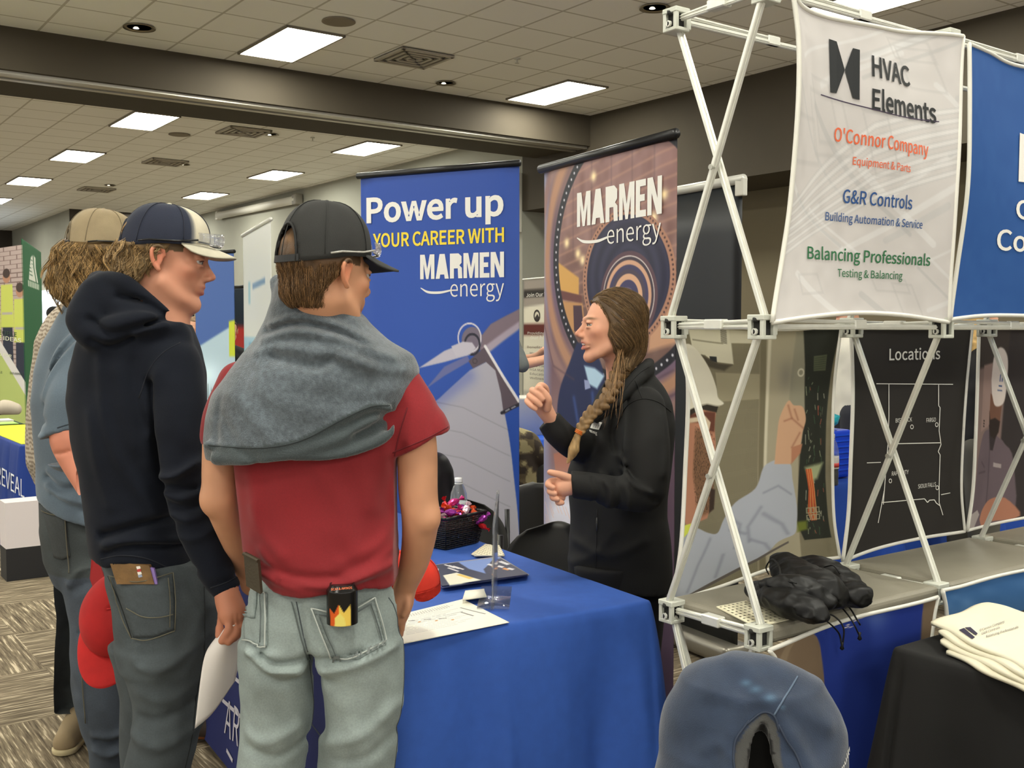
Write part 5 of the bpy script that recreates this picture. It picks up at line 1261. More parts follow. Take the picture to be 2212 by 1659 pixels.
def swcol(V):
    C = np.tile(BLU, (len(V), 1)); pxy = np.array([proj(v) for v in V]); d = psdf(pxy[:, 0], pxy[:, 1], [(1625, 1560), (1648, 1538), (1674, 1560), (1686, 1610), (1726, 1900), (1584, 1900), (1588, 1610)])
    C = np.where((d < 0)[:, None], np.array([66, 66, 64.]), C); C[V[:, 1] > 2.02] = BLU; di = psdf(pxy[:, 0], pxy[:, 1], [(1630, 1590), (1648, 1556), (1664, 1590), (1676, 1640), (1706, 1900), (1600, 1900), (1616, 1620)]); C[(di < 0) & (V[:, 1] > 1.896) & (V[:, 1] < 2.02)] = (7, 7, 8)  # black vertex colour inside the hole imitates its dark depth
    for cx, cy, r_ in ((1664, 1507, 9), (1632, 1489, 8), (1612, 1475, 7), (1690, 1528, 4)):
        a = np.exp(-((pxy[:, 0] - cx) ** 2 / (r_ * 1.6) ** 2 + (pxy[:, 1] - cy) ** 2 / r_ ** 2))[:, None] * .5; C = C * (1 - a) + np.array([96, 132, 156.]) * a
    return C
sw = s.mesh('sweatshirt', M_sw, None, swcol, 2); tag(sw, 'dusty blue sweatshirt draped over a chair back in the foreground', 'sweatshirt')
ss = Surf(sw); M_th = mat('thread_dark', (38, 48, 66), .8)
seam(ss, [(1722, 1462), (1706, 1490), (1690, 1515), (1672, 1546)], .0018, mat('thread_light', (82, 98, 118), .8), sw).location = (0, 0, 0)
for pl in ([(1618, 1556), (1600, 1580), (1588, 1600), (1584, 1640), (1592, 1690)], [(1682, 1565), (1700, 1600), (1720, 1630), (1740, 1680)], [(1612, 1565), (1645, 1540), (1672, 1546), (1684, 1580)]): seam(ss, pl, .0022, M_th, sw).location = (0, 0, 0)
MB().prism([P(1560, 1760, 1.955), P(1600, 1600, 1.955), P(1648, 1535, 1.955), P(1690, 1600, 1.955), P(1730, 1760, 1.955)], (0, .006, 0)).build('hole_shade_sheet', mat('hole_shade_black', (6, 6, 6), .95), sw).location = (0, 0, 0)  # black sheet behind the hole, standing in for the shade inside
sdecal(ss, 'embroidery', pxtext('built', 1818, 1668, 1836, 1618, 10, .02, -.2), mat('thread_white', (226, 226, 222), .7), sw, .002).location = (0, 0, 0)

# ------------------------------------------------------------------ people: shared anatomy
def frame(yaw, pitch=0, roll=0):
    """head frame: columns right, forward, up. yaw measured from +Y towards +X"""
    M = Matrix.Rotation(-math.radians(yaw), 3, 'Z') @ Matrix.Rotation(math.radians(pitch), 3, 'X') @ Matrix.Rotation(math.radians(roll), 3, 'Y'); return M
M_skin = mat('skin', vcol=True, rough=.55, bump=.08, bscale=900, spec=.35, sss=.08)
M_hair = mat('hair', vcol=True, rough=.5, spec=.35, bump=.3, bscale=350)
def head_sdf(o, Rm, sc, neck_to, h=.0035, neck_r=.055, female=False, mouth_open=False, lo_z=None):
    a = lambda x, y, z: o + Rm @ (Vector((x, y, z)) * sc)
    pts = [a(x, y, z) for x in (-.12, .12) for y in (-.14, .15) for z in (-.15, .16)] + [Vector(neck_to) + Vector((dx, dy, -.01)) for dx in (-.09, .09) for dy in (-.09, .09)]
    q = np.array([tuple(p) for p in pts]); s = Sdf(q.min(0), q.max(0), h); E = lambda c, r, k=.01, mode='add': s.ell(a(*c), [v * sc for v in r], Rm, k, mode)
    C = lambda ps, r, k=.01, mode='add', **kw: s.chain([a(*p) for p in ps], [v * sc for v in r], k, mode, **kw)
    E((0, -.016, .045), (.074, .094, .086)); E((0, .034, -.012), (.060, .060, .082), .02)
    jw = .047 if female else .052
    for g in (-1, 1):
        C([(g * jw, .005, -.05), (g * .034, .048, -.083), (0, .068 if female else .074, -.095)], (.016, .015, .014) if female else (.016, .017, .017), .022)
        E((g * .041, .062, -.008), (.018, .018, .016), .018)
    E((0, .070 if female else .074, -.097), (.017, .013, .013), .014)
    C([(-.036, .080, .032), (0, .092, .030), (.036, .080, .032)], (.006, .007 if female else .009, .006), .012)
    for g in (-1, 1): E((g * .031, .101, .012), (.018, .016, .011), .008, 'carve')
    nt = .115; C([(0, .088, .024), (0, .099, .002), (0, nt, -.020)], (.006, .0070, .0085), .009)
    C([(0, .080, -.022), (0, .106, -.024)], (.012, .009), .006)
    for g in (-1, 1): E((g * .0105, .102, -.027), (.008, .010, .007), .005)
    E((0, .087, -.048), (.024, .011, .020), .012)
    for g in (-1, 1):
        E((g * .031, .0835, .0195), (.0155, .0120, .0062), .004); E((g * .031, .0835, .0025), (.0150, .0110, .0052), .004)
    zo = -.006 if mouth_open else 0
    lr = .0040 if mouth_open else .0052; mw = .027 if mouth_open else .023; C([(-mw, .080, -.051), (-.010, .0945, -.048), (.010, .0945, -.048), (mw, .080, -.051)], (.0028, lr, lr, .0028), .004)
    C([(-mw + .002, .080, -.057 + zo), (0, .0945, -.0630 + zo), (mw - .002, .080, -.057 + zo)], (.0028, lr * 1.25, .0028), .004)
    if mouth_open: E((0, .097, -.0562), (.023, .012, .0046), .002, 'carve')
    else: C([(-.024, .092, -.0555), (0, .106, -.0562), (.024, .092, -.0555)], (.0012, .0016, .0012), .001, 'carve')
    for g in (-1, 1):   # ears: outer rim, hollow, lobe
        C([(g * .074, .006, .012), (g * .083, .0, .030), (g * .087, -.014, .034), (g * .088, -.024, .020), (g * .084, -.018, -.006), (g * .078, -.004, -.022)], (.004, .0048, .005, .005, .0048, .006), .003)
        E((g * .078, -.010, .006), (.005, .014, .024), .004); E((g * .087, -.006, .008), (.005, .009, .013), .003, 'carve')
    n0 = a(0, -.022, -.045); s.chain([n0, (n0 + Vector(neck_to)) / 2 + Rm @ Vector((0, -.004, 0)), Vector(neck_to)], [neck_r * .98 * sc, neck_r * sc, neck_r * 1.12 * sc], .025)
    return s, a
def skin_col(V, o, Rm, sc, base, lips=(176, 104, 92), hairc=None, seed=1, stub=None, brow=(110, 82, 58)):
    inv = np.array(Rm).T; L = ((V - np.array(o)) @ inv.T) / sc; C = np.tile(np.array(base, float), (len(V), 1)); x, y, z = L[:, 0], L[:, 1], L[:, 2]
    def g(cx, cy, cz, rx, ry, rz): return np.exp(-(((x - cx) / rx) ** 2 + ((y - cy) / ry) ** 2 + ((z - cz) / rz) ** 2))
    def mixc(w_, col):
        nonlocal C; w_ = np.clip(w_, 0, 1)[:, None]; C = C * (1 - w_) + np.array(col, float) * w_
    red = np.array(base) * np.array([1.0, .80, .76])
    for q in (-1, 1): mixc(.32 * g(q * .045, .06, -.02, .025, .03, .022), red); mixc(.75 * g(q * .085, -.01, .01, .012, .03, .03), red)
    mixc(.4 * g(0, .115, -.022, .014, .014, .012), red)
    if hairc is not None: mixc(((z > .028) & (y < .045)) * 1.0, hairc)
    mixc(1.3 * g(0, .097, -.0495, .020, .014, .0042), lips); mixc(1.3 * g(0, .095, -.064, .019, .014, .0052), lips)
    if brow is not None:
        for q in (-1, 1): mixc(1.1 * g(q * .034, .082, .033, .018, .02, .0042), brow)
    for q in (-1, 1): mixc(.35 * g(q * .031, .088, .004, .018, .014, .006), np.array(base) * .72)
    if stub is not None: mixc(.5 * g(0, .07, -.08, .06, .05, .035), stub)
    C *= (1 + .05 * noise3(V[:, 0], V[:, 1], V[:, 2], 45, seed))[:, None]
    return C
def eyes(o, Rm, sc, parent, iris=(70, 90, 100), which=(-1, 1)):
    for g in which:
        bm = bmesh.new(); bmesh.ops.create_uvsphere(bm, u_segments=20, v_segments=14, radius=.0118 * sc)
        c = o + Rm @ (Vector((g * .031, .0795, .011)) * sc); cols = []
        for v in bm.verts:
            d = v.co.normalized(); cols.append((20, 18, 18) if d.z > .96 else iris if d.z > .82 else (176, 168, 160))
            v.co = c + Rm @ Vector((v.co.x, v.co.z, v.co.y))
        me = bpy.data.meshes.new('eye'); bm.to_mesh(me); bm.free(); setcol(me, lin(np.array(cols))); link('eye', me, mat('eye', vcol=True, rough=.15), parent, True)
        lid = [o + Rm @ (Vector((g * (.031 + .0125 * t), .0925 - .006 * t * t - .002 * abs(t), .0155 - .0035 * t * t)) * sc) for t in np.linspace(-1, 1, 8)]
        MB().tube(lid, .0016 * sc, 6).build('upper_eyelid', mat('lash_skin', (96, 62, 50), .6), parent, True)
def strands(name, roots, parent, col, m=None, r=.0012, seed=0, var=.25):
    """roots: list of guide polylines (np arrays)"""
    rg = np.random.default_rng(seed); Vs, Fs, Cs, n = [], [], [], 0; ang = np.array([0, 2.09, 4.19])
    for p in roots:
        k = len(p); t = np.gradient(p, axis=0); t /= np.linalg.norm(t, axis=1, keepdims=True) + 1e-9
        u = np.cross(t, np.array([.3, .2, 1.0])); u /= np.linalg.norm(u, axis=1, keepdims=True) + 1e-9; w_ = np.cross(t, u)
        rr = r * np.sin(np.linspace(.35, 1, k) * np.pi * .97 + .05) ** .5 * rg.uniform(.7, 1.4)
        ring = p[:, None, :] + (u[:, None, :] * np.cos(ang)[None, :, None] + w_[:, None, :] * np.sin(ang)[None, :, None]) * rr[:, None, None]
        Vs.append(ring.reshape(-1, 3)); i = np.arange(k * 3).reshape(k, 3) + n
        Fs.append(np.stack([i[:-1], np.roll(i[:-1], -1, 1), np.roll(i[1:], -1, 1), i[1:]], -1).reshape(-1, 4)); n += k * 3
        Cs.append(np.tile(lin(np.clip(np.array(col) * (1 + rg.uniform(-var, var)), 0, 255)), (k * 3, 1)))
    return link(name, mesh_np(name, np.vstack(Vs), np.vstack(Fs), np.vstack(Cs)), m or M_hair, parent)

def groom(mass, parent, col, n=350, per=16, step=.009, k=10, dirf=None, wave=.5, wfreq=5, clump=.004, off=.002, seed=0, r=.00055, keep=None, var=.3, name='hair_strands', lift=0.0, zscale=1.0):
    """locks of hair that run over a hair volume: dirf(p) gives the combing direction"""
    rg = np.random.default_rng(seed); vs = [v.co.copy() for v in mass.data.vertices]; bv = BVHTree.FromPolygons(vs, [list(p.vertices) for p in mass.data.polygons]); gs = []; cl = []; tries = 0
    while len(gs) < n and tries < n * 12:
        tries += 1; p = vs[rg.integers(len(vs))]
        if keep and not keep(p): continue
        pts = []; ph = rg.uniform(0, 6.28); L_ = rg.uniform(.6, 1.25); o_ = off * rg.uniform(.4, 1.6)
        loc, nr, _, _ = bv.find_nearest(p); p = loc + nr * o_; pts.append(p.copy())
        for i in range(k):
            d = dirf(p).normalized(); d = (d - nr * d.dot(nr)).normalized(); sd = d.cross(nr); q = p + (d + sd * wave * math.sin(wfreq * i / k * 3 + ph)) * step * L_
            loc, nr2, _, _ = bv.find_nearest(q); dist = (q - loc).length
            if dist > step * .8: p = q + Vector((0, 0, -.002))      # past the edge of the volume: hang free
            else: nr = nr2; p = loc + nr * (o_ + lift * i / k)
            pts.append(p.copy())
        if keep and pts[-1].z > pts[0].z - .35 * k * step * L_: continue
        g = catmull(pts, 2); gs.append(g)
    out = []; lum = []
    for g in gs:
        m = len(g); tp = np.linspace(1, .35, m)[:, None]
        for _ in range(per): out.append(g + rg.normal(0, 1, 3)[None, :] * clump * tp * np.linspace(.6, 1, m)[:, None] + rg.normal(0, .0003, (m, 3)))
    return strands(name, out, parent, col, r=r, seed=seed, var=var)
# ------------------------------------------------------------------ caps and glasses
def cap(o, Rm, sc, parent, col, front=None, brimcol=None, opening=True, label=None, strap=(24, 26, 32), button=None, name='cap', top_level=None, soft=.0, brim_len=.066, brimdrop=.018, tall=1.0, under=None, brimcurve=.028, frt=.70):
    """baseball cap in the head frame; returns its crown"""
    a = lambda x, y, z: o + Rm @ (Vector((x, y, z)) * sc); bm = bmesh.new(); nu, nv_ = 72, 22; rx, ry = .084, .104; cy = -.010; verts, cols = [], []
    zt_ = .040 + .098 * tall; dz = lambda th, sn: base_z(th) + (zt_ - base_z(th)) * sn
    def base_z(th): return .040 + .010 * math.sin(th) - (.012 if math.sin(th) < 0 else 0) * abs(math.sin(th))
    for j in range(nv_ + 1):
        ph = (j / nv_) * math.pi / 2; row = []
        for i in range(nu):
            th = 2 * math.pi * i / nu; zb = base_z(th); ct, st = math.cos(th), math.sin(th)
            prof = math.cos(ph) ** .72; frontness = max(0, st)
            hgt = (zt_ - zb) * math.sin(ph) ** .95
            wob = 1 + soft * .02 * math.sin(7 * th + 3 * ph) * math.cos(ph) + .004 * math.cos(6 * th) * math.sin(2 * ph)
            bulge = 1 + .05 * frontness * math.sin(ph * 1.6) * math.cos(ph) ** .3
            row.append(bm.verts.new(a(rx * prof * ct * wob, cy + ry * prof * st * wob * bulge, zb + hgt)))
        verts.append(row)
    cc = {}
    for j in range(nv_):
        for i in range(nu):
            th = 2 * math.pi * (i + .5) / nu; th2 = (th - 1.5 * math.pi + math.pi) % (2 * math.pi) - math.pi
            if opening and (th2 / .42) ** 2 + ((j + .5 - 0) / 8.2) ** 2 < 1: continue
            k = (i + 1) % nu; f = bm.faces.new((verts[j][i], verts[j][k], verts[j + 1][k], verts[j + 1][i])); f.smooth = True
            c = col
            if front is not None and math.sin(th) > frt: c = front
            for v in f.verts: cc.setdefault(v, []).append(c)
    bmesh.ops.delete(bm, geom=[v for v in bm.verts if not v.link_faces], context='VERTS')
    bm.verts.index_update(); cl = np.array([np.mean(cc[v], axis=0) for v in bm.verts])
    me = bpy.data.meshes.new(name); bm.to_mesh(me); bm.free(); setcol(me, lin(cl)); cr = link(name, me, mat('cap_cloth', vcol=True, rough=.85, bump=.35, bscale=700, noise=.10, nscale=22), parent)
    md = cr.modifiers.new('solid', 'SOLIDIFY'); md.thickness = .0035; md.offset = -1
    bc = brimcol or front or col
    # brim
    nb, mb_ = 26, 9; up, dn = [], []
    for j in range(mb_ + 1):
        r_ = []
        for i in range(nb + 1):
            th = math.radians(90 + 62 - 124 * i / nb); ct, st = math.cos(th), math.sin(th); v = j / mb_
            ext = brim_len * v * (max(0, math.sin(math.pi * i / nb)) ** .55)
            x, y = (rx + .002) * ct + ct * ext * .25, cy + (ry + .002) * st + ext * (.55 + .45 * st); z = base_z(th) + .001 - (brimdrop * v + brimcurve * (ct / .88) ** 2 * v) * max(0, math.sin(math.pi * i / nb)) ** .5 + .003
            r_.append((x, y, z))
        up.append(r_)
    bm = bmesh.new(); A_ = [[bm.verts.new(a(*p)) for p in r_] for r_ in up]; B_ = [[bm.verts.new(a(p[0], p[1], p[2] - .0035)) for p in r_] for r_ in up]
    for j in range(mb_):
        for i in range(nb): bm.faces.new((A_[j][i], A_[j + 1][i], A_[j + 1][i + 1], A_[j][i + 1])); bm.faces.new((B_[j][i], B_[j][i + 1], B_[j + 1][i + 1], B_[j + 1][i]))
    bd = [(0, i) for i in range(nb + 1)] + [(j, nb) for j in range(1, mb_ + 1)] + [(mb_, i) for i in range(nb - 1, -1, -1)] + [(j, 0) for j in range(mb_ - 1, 0, -1)]
    for p, q in zip(bd, bd[1:] + bd[:1]): bm.faces.new((A_[p[0]][p[1]], A_[q[0]][q[1]], B_[q[0]][q[1]], B_[p[0]][p[1]]))
    bmesh.ops.recalc_face_normals(bm, faces=bm.faces); me = bpy.data.meshes.new('brim'); bm.to_mesh(me); bm.free()
    sub = lambda ob: (setattr(ob, 'location', (0, 0, 0)), ob)[1]
    link_ = lambda ob: sub(ob)
    setcol(me, lin(np.tile(np.array(bc, float), (len(me.vertices), 1)))); link_(link('brim', me, MATS['cap_cloth'], cr, True))
    M_st = mat('cap_strap_%d_%d' % (strap[0], strap[1]), strap, .6)
    if opening:
        arc = [a(rx * math.cos(t_) * p_, cy + ry * math.sin(t_) * p_ - .001, dz(t_, math.sin(h_) ** .95)) for t_, h_, p_ in [(1.5 * math.pi + .44 * math.cos(q), 8.6 / 22 * math.pi / 2 * math.sin(q), math.cos(8.6 / 22 * math.pi / 2 * math.sin(q)) ** .72) for q in np.linspace(0, math.pi, 14)]]
        link_(MB().tube(arc, .0026 * sc, 6).build('opening_edge', mat('cap_edge_%d_%d' % (int(col[0]), int(col[2])), np.array(col) * .7, .8), cr, True))
        stp = [(rx * 1.01 * math.cos(t_), cy + ry * 1.01 * math.sin(t_), base_z(t_) + .008) for t_ in np.linspace(1.5 * math.pi - .50, 1.5 * math.pi + .50, 12)]
        mb = MB()
        for p, q in zip(stp, stp[1:]): mb.prism([a(p[0], p[1], p[2] - .007), a(q[0], q[1], q[2] - .007), a(q[0], q[1], q[2] + .007), a(p[0], p[1], p[2] + .007)], Rm @ Vector((0, -.002, 0)))
        link_(mb.build('strap', M_st, cr))
    link_(MB().lathe(a(0, cy, zt_ - .001), [(.0075 * sc, 0), (.007 * sc, .002), (.003 * sc, .004)], 14).build('button', mat('button_%d_%d' % (int((button or col)[0]), int((button or col)[2])), button or col, .8), cr, True))
    for k in range(6):
        th = math.pi / 6 + k * math.pi / 3
        ps = [a((rx + .001) * math.cos(p_) ** .72 * math.cos(th), cy + (ry + .001) * math.cos(p_) ** .72 * math.sin(th) * (1 + .05 * max(0, math.sin(th)) * math.sin(p_ * 1.6) * math.cos(p_) ** .3), dz(th, math.sin(p_) ** .95) + .0008) for p_ in np.linspace(.06, 1.5, 12)]
        link_(MB().tube(ps, .0011 * sc, 5).build('seam', mat('cap_seam_%d_%d' % (int(col[0]), int(col[2])), np.array(col) * .85, .8), cr, True))
    return cr
def glasses(o, Rm, sc, label, zoff=.062, tint=(20, 20, 22), arm=True):
    a = lambda x, y, z: o + Rm @ (Vector((x, y, z)) * sc)
    t = empty('safety_glasses', a(0, .11, zoff), label, 'safety glasses', 'safety glasses worn on caps')
    for g in (-1, 1):
        bm = bmesh.new(); F_ = [[a(g * (.006 + .058 * u), .122 - .05 * u ** 2.2 + .004 * math.sin(v * 3.1), zoff - .002 + .030 * (v - .1) * (1 - .25 * u * u) + .002) for u in np.linspace(0, 1, 9)] for v in np.linspace(0, 1, 7)]
        vs = [[bm.verts.new(p) for p in r_] for r_ in F_]
        for j in range(6):
            for i in range(8): bm.faces.new((vs[j][i], vs[j][i + 1], vs[j + 1][i + 1], vs[j + 1][i]))
        me = bpy.data.meshes.new('lens'); bm.to_mesh(me); bm.free(); l = link('lens', me, mat('clear_lens', (235, 240, 245), .03, trans=.85, ior=1.45, alpha=.45), t, True)
        md = l.modifiers.new('solid', 'SOLIDIFY'); md.thickness = .002
        MB().tube([a(g * .064, .074, zoff + .004), a(g * .082, .03, zoff - .006), a(g * .0875, -.03, zoff - .012), a(g * .083, -.055, zoff - .018)], .0022 * sc, 6).build('temple_arm', mat('glasses_arm_%d' % tint[0], tint, .3), t, True)
    MB().tube([a(-.06, .076, zoff + .0), a(-.03, .112, zoff - .001), a(0, .122, zoff - .001), a(.03, .112, zoff - .001), a(.06, .076, zoff)], .0024 * sc, 6).build('frame', mat('glasses_arm_%d' % tint[0], tint, .3), t, True)
    return t
def fpx(s, d, lines):
    for pts, h_, w_ in lines: s.fold([P(x, y, d) for x, y in pts], h_, w_)
def cloth_col(base, seed=1, amp=.06, sc=12, fade=None):
    def f(V):
        C = np.tile(np.array(base, float), (len(V), 1)) * (1 + amp * 2 * noise3(V[:, 0], V[:, 1], V[:, 2], sc, seed))[:, None]
        return C if fade is None else fade(V, C)
    return f
def hand(s, palm, fingers, d, k=.004):
    """palm: (px,py,dd,r) ..., fingers: lists of the same; r in metres"""
    s.chain([P(x, y, d + dd) for x, y, dd, r in palm], [r for *_, r in palm], .01)
    for f in fingers: s.chain([P(x, y, d + dd) for x, y, dd, r in f], [r for *_, r in f], k)
def bounds(pts, m): q = np.array([tuple(p) for p in pts]); return q.min(0) - m, q.max(0) + m
SKIN = (202, 148, 114)
def core(*chains, h=.012):
    pts = [p for c in chains for p in c]; s = Sdf(*bounds(pts, .06), h)
    for c in chains: s.chain(c, .03, .01)
    return s.mesh(None, None)

# ------------------------------------------------------------------ boy in the red T-shirt
D3 = 2.30
A3 = empty('person', (P(700, 800, D3).x, D3, 0), 'person in red T-shirt, grey fleece over shoulders, light jeans and black cap, seen from behind', 'person')
hR = frame(43, -4); hs = .97
ear = P(752, 588, 2.215); ho = ear - hR @ (Vector((.084, -.008, .008)) * hs)
s, a = head_sdf(ho, hR, hs, P(700, 700, 2.31), h=.0032, neck_r=.060)
g1_ = s.mesh(None, None)
arm = Sdf(*bounds([P(425, 930, 2.5), P(1000, 930, 2.15), P(500, 1340, 2.6)], .06), .005)
arm.chain([P(482, 900, 2.34), P(478, 960, 2.34), P(474, 1050, 2.33), P(480, 1090, 2.34), P(508, 1170, 2.42), P(534, 1235, 2.50)], [.044, .041, .038, .037, .030, .026], .01)
arm.ell(P(455, 1082, 2.32), (.022, .024, .028), None, .02)
arm.chain([P(872, 860, 2.31), P(898, 950, 2.31), P(903, 1060, 2.31), P(908, 1125, 2.32), P(897, 1205, 2.37), P(872, 1278, 2.42)], [.05, .045, .043, .041, .034, .024], .01)
arm.ell(P(925, 1120, 2.30), (.024, .024, .026), None, .02)
hand(arm, [(874, 1272, .12, .024), (866, 1300, .12, .030), (858, 1325, .12, .028)], [[(880, 1290, .10, .010), (880, 1312, .09, .009), (872, 1330, .09, .008)], [(862, 1325, .14, .010), (858, 1350, .14, .009), (855, 1370, .15, .008)], [(850, 1325, .15, .010), (845, 1352, .16, .009), (842, 1372, .16, .008)], [(840, 1322, .16, .009), (835, 1345, .17, .008), (832, 1362, .17, .008)], [(870, 1325, .12, .010), (868, 1350, .12, .009), (865, 1372, .13, .008)]], D3)
hand(arm, [(534, 1235, .20, .024), (545, 1262, .2, .028)], [[(548, 1270, .2 + .012 * k, .009), (552 + 6 * k, 1295, .2 + .012 * k, .008), (556 + 6 * k, 1315, .2 + .012 * k, .007)] for k in range(4)] + [[(540, 1250, .18, .01), (556, 1268, .17, .009), (568, 1280, .17, .008)]], D3)
body3 = joined('body', [g1_, arm.mesh(None, None)], M_skin, A3, lambda V: skin_col(V, ho, hR, hs, SKIN, brow=(120, 90, 62), hairc=(84, 62, 40)))
eyes(ho, hR, hs, A3, which=(1,))
# jeans
def leg(s, secs, k=.02): s.stack([S(*q) for q in secs], k)
JB = Sdf(*bounds([P(480, 1240, 2.2), P(900, 1240, 2.2), P(700, 2215, 2.2)], .08), .0065)
JB.stack([S(1235, 560, 850, 2.31, .10), S(1270, 545, 862, 2.31, .115), S(1330, 526, 868, 2.31, .128), S(1390, 522, 874, 2.31, .132), S(1425, 522, 876, 2.31, .125)], .02)
leg(JB, [(1380, 520, 704, 2.31, .125), (1440, 522, 700, 2.31, .12), (1520, 526, 694, 2.31, .105), (1600, 516, 678, 2.30, .095), (1659, 508, 665, 2.30, .09), (1850, 520, 650, 2.31, .085), (2050, 530, 652, 2.33, .08), (2195, 532, 658, 2.33, .085)])
leg(JB, [(1380, 664, 878, 2.31, .125), (1440, 666, 878, 2.31, .12), (1520, 676, 874, 2.31, .105), (1600, 686, 864, 2.30, .098), (1659, 684, 856, 2.30, .09), (1850, 700, 840, 2.31, .085), (2050, 702, 828, 2.33, .08), (2195, 700, 830, 2.33, .085)])
JB.bump(lambda X, Y, Z: .010 * noise3(X, Y, Z, 8, 2) + .004 * noise3(X, Y, Z * 1.5, 24, 4))
fpx(JB, 2.2, [([(668, 1425), (676, 1500), (682, 1600)], -.03, .014), ([(660, 1424), (600, 1432), (560, 1415)], -.016, .008), ([(680, 1424), (740, 1418), (780, 1412)], -.014, .008), ([(535, 1405), (580, 1440), (650, 1445)], .014, .010), ([(700, 1445), (760, 1435), (850, 1405)], .012, .010), ([(540, 1425), (600, 1470), (650, 1475)], -.010, .008),
    ([(530, 1590), (570, 1605), (640, 1580)], .010, .012), ([(530, 1625), (590, 1640), (650, 1620)], -.010, .010), ([(700, 1610), (780, 1590), (850, 1540)], .010, .014), ([(720, 1650), (790, 1640), (850, 1600)], -.008, .012), ([(700, 1500), (740, 1530), (760, 1580)], .006, .02), ([(645, 1300), (655, 1360), (668, 1420)], -.012, .008), ([(560, 1470), (545, 1520), (550, 1560)], .006, .016), ([(830, 1440), (845, 1500), (835, 1560)], .006, .016)])
DEN = (138, 149, 146)
def denim(base, px0, amp=.12, seed=3):
    def f(V):
        C = np.tile(np.array(base, float), (len(V), 1)); n1 = noise3(V[:, 0], V[:, 1], V[:, 2], 9, seed); n2 = noise3(V[:, 0], V[:, 1], V[:, 2], 38, seed + 1)
        return C * (1 + amp * 1.6 * n1 + amp * 1.2 * n2)[:, None]
    return f
M_den = mat('denim', vcol=True, rough=.9, noise=.10, nscale=260, bump=.45, bscale=1300)
j3 = JB.mesh('jeans', M_den, A3, denim(DEN, 0)); sj = Surf(j3)
cj = lambda b: (lambda U, V: np.ones(U.shape + (3,)) * np.array(b, float) * (1 + .10 * vnoise(U, V, 9, 2) - .10 * ((np.minimum(np.minimum(U, 1 - U), np.minimum(V, 1 - V)) < .06) * (np.sin(U * 90) * np.sin(V * 90) > 0)))[..., None])
pk = patch(sj, [(673, 1313), (806, 1290), (832, 1392), (718, 1426)], M_den, A3, 'back_pocket', 24, 24, .004, .005, cj(DEN), bow=(14, 16))
pk2 = patch(sj, [(526, 1258), (578, 1282), (577, 1398), (531, 1384)], M_den, A3, 'back_pocket', 16, 22, .004, .005, cj(DEN), bow=(5, 8))
M_thr = mat('denim_thread', (84, 92, 92), .8); M_thl = mat('denim_edge_light', (176, 182, 176), .8)
for pl in ([(674, 1314), (740, 1324), (806, 1291)], [(806, 1291), (820, 1340), (832, 1392)], [(674, 1314), (695, 1370), (718, 1424)], [(718, 1426), (762, 1428), (832, 1392)], [(527, 1259), (550, 1274), (578, 1282)], [(578, 1282), (579, 1340), (577, 1398)], [(577, 1399), (556, 1398), (531, 1385)]):
    seam(sj, pl, .0016, M_thl, j3, 'pocket_edge', off=.009).location = (0, 0, 0)
for pl in ([(683, 1325), (742, 1334), (800, 1303)], [(798, 1303), (811, 1345), (822, 1388)], [(688, 1326), (706, 1372), (727, 1416)], [(568, 1286), (569, 1340), (567, 1388)], [(630, 1300), (648, 1370), (664, 1425)]): seam(sj, pl, .0013, M_thr, j3, 'stitching', off=.0085 if pl[0][0] != 630 else .002).location = (0, 0, 0)
for pl in ([(640, 1300), (655, 1370), (670, 1425)], [(862, 1290), (872, 1380), (872, 1480), (862, 1570), (852, 1659)], [(668, 1427), (676, 1500), (684, 1600)]): seam(sj, pl, .0014, mat('seam_dark', (66, 72, 76), .9), j3, 'seam', off=.0).location = (0, 0, 0)
sdecal(sj, 'embroidery', join2d([pxtext('Ariat', 758, 1434, 832, 1402, 14, .0, .25), ring2d(727, 1419, 9, 8, 3)]), mat('embroidery_thread', (106, 112, 110), .8), j3, .012).location = (0, 0, 0)
bt = MB()
for x, y in ((590, 1292), (600, 1285)): pass
# shirt
SH = Sdf(*bounds([P(420, 760, 2.3), P(990, 1300, 2.3), P(700, 1300, 2.12), P(700, 1300, 2.5)], .03), .0055)
SH.stack([S(735, 600, 800, 2.32, .07), S(780, 520, 880, 2.32, .10), S(840, 490, 885, 2.31, .115), S(920, 495, 878, 2.31, .12), S(1000, 505, 868, 2.31, .122), S(1100, 515, 864, 2.31, .118), S(1190, 522, 862, 2.31, .122), S(1240, 548, 866, 2.31, .130), S(1270, 552, 868, 2.31, .134), S(1305, 555, 866, 2.31, .132)], .02)
SH.chain([P(845, 820, 2.31), P(880, 880, 2.31), P(905, 925, 2.31), P(925, 985, 2.31)], [.062, .063, .066, .070], .025)
SH.chain([P(520, 830, 2.33), P(490, 890, 2.33), P(476, 945, 2.34)], [.05, .046, .044], .02)
e1, e2 = P(976, 930, 2.3), P(846, 992, 2.3)
sl = (e2.z - e1.z) / (e2.x - e1.x)
def sleevecut(X, Y, Z):
    far = X > P(858, 900, 2.3).x; lim = e1.z + (X - e1.x) * sl; return np.where(far, (lim - Z) * .9, -1.0)
SH.cut(sleevecut)
hz = [(P(x, y, 2.2).x, P(x, y, 2.2).z) for x, y in ((540, 1235), (555, 1262), (590, 1284), (650, 1291), (720, 1280), (790, 1272), (830, 1283), (866, 1272))]
SH.cut(lambda X, Y, Z: np.interp(X, [p[0] for p in hz], [p[1] for p in hz]) - Z + 0 * Y)
zl = P(470, 962, 2.33).z; xl = P(505, 900, 2.33).x
SH.cut(lambda X, Y, Z: np.where(X < xl, zl - Z, -1.0) + 0 * Y)
SH.bump(lambda X, Y, Z: .012 * noise3(X, Y, Z, 6, 8) + .006 * noise3(X + Z * .5, Y, Z, 14, 5))
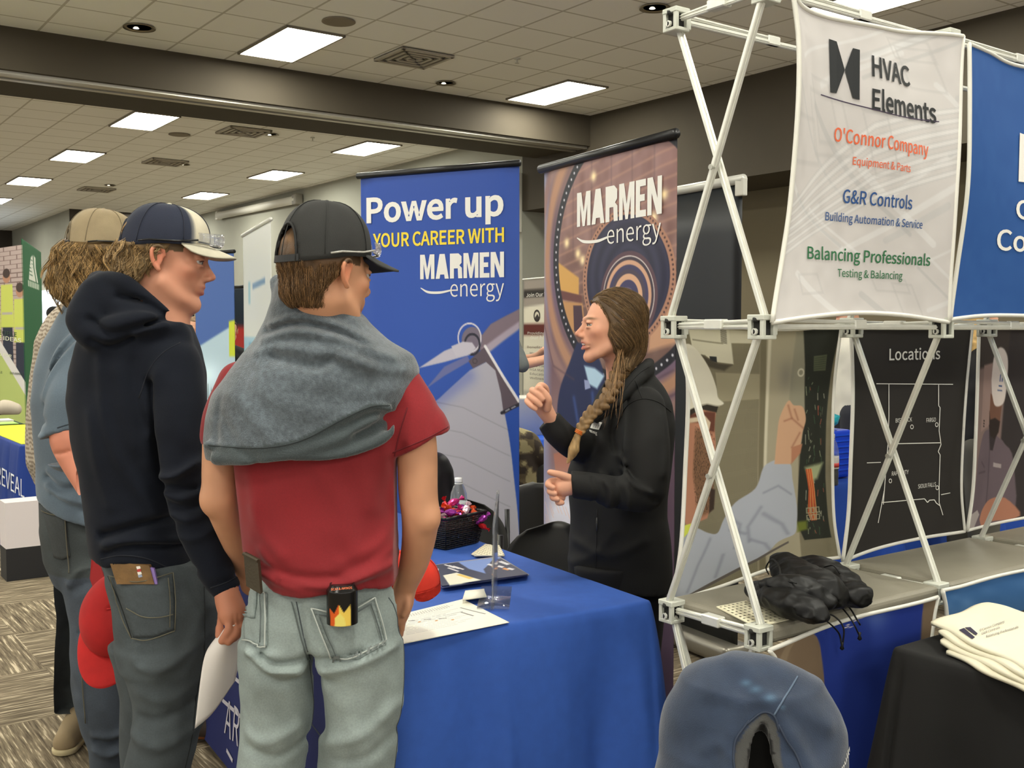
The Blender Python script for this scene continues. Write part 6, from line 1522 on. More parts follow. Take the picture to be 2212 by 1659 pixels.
fpx(SH, 2.2, [([(560, 1240), (640, 1262), (740, 1262), (850, 1225)], .016, .011), ([(600, 1250), (700, 1272), (800, 1258)], -.010, .007), ([(560, 1222), (640, 1240), (730, 1245)], -.008, .008), ([(850, 1190), (800, 1230), (760, 1245)], .010, .012), ([(860, 1120), (820, 1180), (740, 1215)], .008, .016), ([(690, 1010), (740, 1090), (760, 1180)], .006, .02), ([(545, 1100), (570, 1160), (610, 1200)], .008, .016), ([(840, 1010), (830, 1090), (850, 1160)], -.008, .014), ([(770, 1000), (790, 1040), (800, 1100)], .006, .018), ([(535, 1020), (545, 1090), (540, 1160)], .006, .018), ([(610, 1245), (580, 1215), (560, 1190)], .008, .01), ([(870, 850), (890, 900), (880, 960)], .005, .014), ([(940, 880), (930, 920), (935, 950)], -.004, .012)])
M_tee = mat('cotton_tee', vcol=True, rough=.92, noise=.06, nscale=320, bump=.25, bscale=1400, sheen=.15)
sh3 = SH.mesh('t_shirt', M_tee, A3, cloth_col((130, 28, 34), 2, .05)); st3 = Surf(sh3)
seam(st3, [(968, 922), (915, 950), (848, 978)], .0014, mat('red_seam', (104, 22, 30), .9), sh3, 'hem_stitch', off=.0005).location = (0, 0, 0)
seam(st3, [(852, 985), (862, 940), (880, 880)], .0016, mat('red_seam', (104, 22, 30), .9), sh3, 'seam', off=.0).location = (0, 0, 0)
# fleece hoodie over the shoulders
FL = Sdf(*bounds([P(430, 590, 2.3), P(925, 1010, 2.3), P(700, 900, 2.1), P(700, 900, 2.52)], .03), .0048)
FL.stack([S(601, 604, 692, 2.32, .055), S(612, 597, 712, 2.32, .078), S(640, 592, 742, 2.32, .09), S(690, 575, 795, 2.32, .10), S(735, 552, 846, 2.32, .115), S(765, 522, 893, 2.315, .128), S(800, 492, 903, 2.31, .138), S(850, 458, 896, 2.31, .148), S(900, 446, 880, 2.31, .155), S(950, 443, 870, 2.31, .16), S(1000, 449, 860, 2.31, .16)], .01)
fr = lambda x, y, d=2.19: P(x, y, d)
FL.chain([P(601, 640, 2.30), P(594, 608, 2.32), P(612, 602, 2.36)], [.012, .012, .012], .01)
nk = P(705, 600, 2.33)
FL.ell((nk.x, 2.34, nk.z + .005), (.058, .07, .055), None, .008, 'carve')
bz = [(P(x, y, 2.2).x, P(x, y, 2.2).z) for x, y in ((430, 1000), (450, 998), (600, 993), (700, 992), (770, 978), (825, 948), (843, 925), (850, 885), (868, 858), (893, 812), (915, 780))]
FL.cut(lambda X, Y, Z: (np.interp(X, [p[0] for p in bz], [p[1] for p in bz]) - Z) * .8 + 0 * Y)
for pts, r_ in (([(452, 962), (560, 968), (650, 950), (740, 905), (800, 880), (842, 882)], .009), ([(470, 990), (600, 985), (700, 960), (790, 920), (840, 895)], .013), ([(640, 985), (720, 985), (790, 965), (838, 938), (846, 905)], .011)):
    p3 = [P(x, y, 2.16 + .07 * ((x - 640) / 220) ** 2) for x, y in pts]; FL.chain(p3, [r_] * len(p3), .008)
FL.bump(lambda X, Y, Z: .014 * noise3(X, Y, Z, 6, 4) + .006 * noise3(X, Y, Z, 15, 6))
fpx(FL, 2.2, [([(575, 702), (640, 684), (720, 700), (800, 740)], .012, .009), ([(566, 716), (640, 700), (720, 716), (780, 745)], -.010, .007), ([(560, 735), (640, 716), (740, 735), (850, 775)], .014, .010), ([(600, 640), (680, 640), (760, 690)], .008, .012), ([(590, 770), (680, 790), (720, 775)], -.016, .014), ([(545, 760), (610, 750), (700, 760), (800, 790)], .010, .012), ([(740, 760), (800, 790), (870, 800)], .008, .014), ([(560, 830), (640, 880), (760, 890)], .006, .02), ([(500, 850), (560, 900), (600, 950)], .007, .016), ([(480, 900), (520, 960), (560, 985)], -.006, .012), ([(720, 820), (790, 850), (850, 840)], .006, .02), ([(470, 870), (466, 920), (468, 960)], -.005, .008), ([(840, 900), (800, 925), (770, 940)], -.012, .008), ([(836, 925), (842, 905), (828, 900)], -.012, .008)])
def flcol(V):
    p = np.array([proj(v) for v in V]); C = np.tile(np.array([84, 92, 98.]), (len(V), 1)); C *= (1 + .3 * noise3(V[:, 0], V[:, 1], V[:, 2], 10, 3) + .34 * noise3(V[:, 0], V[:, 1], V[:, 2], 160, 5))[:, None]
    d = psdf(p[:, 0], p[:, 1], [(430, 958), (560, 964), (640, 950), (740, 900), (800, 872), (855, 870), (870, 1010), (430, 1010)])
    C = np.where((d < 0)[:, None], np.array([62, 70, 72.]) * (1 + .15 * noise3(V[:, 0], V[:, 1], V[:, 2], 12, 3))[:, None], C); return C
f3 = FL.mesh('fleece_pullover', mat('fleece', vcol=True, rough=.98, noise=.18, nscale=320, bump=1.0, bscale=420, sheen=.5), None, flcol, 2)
tag(f3, 'heather grey fleece sweatshirt draped around the neck and shoulders of the boy in red', 'sweatshirt')
sf3 = Surf(f3); seam(sf3, [(450, 962), (560, 968), (650, 952), (740, 906), (800, 879), (842, 876)], .0016, mat('fleece_seam', (44, 50, 52), .9), f3, off=0).location = (0, 0, 0)
# hair and cap
def hairmass(o, Rm, sc, parent, fn, col, h=.004, amp=.006, nsc=50, seed=1):
    lo, hi = bounds([o], .19); s = Sdf(lo, hi, h); a = lambda x, y, z: o + Rm @ (Vector((x, y, z)) * sc); fn(s, a)
    s.bump(lambda X, Y, Z: amp * noise3(X, Y, Z, nsc, seed) + amp * .6 * noise3(X, Y, Z, nsc * 2.3, seed + 2))
    inv = np.array(Rm).T
    return s, inv
def short_hair(s, a):
    s.ell(a(0, -.018, .040), (.079 * hs, .099 * hs, .088 * hs), hR, .0); s.ell(a(0, -.045, -.03), (.062 * hs, .058 * hs, .055 * hs), hR, .02)
HC3 = (92, 68, 44)
s, inv = hairmass(ho, hR, hs, A3, short_hair, HC3, amp=.004, seed=3)
def hl(X, Y, Z, o, inv, sc): 
    x, y, z = X - o[0], Y - o[1], Z - o[2]; return [(inv[i][0] * x + inv[i][1] * y + inv[i][2] * z) / sc for i in range(3)]
def c3(X, Y, Z):
    x, y, z = hl(X, Y, Z, ho, inv, hs); return np.maximum(np.maximum(y - .018 - .35 * np.maximum(z - .02, 0), (-.070 - z)), np.where((np.abs(x) > .05), np.maximum(y + .012 - .9 * (z - .015), -.05 - z * 1), -1))
s.cut(c3)
hm3 = s.mesh('hair', M_hair, A3, cloth_col(HC3, 5, .25, 60))  # base volume darker than its strands, so gaps read as shaded hair
DN = Vector((0, 0, -1)); BK = lambda Rm: Rm @ Vector((0, -1, 0))
groom(hm3, A3, (112, 84, 54), n=700, per=16, step=.004, k=6, dirf=lambda p: DN, wave=.15, clump=.004, off=.0008, seed=5, r=.0005, keep=lambda p: (hR.transposed() @ (p - ho)).z < .026)
ca3 = [catmull([ho + hR @ (Vector((x, -.101 + .3 * abs(x), z)) * hs) for x, z in ((x0 - .012, .082), (x0 - .004, .066), (x0 + .004, .050), (x0 + .010, .034))], 3) for x0 in np.linspace(-.03, .028, 200)]
strands('hair_strands', [g + rng.normal(0, .0016, 3) for g in ca3], A3, (112, 84, 54), r=.0006, seed=3)
cp3 = cap(ho, hR, hs * 1.05, A3, (38, 38, 36), strap=(28, 28, 28), tall=1.2, soft=.5, brim_len=.084)
glasses(ho, hR, hs * 1.03, 'clear safety glasses resting on the black cap', .060, (170, 168, 160))
# shoes below the frame
for x in (592, 765):
    c = P(x, 2150, 2.30); sh_ = Sdf((c.x - .07, c.y - .15, 0), (c.x + .07, c.y + .24, .13), .006)
    sh_.chain([(c.x, c.y - .05, .05), (c.x, c.y + .05, .045), (c.x, c.y + .17, .035)], [.048, .046, .038], .02); sh_.cut(lambda X, Y, Z: .002 - Z + 0 * X + 0 * Y); sh_.mesh('shoe', mat('boot_brown', (92, 66, 44), .7), A3)
# can in the back pocket
cb = sj.hit(740, 1330, .0); cc0 = Vector((P(739, 1300, 2.17).x, cb.y - .026, P(739, 1345, 2.17).z)); hcan = P(739, 1262, cc0.y).z - cc0.z
t = empty('drink_can', cc0, 'black energy drink can with orange and yellow burst sticking out of the back jeans pocket', 'can')
R_ = .032; nU, nV = 90, 70
def canfn(U, V):
    z = V * hcan; r = R_ * np.where(V > .86, 1 - .22 * ((V - .86) / .14), 1); th = (U * 2 - .5) * math.pi; return cc0.x + r * np.sin(th), cc0.y - r * np.cos(th), cc0.z + hcan - hcan * (1 - V) * 1.0
def canart(U, V):
    x = (U - .25) * 2 * math.pi * R_; x = np.where(U > .75, x - 2 * math.pi * R_, x); z = V * hcan; C = np.ones(U.shape + (3,)) * np.array([20, 18, 17.])
    s_ = hcan / .083
    C = paint(C, psdf(x, z, [(-.022, .0), (-.024, .036), (-.012, .026), (-.002, .046), (.002, .0)]), (222, 96, 36), .001); C = paint(C, psdf(x, z, [(.0, .0), (-.002, .046), (.008, .028), (.022, .044), (.024, .0)]), (240, 206, 92), .001); C = paint(C, psdf(x, z, [(-.012, .0), (-.010, .018), (.0, .028), (.010, .016), (.012, .0)]), (240, 226, 120), .001)
    return C
me = grid_mesh('can_body', canfn, nU, nV, canart); link('can_body', me, mat('can_print', vcol=True, rough=.25, metal=.3), t)
MB().lathe(cc0 + Vector((0, 0, hcan)), [(R_ * .78, -.001), (R_ * .80, .002), (R_ * .74, .002), (R_ * .72, -.002)], 28).build('lid', mat('can_lid', (46, 46, 46), .3, metal=.8), t, True)
sc_ = Surf(t.children[0]); sdecal(sc_, 'print', pxtext('BCAA & AMINOS', 716, 1276, 760, 1272, 5, .01), mat('ink_can', (226, 116, 70), .5), t, .0006)
# holder in the left pocket
o = MB().prism([P(526, 1196, 2.19), P(557, 1212, 2.17), P(563, 1284, 2.17), P(532, 1266, 2.19)], (0, .02, 0)).tube([P(526, 1196, 2.19), P(557, 1212, 2.17)], .004, 6)
top('phone_case', o, mat('olive_leather', (58, 50, 34), .6, bump=.4, bscale=200), 'olive brown leather holder in the left jeans pocket of the boy in red', 'holder')

# ------------------------------------------------------------------ boy in the navy hoodie
D2 = 2.55
A2 = empty('person', (P(330, 800, D2).x, D2, 0), 'person in navy hoodie, dark jeans and navy-and-cream mesh cap, in right profile, holding white paper', 'person')
R2 = frame(80, -8); h2 = .96; n2 = P(465, 602, 2.575)
o2 = n2 - R2 @ (Vector((0, .122, -.022)) * h2)
s, a = head_sdf(o2, R2, h2, P(345, 715, 2.56), h=.003, neck_r=.060)
s.chain([a(.0, .01, -.06), P(362, 668, 2.565), P(350, 735, 2.56)], [.044, .050, .060], .02)
ar = Sdf(*bounds([P(455, 1240, 2.36), P(545, 1410, 2.36)], .05), .003)
hand(ar, [(488, 1262, 0, .028), (494, 1295, -.01, .031), (503, 1325, -.02, .032)], [[(496, 1335, -.035, .0125), (496, 1358, -.045, .011), (480, 1384, -.045, .0095)], [(508, 1338, -.03, .012), (510, 1364, -.04, .011), (494, 1386, -.045, .0095)], [(518, 1334, -.02, .0115), (520, 1360, -.03, .0105), (506, 1378, -.035, .009)], [(524, 1326, .0, .011), (527, 1350, -.01, .0095), (516, 1368, -.02, .0085)], [(484, 1315, -.01, .0125), (478, 1345, .0, .012), (474, 1372, -.018, .010)]], 2.42)
ar.fold([P(512, 1322, 2.4), P(512, 1345, 2.4)], -.003, .003); ar.fold([P(520, 1322, 2.4), P(521, 1345, 2.4)], -.003, .003)
SK2 = (206, 146, 118)
body2 = joined('body', [core([P(345, 720, 2.56), P(372, 790, 2.50), P(390, 1000, 2.45), P(396, 1075, 2.44), P(468, 1235, 2.42), P(490, 1275, 2.42)]), s.mesh(None, None), ar.mesh(None, None)], M_skin, A2, lambda V: skin_col(V, o2, R2, h2, SK2, brow=(96, 68, 44), hairc=(96, 76, 50)) * np.where((V[:, 2] < 1.2)[:, None], np.array([.9, .84, .8]), 1))
eyes(o2, R2, h2, A2, which=(1,))
M_hood = mat('navy_fleece', vcol=True, rough=.95, noise=.07, nscale=300, bump=.4, bscale=800, sheen=.05, spec=.3)
H = Sdf(*bounds([P(140, 590, 2.5), P(545, 1310, 2.5), P(300, 1300, 2.3), P(300, 900, 2.8)], .02), .0055)
H.stack([S(655, 225, 385, 2.56, .075), S(700, 190, 412, 2.56, .10), S(745, 172, 428, 2.56, .12), S(800, 158, 438, 2.57, .135), S(860, 152, 440, 2.57, .14), S(950, 164, 425, 2.57, .14), S(1050, 180, 415, 2.57, .135), S(1130, 194, 415, 2.57, .135), S(1190, 206, 420, 2.57, .14), S(1225, 214, 428, 2.57, .14), S(1262, 226, 440, 2.57, .135)], .02)
H.chain([P(372, 790, 2.50), P(382, 880, 2.47), P(388, 990, 2.45), P(396, 1075, 2.44), P(432, 1165, 2.43), P(468, 1235, 2.42), P(490, 1272, 2.42)], [.066, .068, .060, .053, .050, .044, .036], .015)
H.chain([P(215, 640, 2.50), P(190, 690, 2.47), P(215, 722, 2.45), P(290, 700, 2.44), P(350, 690, 2.46)], [.05, .05, .042, .032, .02], .02)
H.chain([P(215, 612, 2.60), P(240, 640, 2.52), P(290, 675, 2.50)], [.03, .045, .04], .02)
hl_ = [(P(x, y, 2.47).x, P(x, y, 2.47).z) for x, y in ((236, 560), (250, 606), (300, 632), (345, 660), (388, 705), (392, 600))]
H.cut(lambda X, Y, Z: np.where((X > hl_[0][0]) & (X < hl_[4][0] + .004), Z - np.interp(X, [p[0] for p in hl_[:5]], [p[1] for p in hl_[:5]]), -1.0) + 0 * Y)
pn = P(350, 690, 2.57); H.ell((pn.x, 2.57, pn.z + .03), (.062, .125, .075), None, .01, 'carve')
H.chain([P(250, 660, 2.50), P(300, 684, 2.485), P(345, 702, 2.485), P(388, 724, 2.51)], [.050, .044, .034, .022], .02)
H.chain([P(203, 612, 2.54), P(236, 606, 2.50), P(270, 614, 2.475), P(305, 640, 2.475), P(350, 674, 2.48), P(388, 712, 2.51), P(402, 726, 2.56)], [.018, .022, .022, .020, .017, .014, .012], .014)
c1_, c2_ = P(462, 1296, 2.42), P(524, 1266, 2.42)
H.cut(lambda X, Y, Z: np.where(X > P(448, 1280, 2.42).x, (c1_.z + (X - c1_.x) * (c2_.z - c1_.z) / (c2_.x - c1_.x)) - Z, -1.0) + 0 * Y)
hz2 = [(P(x, y, 2.45).x, P(x, y, 2.45).z) for x, y in ((200, 1215), (216, 1222), (232, 1226), (262, 1216), (300, 1222), (350, 1240), (400, 1258), (440, 1262))]
H.cut(lambda X, Y, Z: np.where(X < P(447, 1280, 2.42).x, np.interp(X, [p[0] for p in hz2], [p[1] for p in hz2]) - Z, -1.0) + 0 * Y)
H.bump(lambda X, Y, Z: .012 * noise3(X, Y, Z, 7, 11) + .005 * noise3(X, Y, Z * 1.4, 18, 12))
fpx(H, 2.4, [([(310, 830), (322, 950), (338, 1050), (360, 1130), (400, 1220)], -.026, .011), ([(335, 800), (315, 860), (318, 940)], .008, .016), ([(180, 690), (230, 720), (290, 705), (360, 680)], -.016, .009), ([(190, 735), (225, 748), (270, 730)], -.012, .008), ([(230, 640), (290, 650), (350, 690)], -.012, .008), ([(345, 1030), (385, 1025), (425, 1000)], .020, .009), ([(345, 1052), (380, 1050), (420, 1060)], -.012, .008), ([(360, 1065), (395, 1075), (440, 1060)], .012, .009), ([(375, 1110), (410, 1120), (450, 1105)], .010, .009), ([(370, 1085), (410, 1098), (445, 1085)], -.009, .007), ([(395, 1160), (430, 1160), (465, 1140)], .008, .009), ([(205, 1165), (260, 1150), (330, 1135), (370, 1130)], -.022, .010), ([(210, 1185), (280, 1175), (370, 1185)], .012, .010), ([(212, 1205), (260, 1188), (330, 1195), (420, 1230)], -.016, .007),
    ([(200, 780), (215, 900), (250, 1000), (320, 1120)], .009, .014), ([(240, 800), (262, 900), (300, 1010)], .007, .014), ([(180, 900), (200, 1020), (225, 1100)], .006, .016), ([(270, 780), (280, 860), (305, 930)], -.006, .010), ([(370, 830), (375, 900), (400, 950)], .005, .02), ([(465, 1262), (490, 1255), (520, 1238)], -.006, .006)])
hoodcol = (13, 18, 29)
hd2 = H.mesh('hoodie', M_hood, A2, cloth_col(hoodcol, 2, .06)); sh2 = Surf(hd2)
M_nseam = mat('navy_seam', (18, 22, 32), .9)
for pl in ([(300, 860), (322, 800), (352, 762), (390, 740)], [(218, 1208), (262, 1200), (320, 1208), (390, 1240)], [(455, 1270), (490, 1258), (520, 1240)]): seam(sh2, pl, .0018, M_nseam, hd2, off=0).location = (0, 0, 0)
HC2 = (150, 122, 82)
def hair_part(o, Rm, sc, parent, col, fn, cutf, amp, seed, nsc=42):
    s, inv = hairmass(o, Rm, sc, parent, fn, col, amp=amp, seed=seed, nsc=nsc); s.cut(lambda X, Y, Z: cutf(*hl(X, Y, Z, o, inv, sc))); return s.mesh('hair', M_hair, parent, cloth_col(col, seed, .3, 50))
hm2 = hair_part(o2, R2, h2, A2, (122, 98, 64), lambda s, a: (s.ell(a(0, -.022, .035), [v * h2 for v in (.080, .101, .088)], R2), s.ell(a(0, -.055, -.03), [v * h2 for v in (.066, .060, .058)], R2, .02)),  # darker base colour imitates shade between the locks
    lambda x, y, z: np.maximum(np.maximum(y - .045 - 1.1 * (z - .02), np.maximum(-.078 - z, .08 * (np.sqrt((x / .085) ** 2 + ((y + .012) / .104) ** 2) - 1 - (.036 - z) * 8))), np.where(np.abs(x) > .045, np.maximum(y + .004 - .9 * (z - .018), -.045 - z), -1)), .010, 6)
groom(hm2, A2, (150, 124, 86), n=560, per=18, step=.005, k=8, dirf=lambda p: DN * .8 + BK(R2) * .3, wave=.8, wfreq=2.6, clump=.0035, off=.002, seed=8, r=.00055, var=.4, lift=.003, keep=lambda p: (R2.transposed() @ (p - o2)).z < .034)
strands('hair_strands', [catmull([o2 + R2 @ (Vector((x0, -.104 + .5 * abs(x0) * .6 - .010 * math.sin(3 * t_), .082 - .055 * t_ )) * h2) for t_ in (0, .33, .66, 1)], 3) + rng.normal(0, .002, 3) for x0 in np.linspace(-.034, .034, 260)], A2, (140, 112, 74), r=.0007, seed=5)
cap(o2, R2, h2 * 1.03, A2, (28, 34, 52), front=(196, 188, 166), strap=(60, 72, 98), button=(196, 188, 166), tall=1.02, brimcol=(188, 182, 162))
glasses(o2, R2, h2 * 1.05, 'clear safety glasses with black arms resting on the navy-and-cream cap', .056)
# jeans
J2 = Sdf(*bounds([P(215, 1210, 2.45), P(500, 1300, 2.45), P(300, 1950, 2.45), P(300, 1300, 2.85)], .05), .0065)
J2.stack([S(1205, 232, 445, 2.57, .12), S(1250, 232, 462, 2.56, .13), S(1300, 245, 478, 2.56, .135), S(1370, 255, 474, 2.56, .13), S(1430, 268, 452, 2.56, .125)], .02)
leg(J2, [(1390, 258, 470, 2.55, .125), (1450, 276, 446, 2.55, .115), (1510, 290, 434, 2.55, .105), (1570, 290, 430, 2.54, .10), (1625, 276, 424, 2.54, .095), (1659, 266, 412, 2.54, .09), (1800, 268, 396, 2.55, .085), (2040, 282, 400, 2.56, .085)])
leg(J2, [(1390, 240, 430, 2.68, .11), (1500, 262, 400, 2.70, .10), (1600, 262, 392, 2.70, .09), (1900, 270, 385, 2.72, .08), (2010, 275, 390, 2.72, .08)])
J2.bump(lambda X, Y, Z: .010 * noise3(X, Y, Z, 8, 21) + .004 * noise3(X, Y, Z, 22, 22))
fpx(J2, 2.43, [([(285, 1400), (300, 1440), (370, 1440), (430, 1390)], .010, .012), ([(300, 1500), (360, 1520), (425, 1480)], .008, .014), ([(295, 1560), (350, 1560), (420, 1530)], -.008, .010), ([(275, 1600), (340, 1620), (400, 1600)], .010, .014), ([(240, 1270), (262, 1340), (285, 1410)], -.008, .008), ([(430, 1330), (400, 1400), (340, 1460)], .006, .014)])
DK = (66, 73, 76)
j2 = J2.mesh('jeans', M_den, A2, denim(DK, 0, .14, 7)); sj2 = Surf(j2)
pq = [(243, 1243), (372, 1238), (377, 1358), (290, 1376)]
patch(sj2, pq, M_den, A2, 'back_pocket', 22, 22, .004, .005, cj(DK), bow=(12, 8))
M_t2 = mat('tan_thread', (92, 88, 72), .8)
for pl in ([(244, 1244), (300, 1258), (372, 1239)], [(372, 1239), (378, 1300), (377, 1358)], [(243, 1243), (262, 1310), (290, 1376)], [(290, 1377), (322, 1380), (377, 1360)], [(278, 1312), (310, 1330), (345, 1332), (374, 1326)], [(362, 1250), (367, 1300), (367, 1352)]): seam(sj2, pl, .0013, M_t2, j2, 'stitching', off=.009).location = (0, 0, 0)
for pl in ([(440, 1245), (442, 1330), (440, 1420), (425, 1500), (415, 1590), (400, 1659)], [(233, 1245), (262, 1310), (285, 1380)]): seam(sj2, pl, .0016, mat('seam_black', (34, 38, 40), .9), j2, off=.0).location = (0, 0, 0)
sh_ = P(330, 2000, 2.55); q_ = Sdf((sh_.x - .1, sh_.y - .1, 0), (sh_.x + .25, sh_.y + .28, .13), .007); q_.chain([(sh_.x, sh_.y, .055), (sh_.x + .1, sh_.y + .02, .05), (sh_.x + .18, sh_.y + .03, .035)], [.05, .046, .036], .02); q_.chain([(sh_.x, sh_.y + .15, .055), (sh_.x + .1, sh_.y + .17, .05), (sh_.x + .18, sh_.y + .18, .035)], [.05, .046, .036], .0); q_.cut(lambda X, Y, Z: .002 - Z + 0 * X + 0 * Y); q_.mesh('shoes', mat('boot_brown', (92, 66, 44), .7), A2)
# wallet
w0 = sj2.hit(290, 1262).y - .0065
o = empty('wallet', P(290, 1235, w0), 'brown leather wallet with a striped flag patch in the back pocket of the dark jeans', 'wallet')
MB().prism([P(238, 1218, w0), P(268, 1216, w0), P(322, 1222, w0), P(333, 1262, w0), P(252, 1262, w0)], (0, .014, 0)).build('leather', mat('tan_leather', (116, 86, 48), .5, noise=.2, nscale=40, bump=.3), o)
for k, c_ in enumerate(((232, 226, 214), (178, 60, 54), (232, 226, 214), (150, 160, 180))): MB().prism([P(294 + k * 1.2, 1224 + k * 6, w0 - .0015), P(302 + k * 1.2, 1223 + k * 6, w0 - .0015), P(304 + k * 1.2, 1228 + k * 6, w0 - .0015), P(296 + k * 1.2, 1230 + k * 6, w0 - .0015)], (0, .001, 0)).build('flag_stripe', mat('stripe_%d' % k, c_, .6), o)
MB().prism([P(323, 1226, w0 + .003), P(332, 1228, w0 + .003), P(340, 1262, w0 + .003), P(334, 1262, w0 + .003)], (0, .008, 0)).build('purple_edge', mat('purple_card', (136, 112, 176), .5), o)
# white paper held low
pp = [(486, 1356), (522, 1345)], [(421, 1574), (460, 1540), (508, 1471)], [(486, 1356), (456, 1390), (440, 1425), (429, 1500), (421, 1574)], [(522, 1345), (518, 1400), (514, 1440), (508, 1471)]
fcs = coons(*pp)
def paperfn(U, V):
    x, y = fcs(U, V); d = 2.405 - .05 * np.sin(np.pi * np.clip(U * .9, 0, 1)) * (1 - V) - .03 * V * (1 - U) + .03 * U; out = np.array([[tuple(P(a_, b_, c_)) for a_, b_, c_ in zip(*r_)] for r_ in zip(x, y, d)]); return out[..., 0], out[..., 1], out[..., 2]
tag(link('paper_sheet', grid_mesh('paper_sheet', paperfn, 16, 24, None, thick=.0006), mat('paper_white', (222, 216, 210), .7)), 'white paper sheet hanging from the hand of the boy in the navy hoodie', 'paper')

# ------------------------------------------------------------------ boy in the grey-blue T-shirt
D1 = 3.30
A1 = empty('person', (P(190, 800, D1).x, D1, 0), 'person in grey-blue T-shirt and tan cap with wavy blond hair, leftmost of the three boys', 'person')
R1 = frame(62, -6); h1 = .96; o1 = P(222, 556, D1)
s, a = head_sdf(o1, R1, h1, P(185, 700, 3.32), h=.005)
ar = Sdf(*bounds([P(110, 900, 2.97), P(210, 1080, 3.3)], .06), .005); ar.chain([P(150, 900, 3.09), P(152, 950, 3.07), P(160, 985, 3.06), P(182, 1035, 3.03), P(204, 1080, 3.0)], [.058, .056, .046, .036, .028], .01)
ar.fold([P(140, 975, 3.1), P(160, 972, 3.1), P(175, 968, 3.1)], -.006, .005)
joined('body', [core([P(190, 720, 3.32), P(175, 790, 3.22), P(150, 900, 3.15), P(150, 945, 3.14)]), s.mesh(None, None), ar.mesh(None, None)], M_skin, A1, lambda V: skin_col(V, o1, R1, h1, (204, 132, 106), brow=None, hairc=(96, 74, 46)))
T = Sdf(*bounds([P(50, 640, 3.3), P(330, 1150, 3.3), P(200, 900, 3.02), P(200, 900, 3.6)], .03), .0065)
T.stack([S(655, 150, 270, 3.32, .09), S(690, 128, 290, 3.32, .12), S(740, 100, 305, 3.32, .13), S(800, 80, 310, 3.32, .14), S(870, 70, 305, 3.32, .14), S(930, 76, 300, 3.32, .14), S(1000, 84, 290, 3.32, .145), S(1060, 86, 285, 3.32, .17), S(1100, 92, 285, 3.32, .17), S(1150, 100, 285, 3.32, .165)], .02)
T.chain([P(185, 780, 3.20), P(165, 850, 3.12), P(152, 900, 3.09), P(146, 965, 3.08)], [.085, .080, .074, .070], .012)
ca, cb_ = P(120, 938, 3.06), P(166, 928, 3.06)
T.cut(lambda X, Y, Z: np.where((X > P(112, 930, 3.15).x) & (Y < 3.168) & (Z > P(0, 990, 3.2).z), (ca.z + (X - ca.x) * (cb_.z - ca.z) / (cb_.x - ca.x)) - Z, -1.0))
hz1 = [(P(x, y, 3.2).x, P(x, y, 3.2).z) for x, y in ((70, 1092), (92, 1093), (130, 1112), (200, 1137), (280, 1145))]
T.cut(lambda X, Y, Z: np.interp(X, [p[0] for p in hz1], [p[1] for p in hz1]) - Z + 0 * Y)
T.bump(lambda X, Y, Z: .014 * noise3(X, Y, Z, 6, 31) + .006 * noise3(X, Y, Z, 15, 32))
fpx(T, 3.15, [([(150, 720), (110, 780), (90, 850)], .014, .014), ([(160, 730), (125, 780), (100, 830)], -.012, .009), ([(168, 745), (130, 800), (110, 860)], .012, .010), ([(85, 880), (105, 900), (130, 905)], -.012, .009), ([(80, 860), (100, 930), (125, 935)], .010, .010), ([(90, 1035), (130, 1060), (185, 1050)], -.016, .010), ([(95, 1050), (140, 1075), (190, 1090)], .014, .010), ([(95, 1020), (140, 1040), (190, 1035)], .010, .010), ([(110, 1070), (150, 1095), (190, 1110)], -.008, .008)])
t1_ = T.mesh('t_shirt', mat('tee_blue', vcol=True, rough=.92, noise=.07, nscale=300, bump=.25, bscale=1200, sheen=.2), A1, cloth_col((92, 106, 118), 5, .08))
st1 = Surf(t1_); seam(st1, [(165, 791), (200, 792)], .002, mat('tee_seam', (58, 68, 76), .9), t1_).location = (0, 0, 0); seam(st1, [(124, 924), (150, 916), (168, 915)], .0016, mat('tee_seam', (58, 68, 76), .9), t1_).location = (0, 0, 0)
HC1 = (150, 116, 70)
hm1 = hair_part(o1, R1, h1, A1, (100, 78, 46), lambda s, a: (s.ell(a(0, -.03, .02), [v * h1 for v in (.098, .115, .09)], R1), s.ell(a(0, -.065, -.07), [v * h1 for v in (.095, .085, .085)], R1, .03)),  # shade between the strands is put into this darker base colour
    lambda x, y, z: np.maximum(np.maximum(y - .035 - .4 * (z - .02), -.150 - z), np.maximum(z - .05, .08 * (np.sqrt((x / .087) ** 2 + ((y + .012) / .106) ** 2) - 1 - (.034 - z) * 9))), .022, 14, 26)
groom(hm1, A1, (150, 122, 80), n=720, per=18, step=.0085, k=9, dirf=lambda p: DN, wave=.7, wfreq=2.6, clump=.0045, off=.002, seed=15, r=.0007, var=.45, lift=.003, keep=lambda p: (R1.transposed() @ (p - o1)).z < .032)
cap(o1, R1, h1 * 1.04, A1, (150, 134, 104), strap=(30, 30, 30), tall=1.1)
glasses(o1, R1, h1 * 1.06, 'safety glasses with black arms pushed up on the tan cap', .052, (18, 18, 18))
J1 = Sdf(*bounds([P(80, 1080, 3.3), P(320, 1120, 3.3), P(200, 1700, 3.3), P(200, 1120, 3.05), P(200, 1120, 3.62)], .04), .0075)
J1.stack([S(1080, 92, 285, 3.33, .155), S(1140, 92, 290, 3.33, .165), S(1200, 102, 292, 3.33, .165), S(1250, 125, 292, 3.33, .155)], .02)
leg(J1, [(1215, 120, 292, 3.30, .15), (1260, 145, 292, 3.28, .14), (1330, 157, 300, 3.28, .13), (1410, 155, 305, 3.26, .125), (1500, 160, 302, 3.26, .115), (1570, 178, 295, 3.26, .105), (1610, 194, 284, 3.27, .10), (1659, 202, 284, 3.28, .10), (1720, 196, 288, 3.28, .10)])
J1.bump(lambda X, Y, Z: .012 * noise3(X, Y, Z, 7, 41) + .005 * noise3(X, Y, Z, 20, 42))
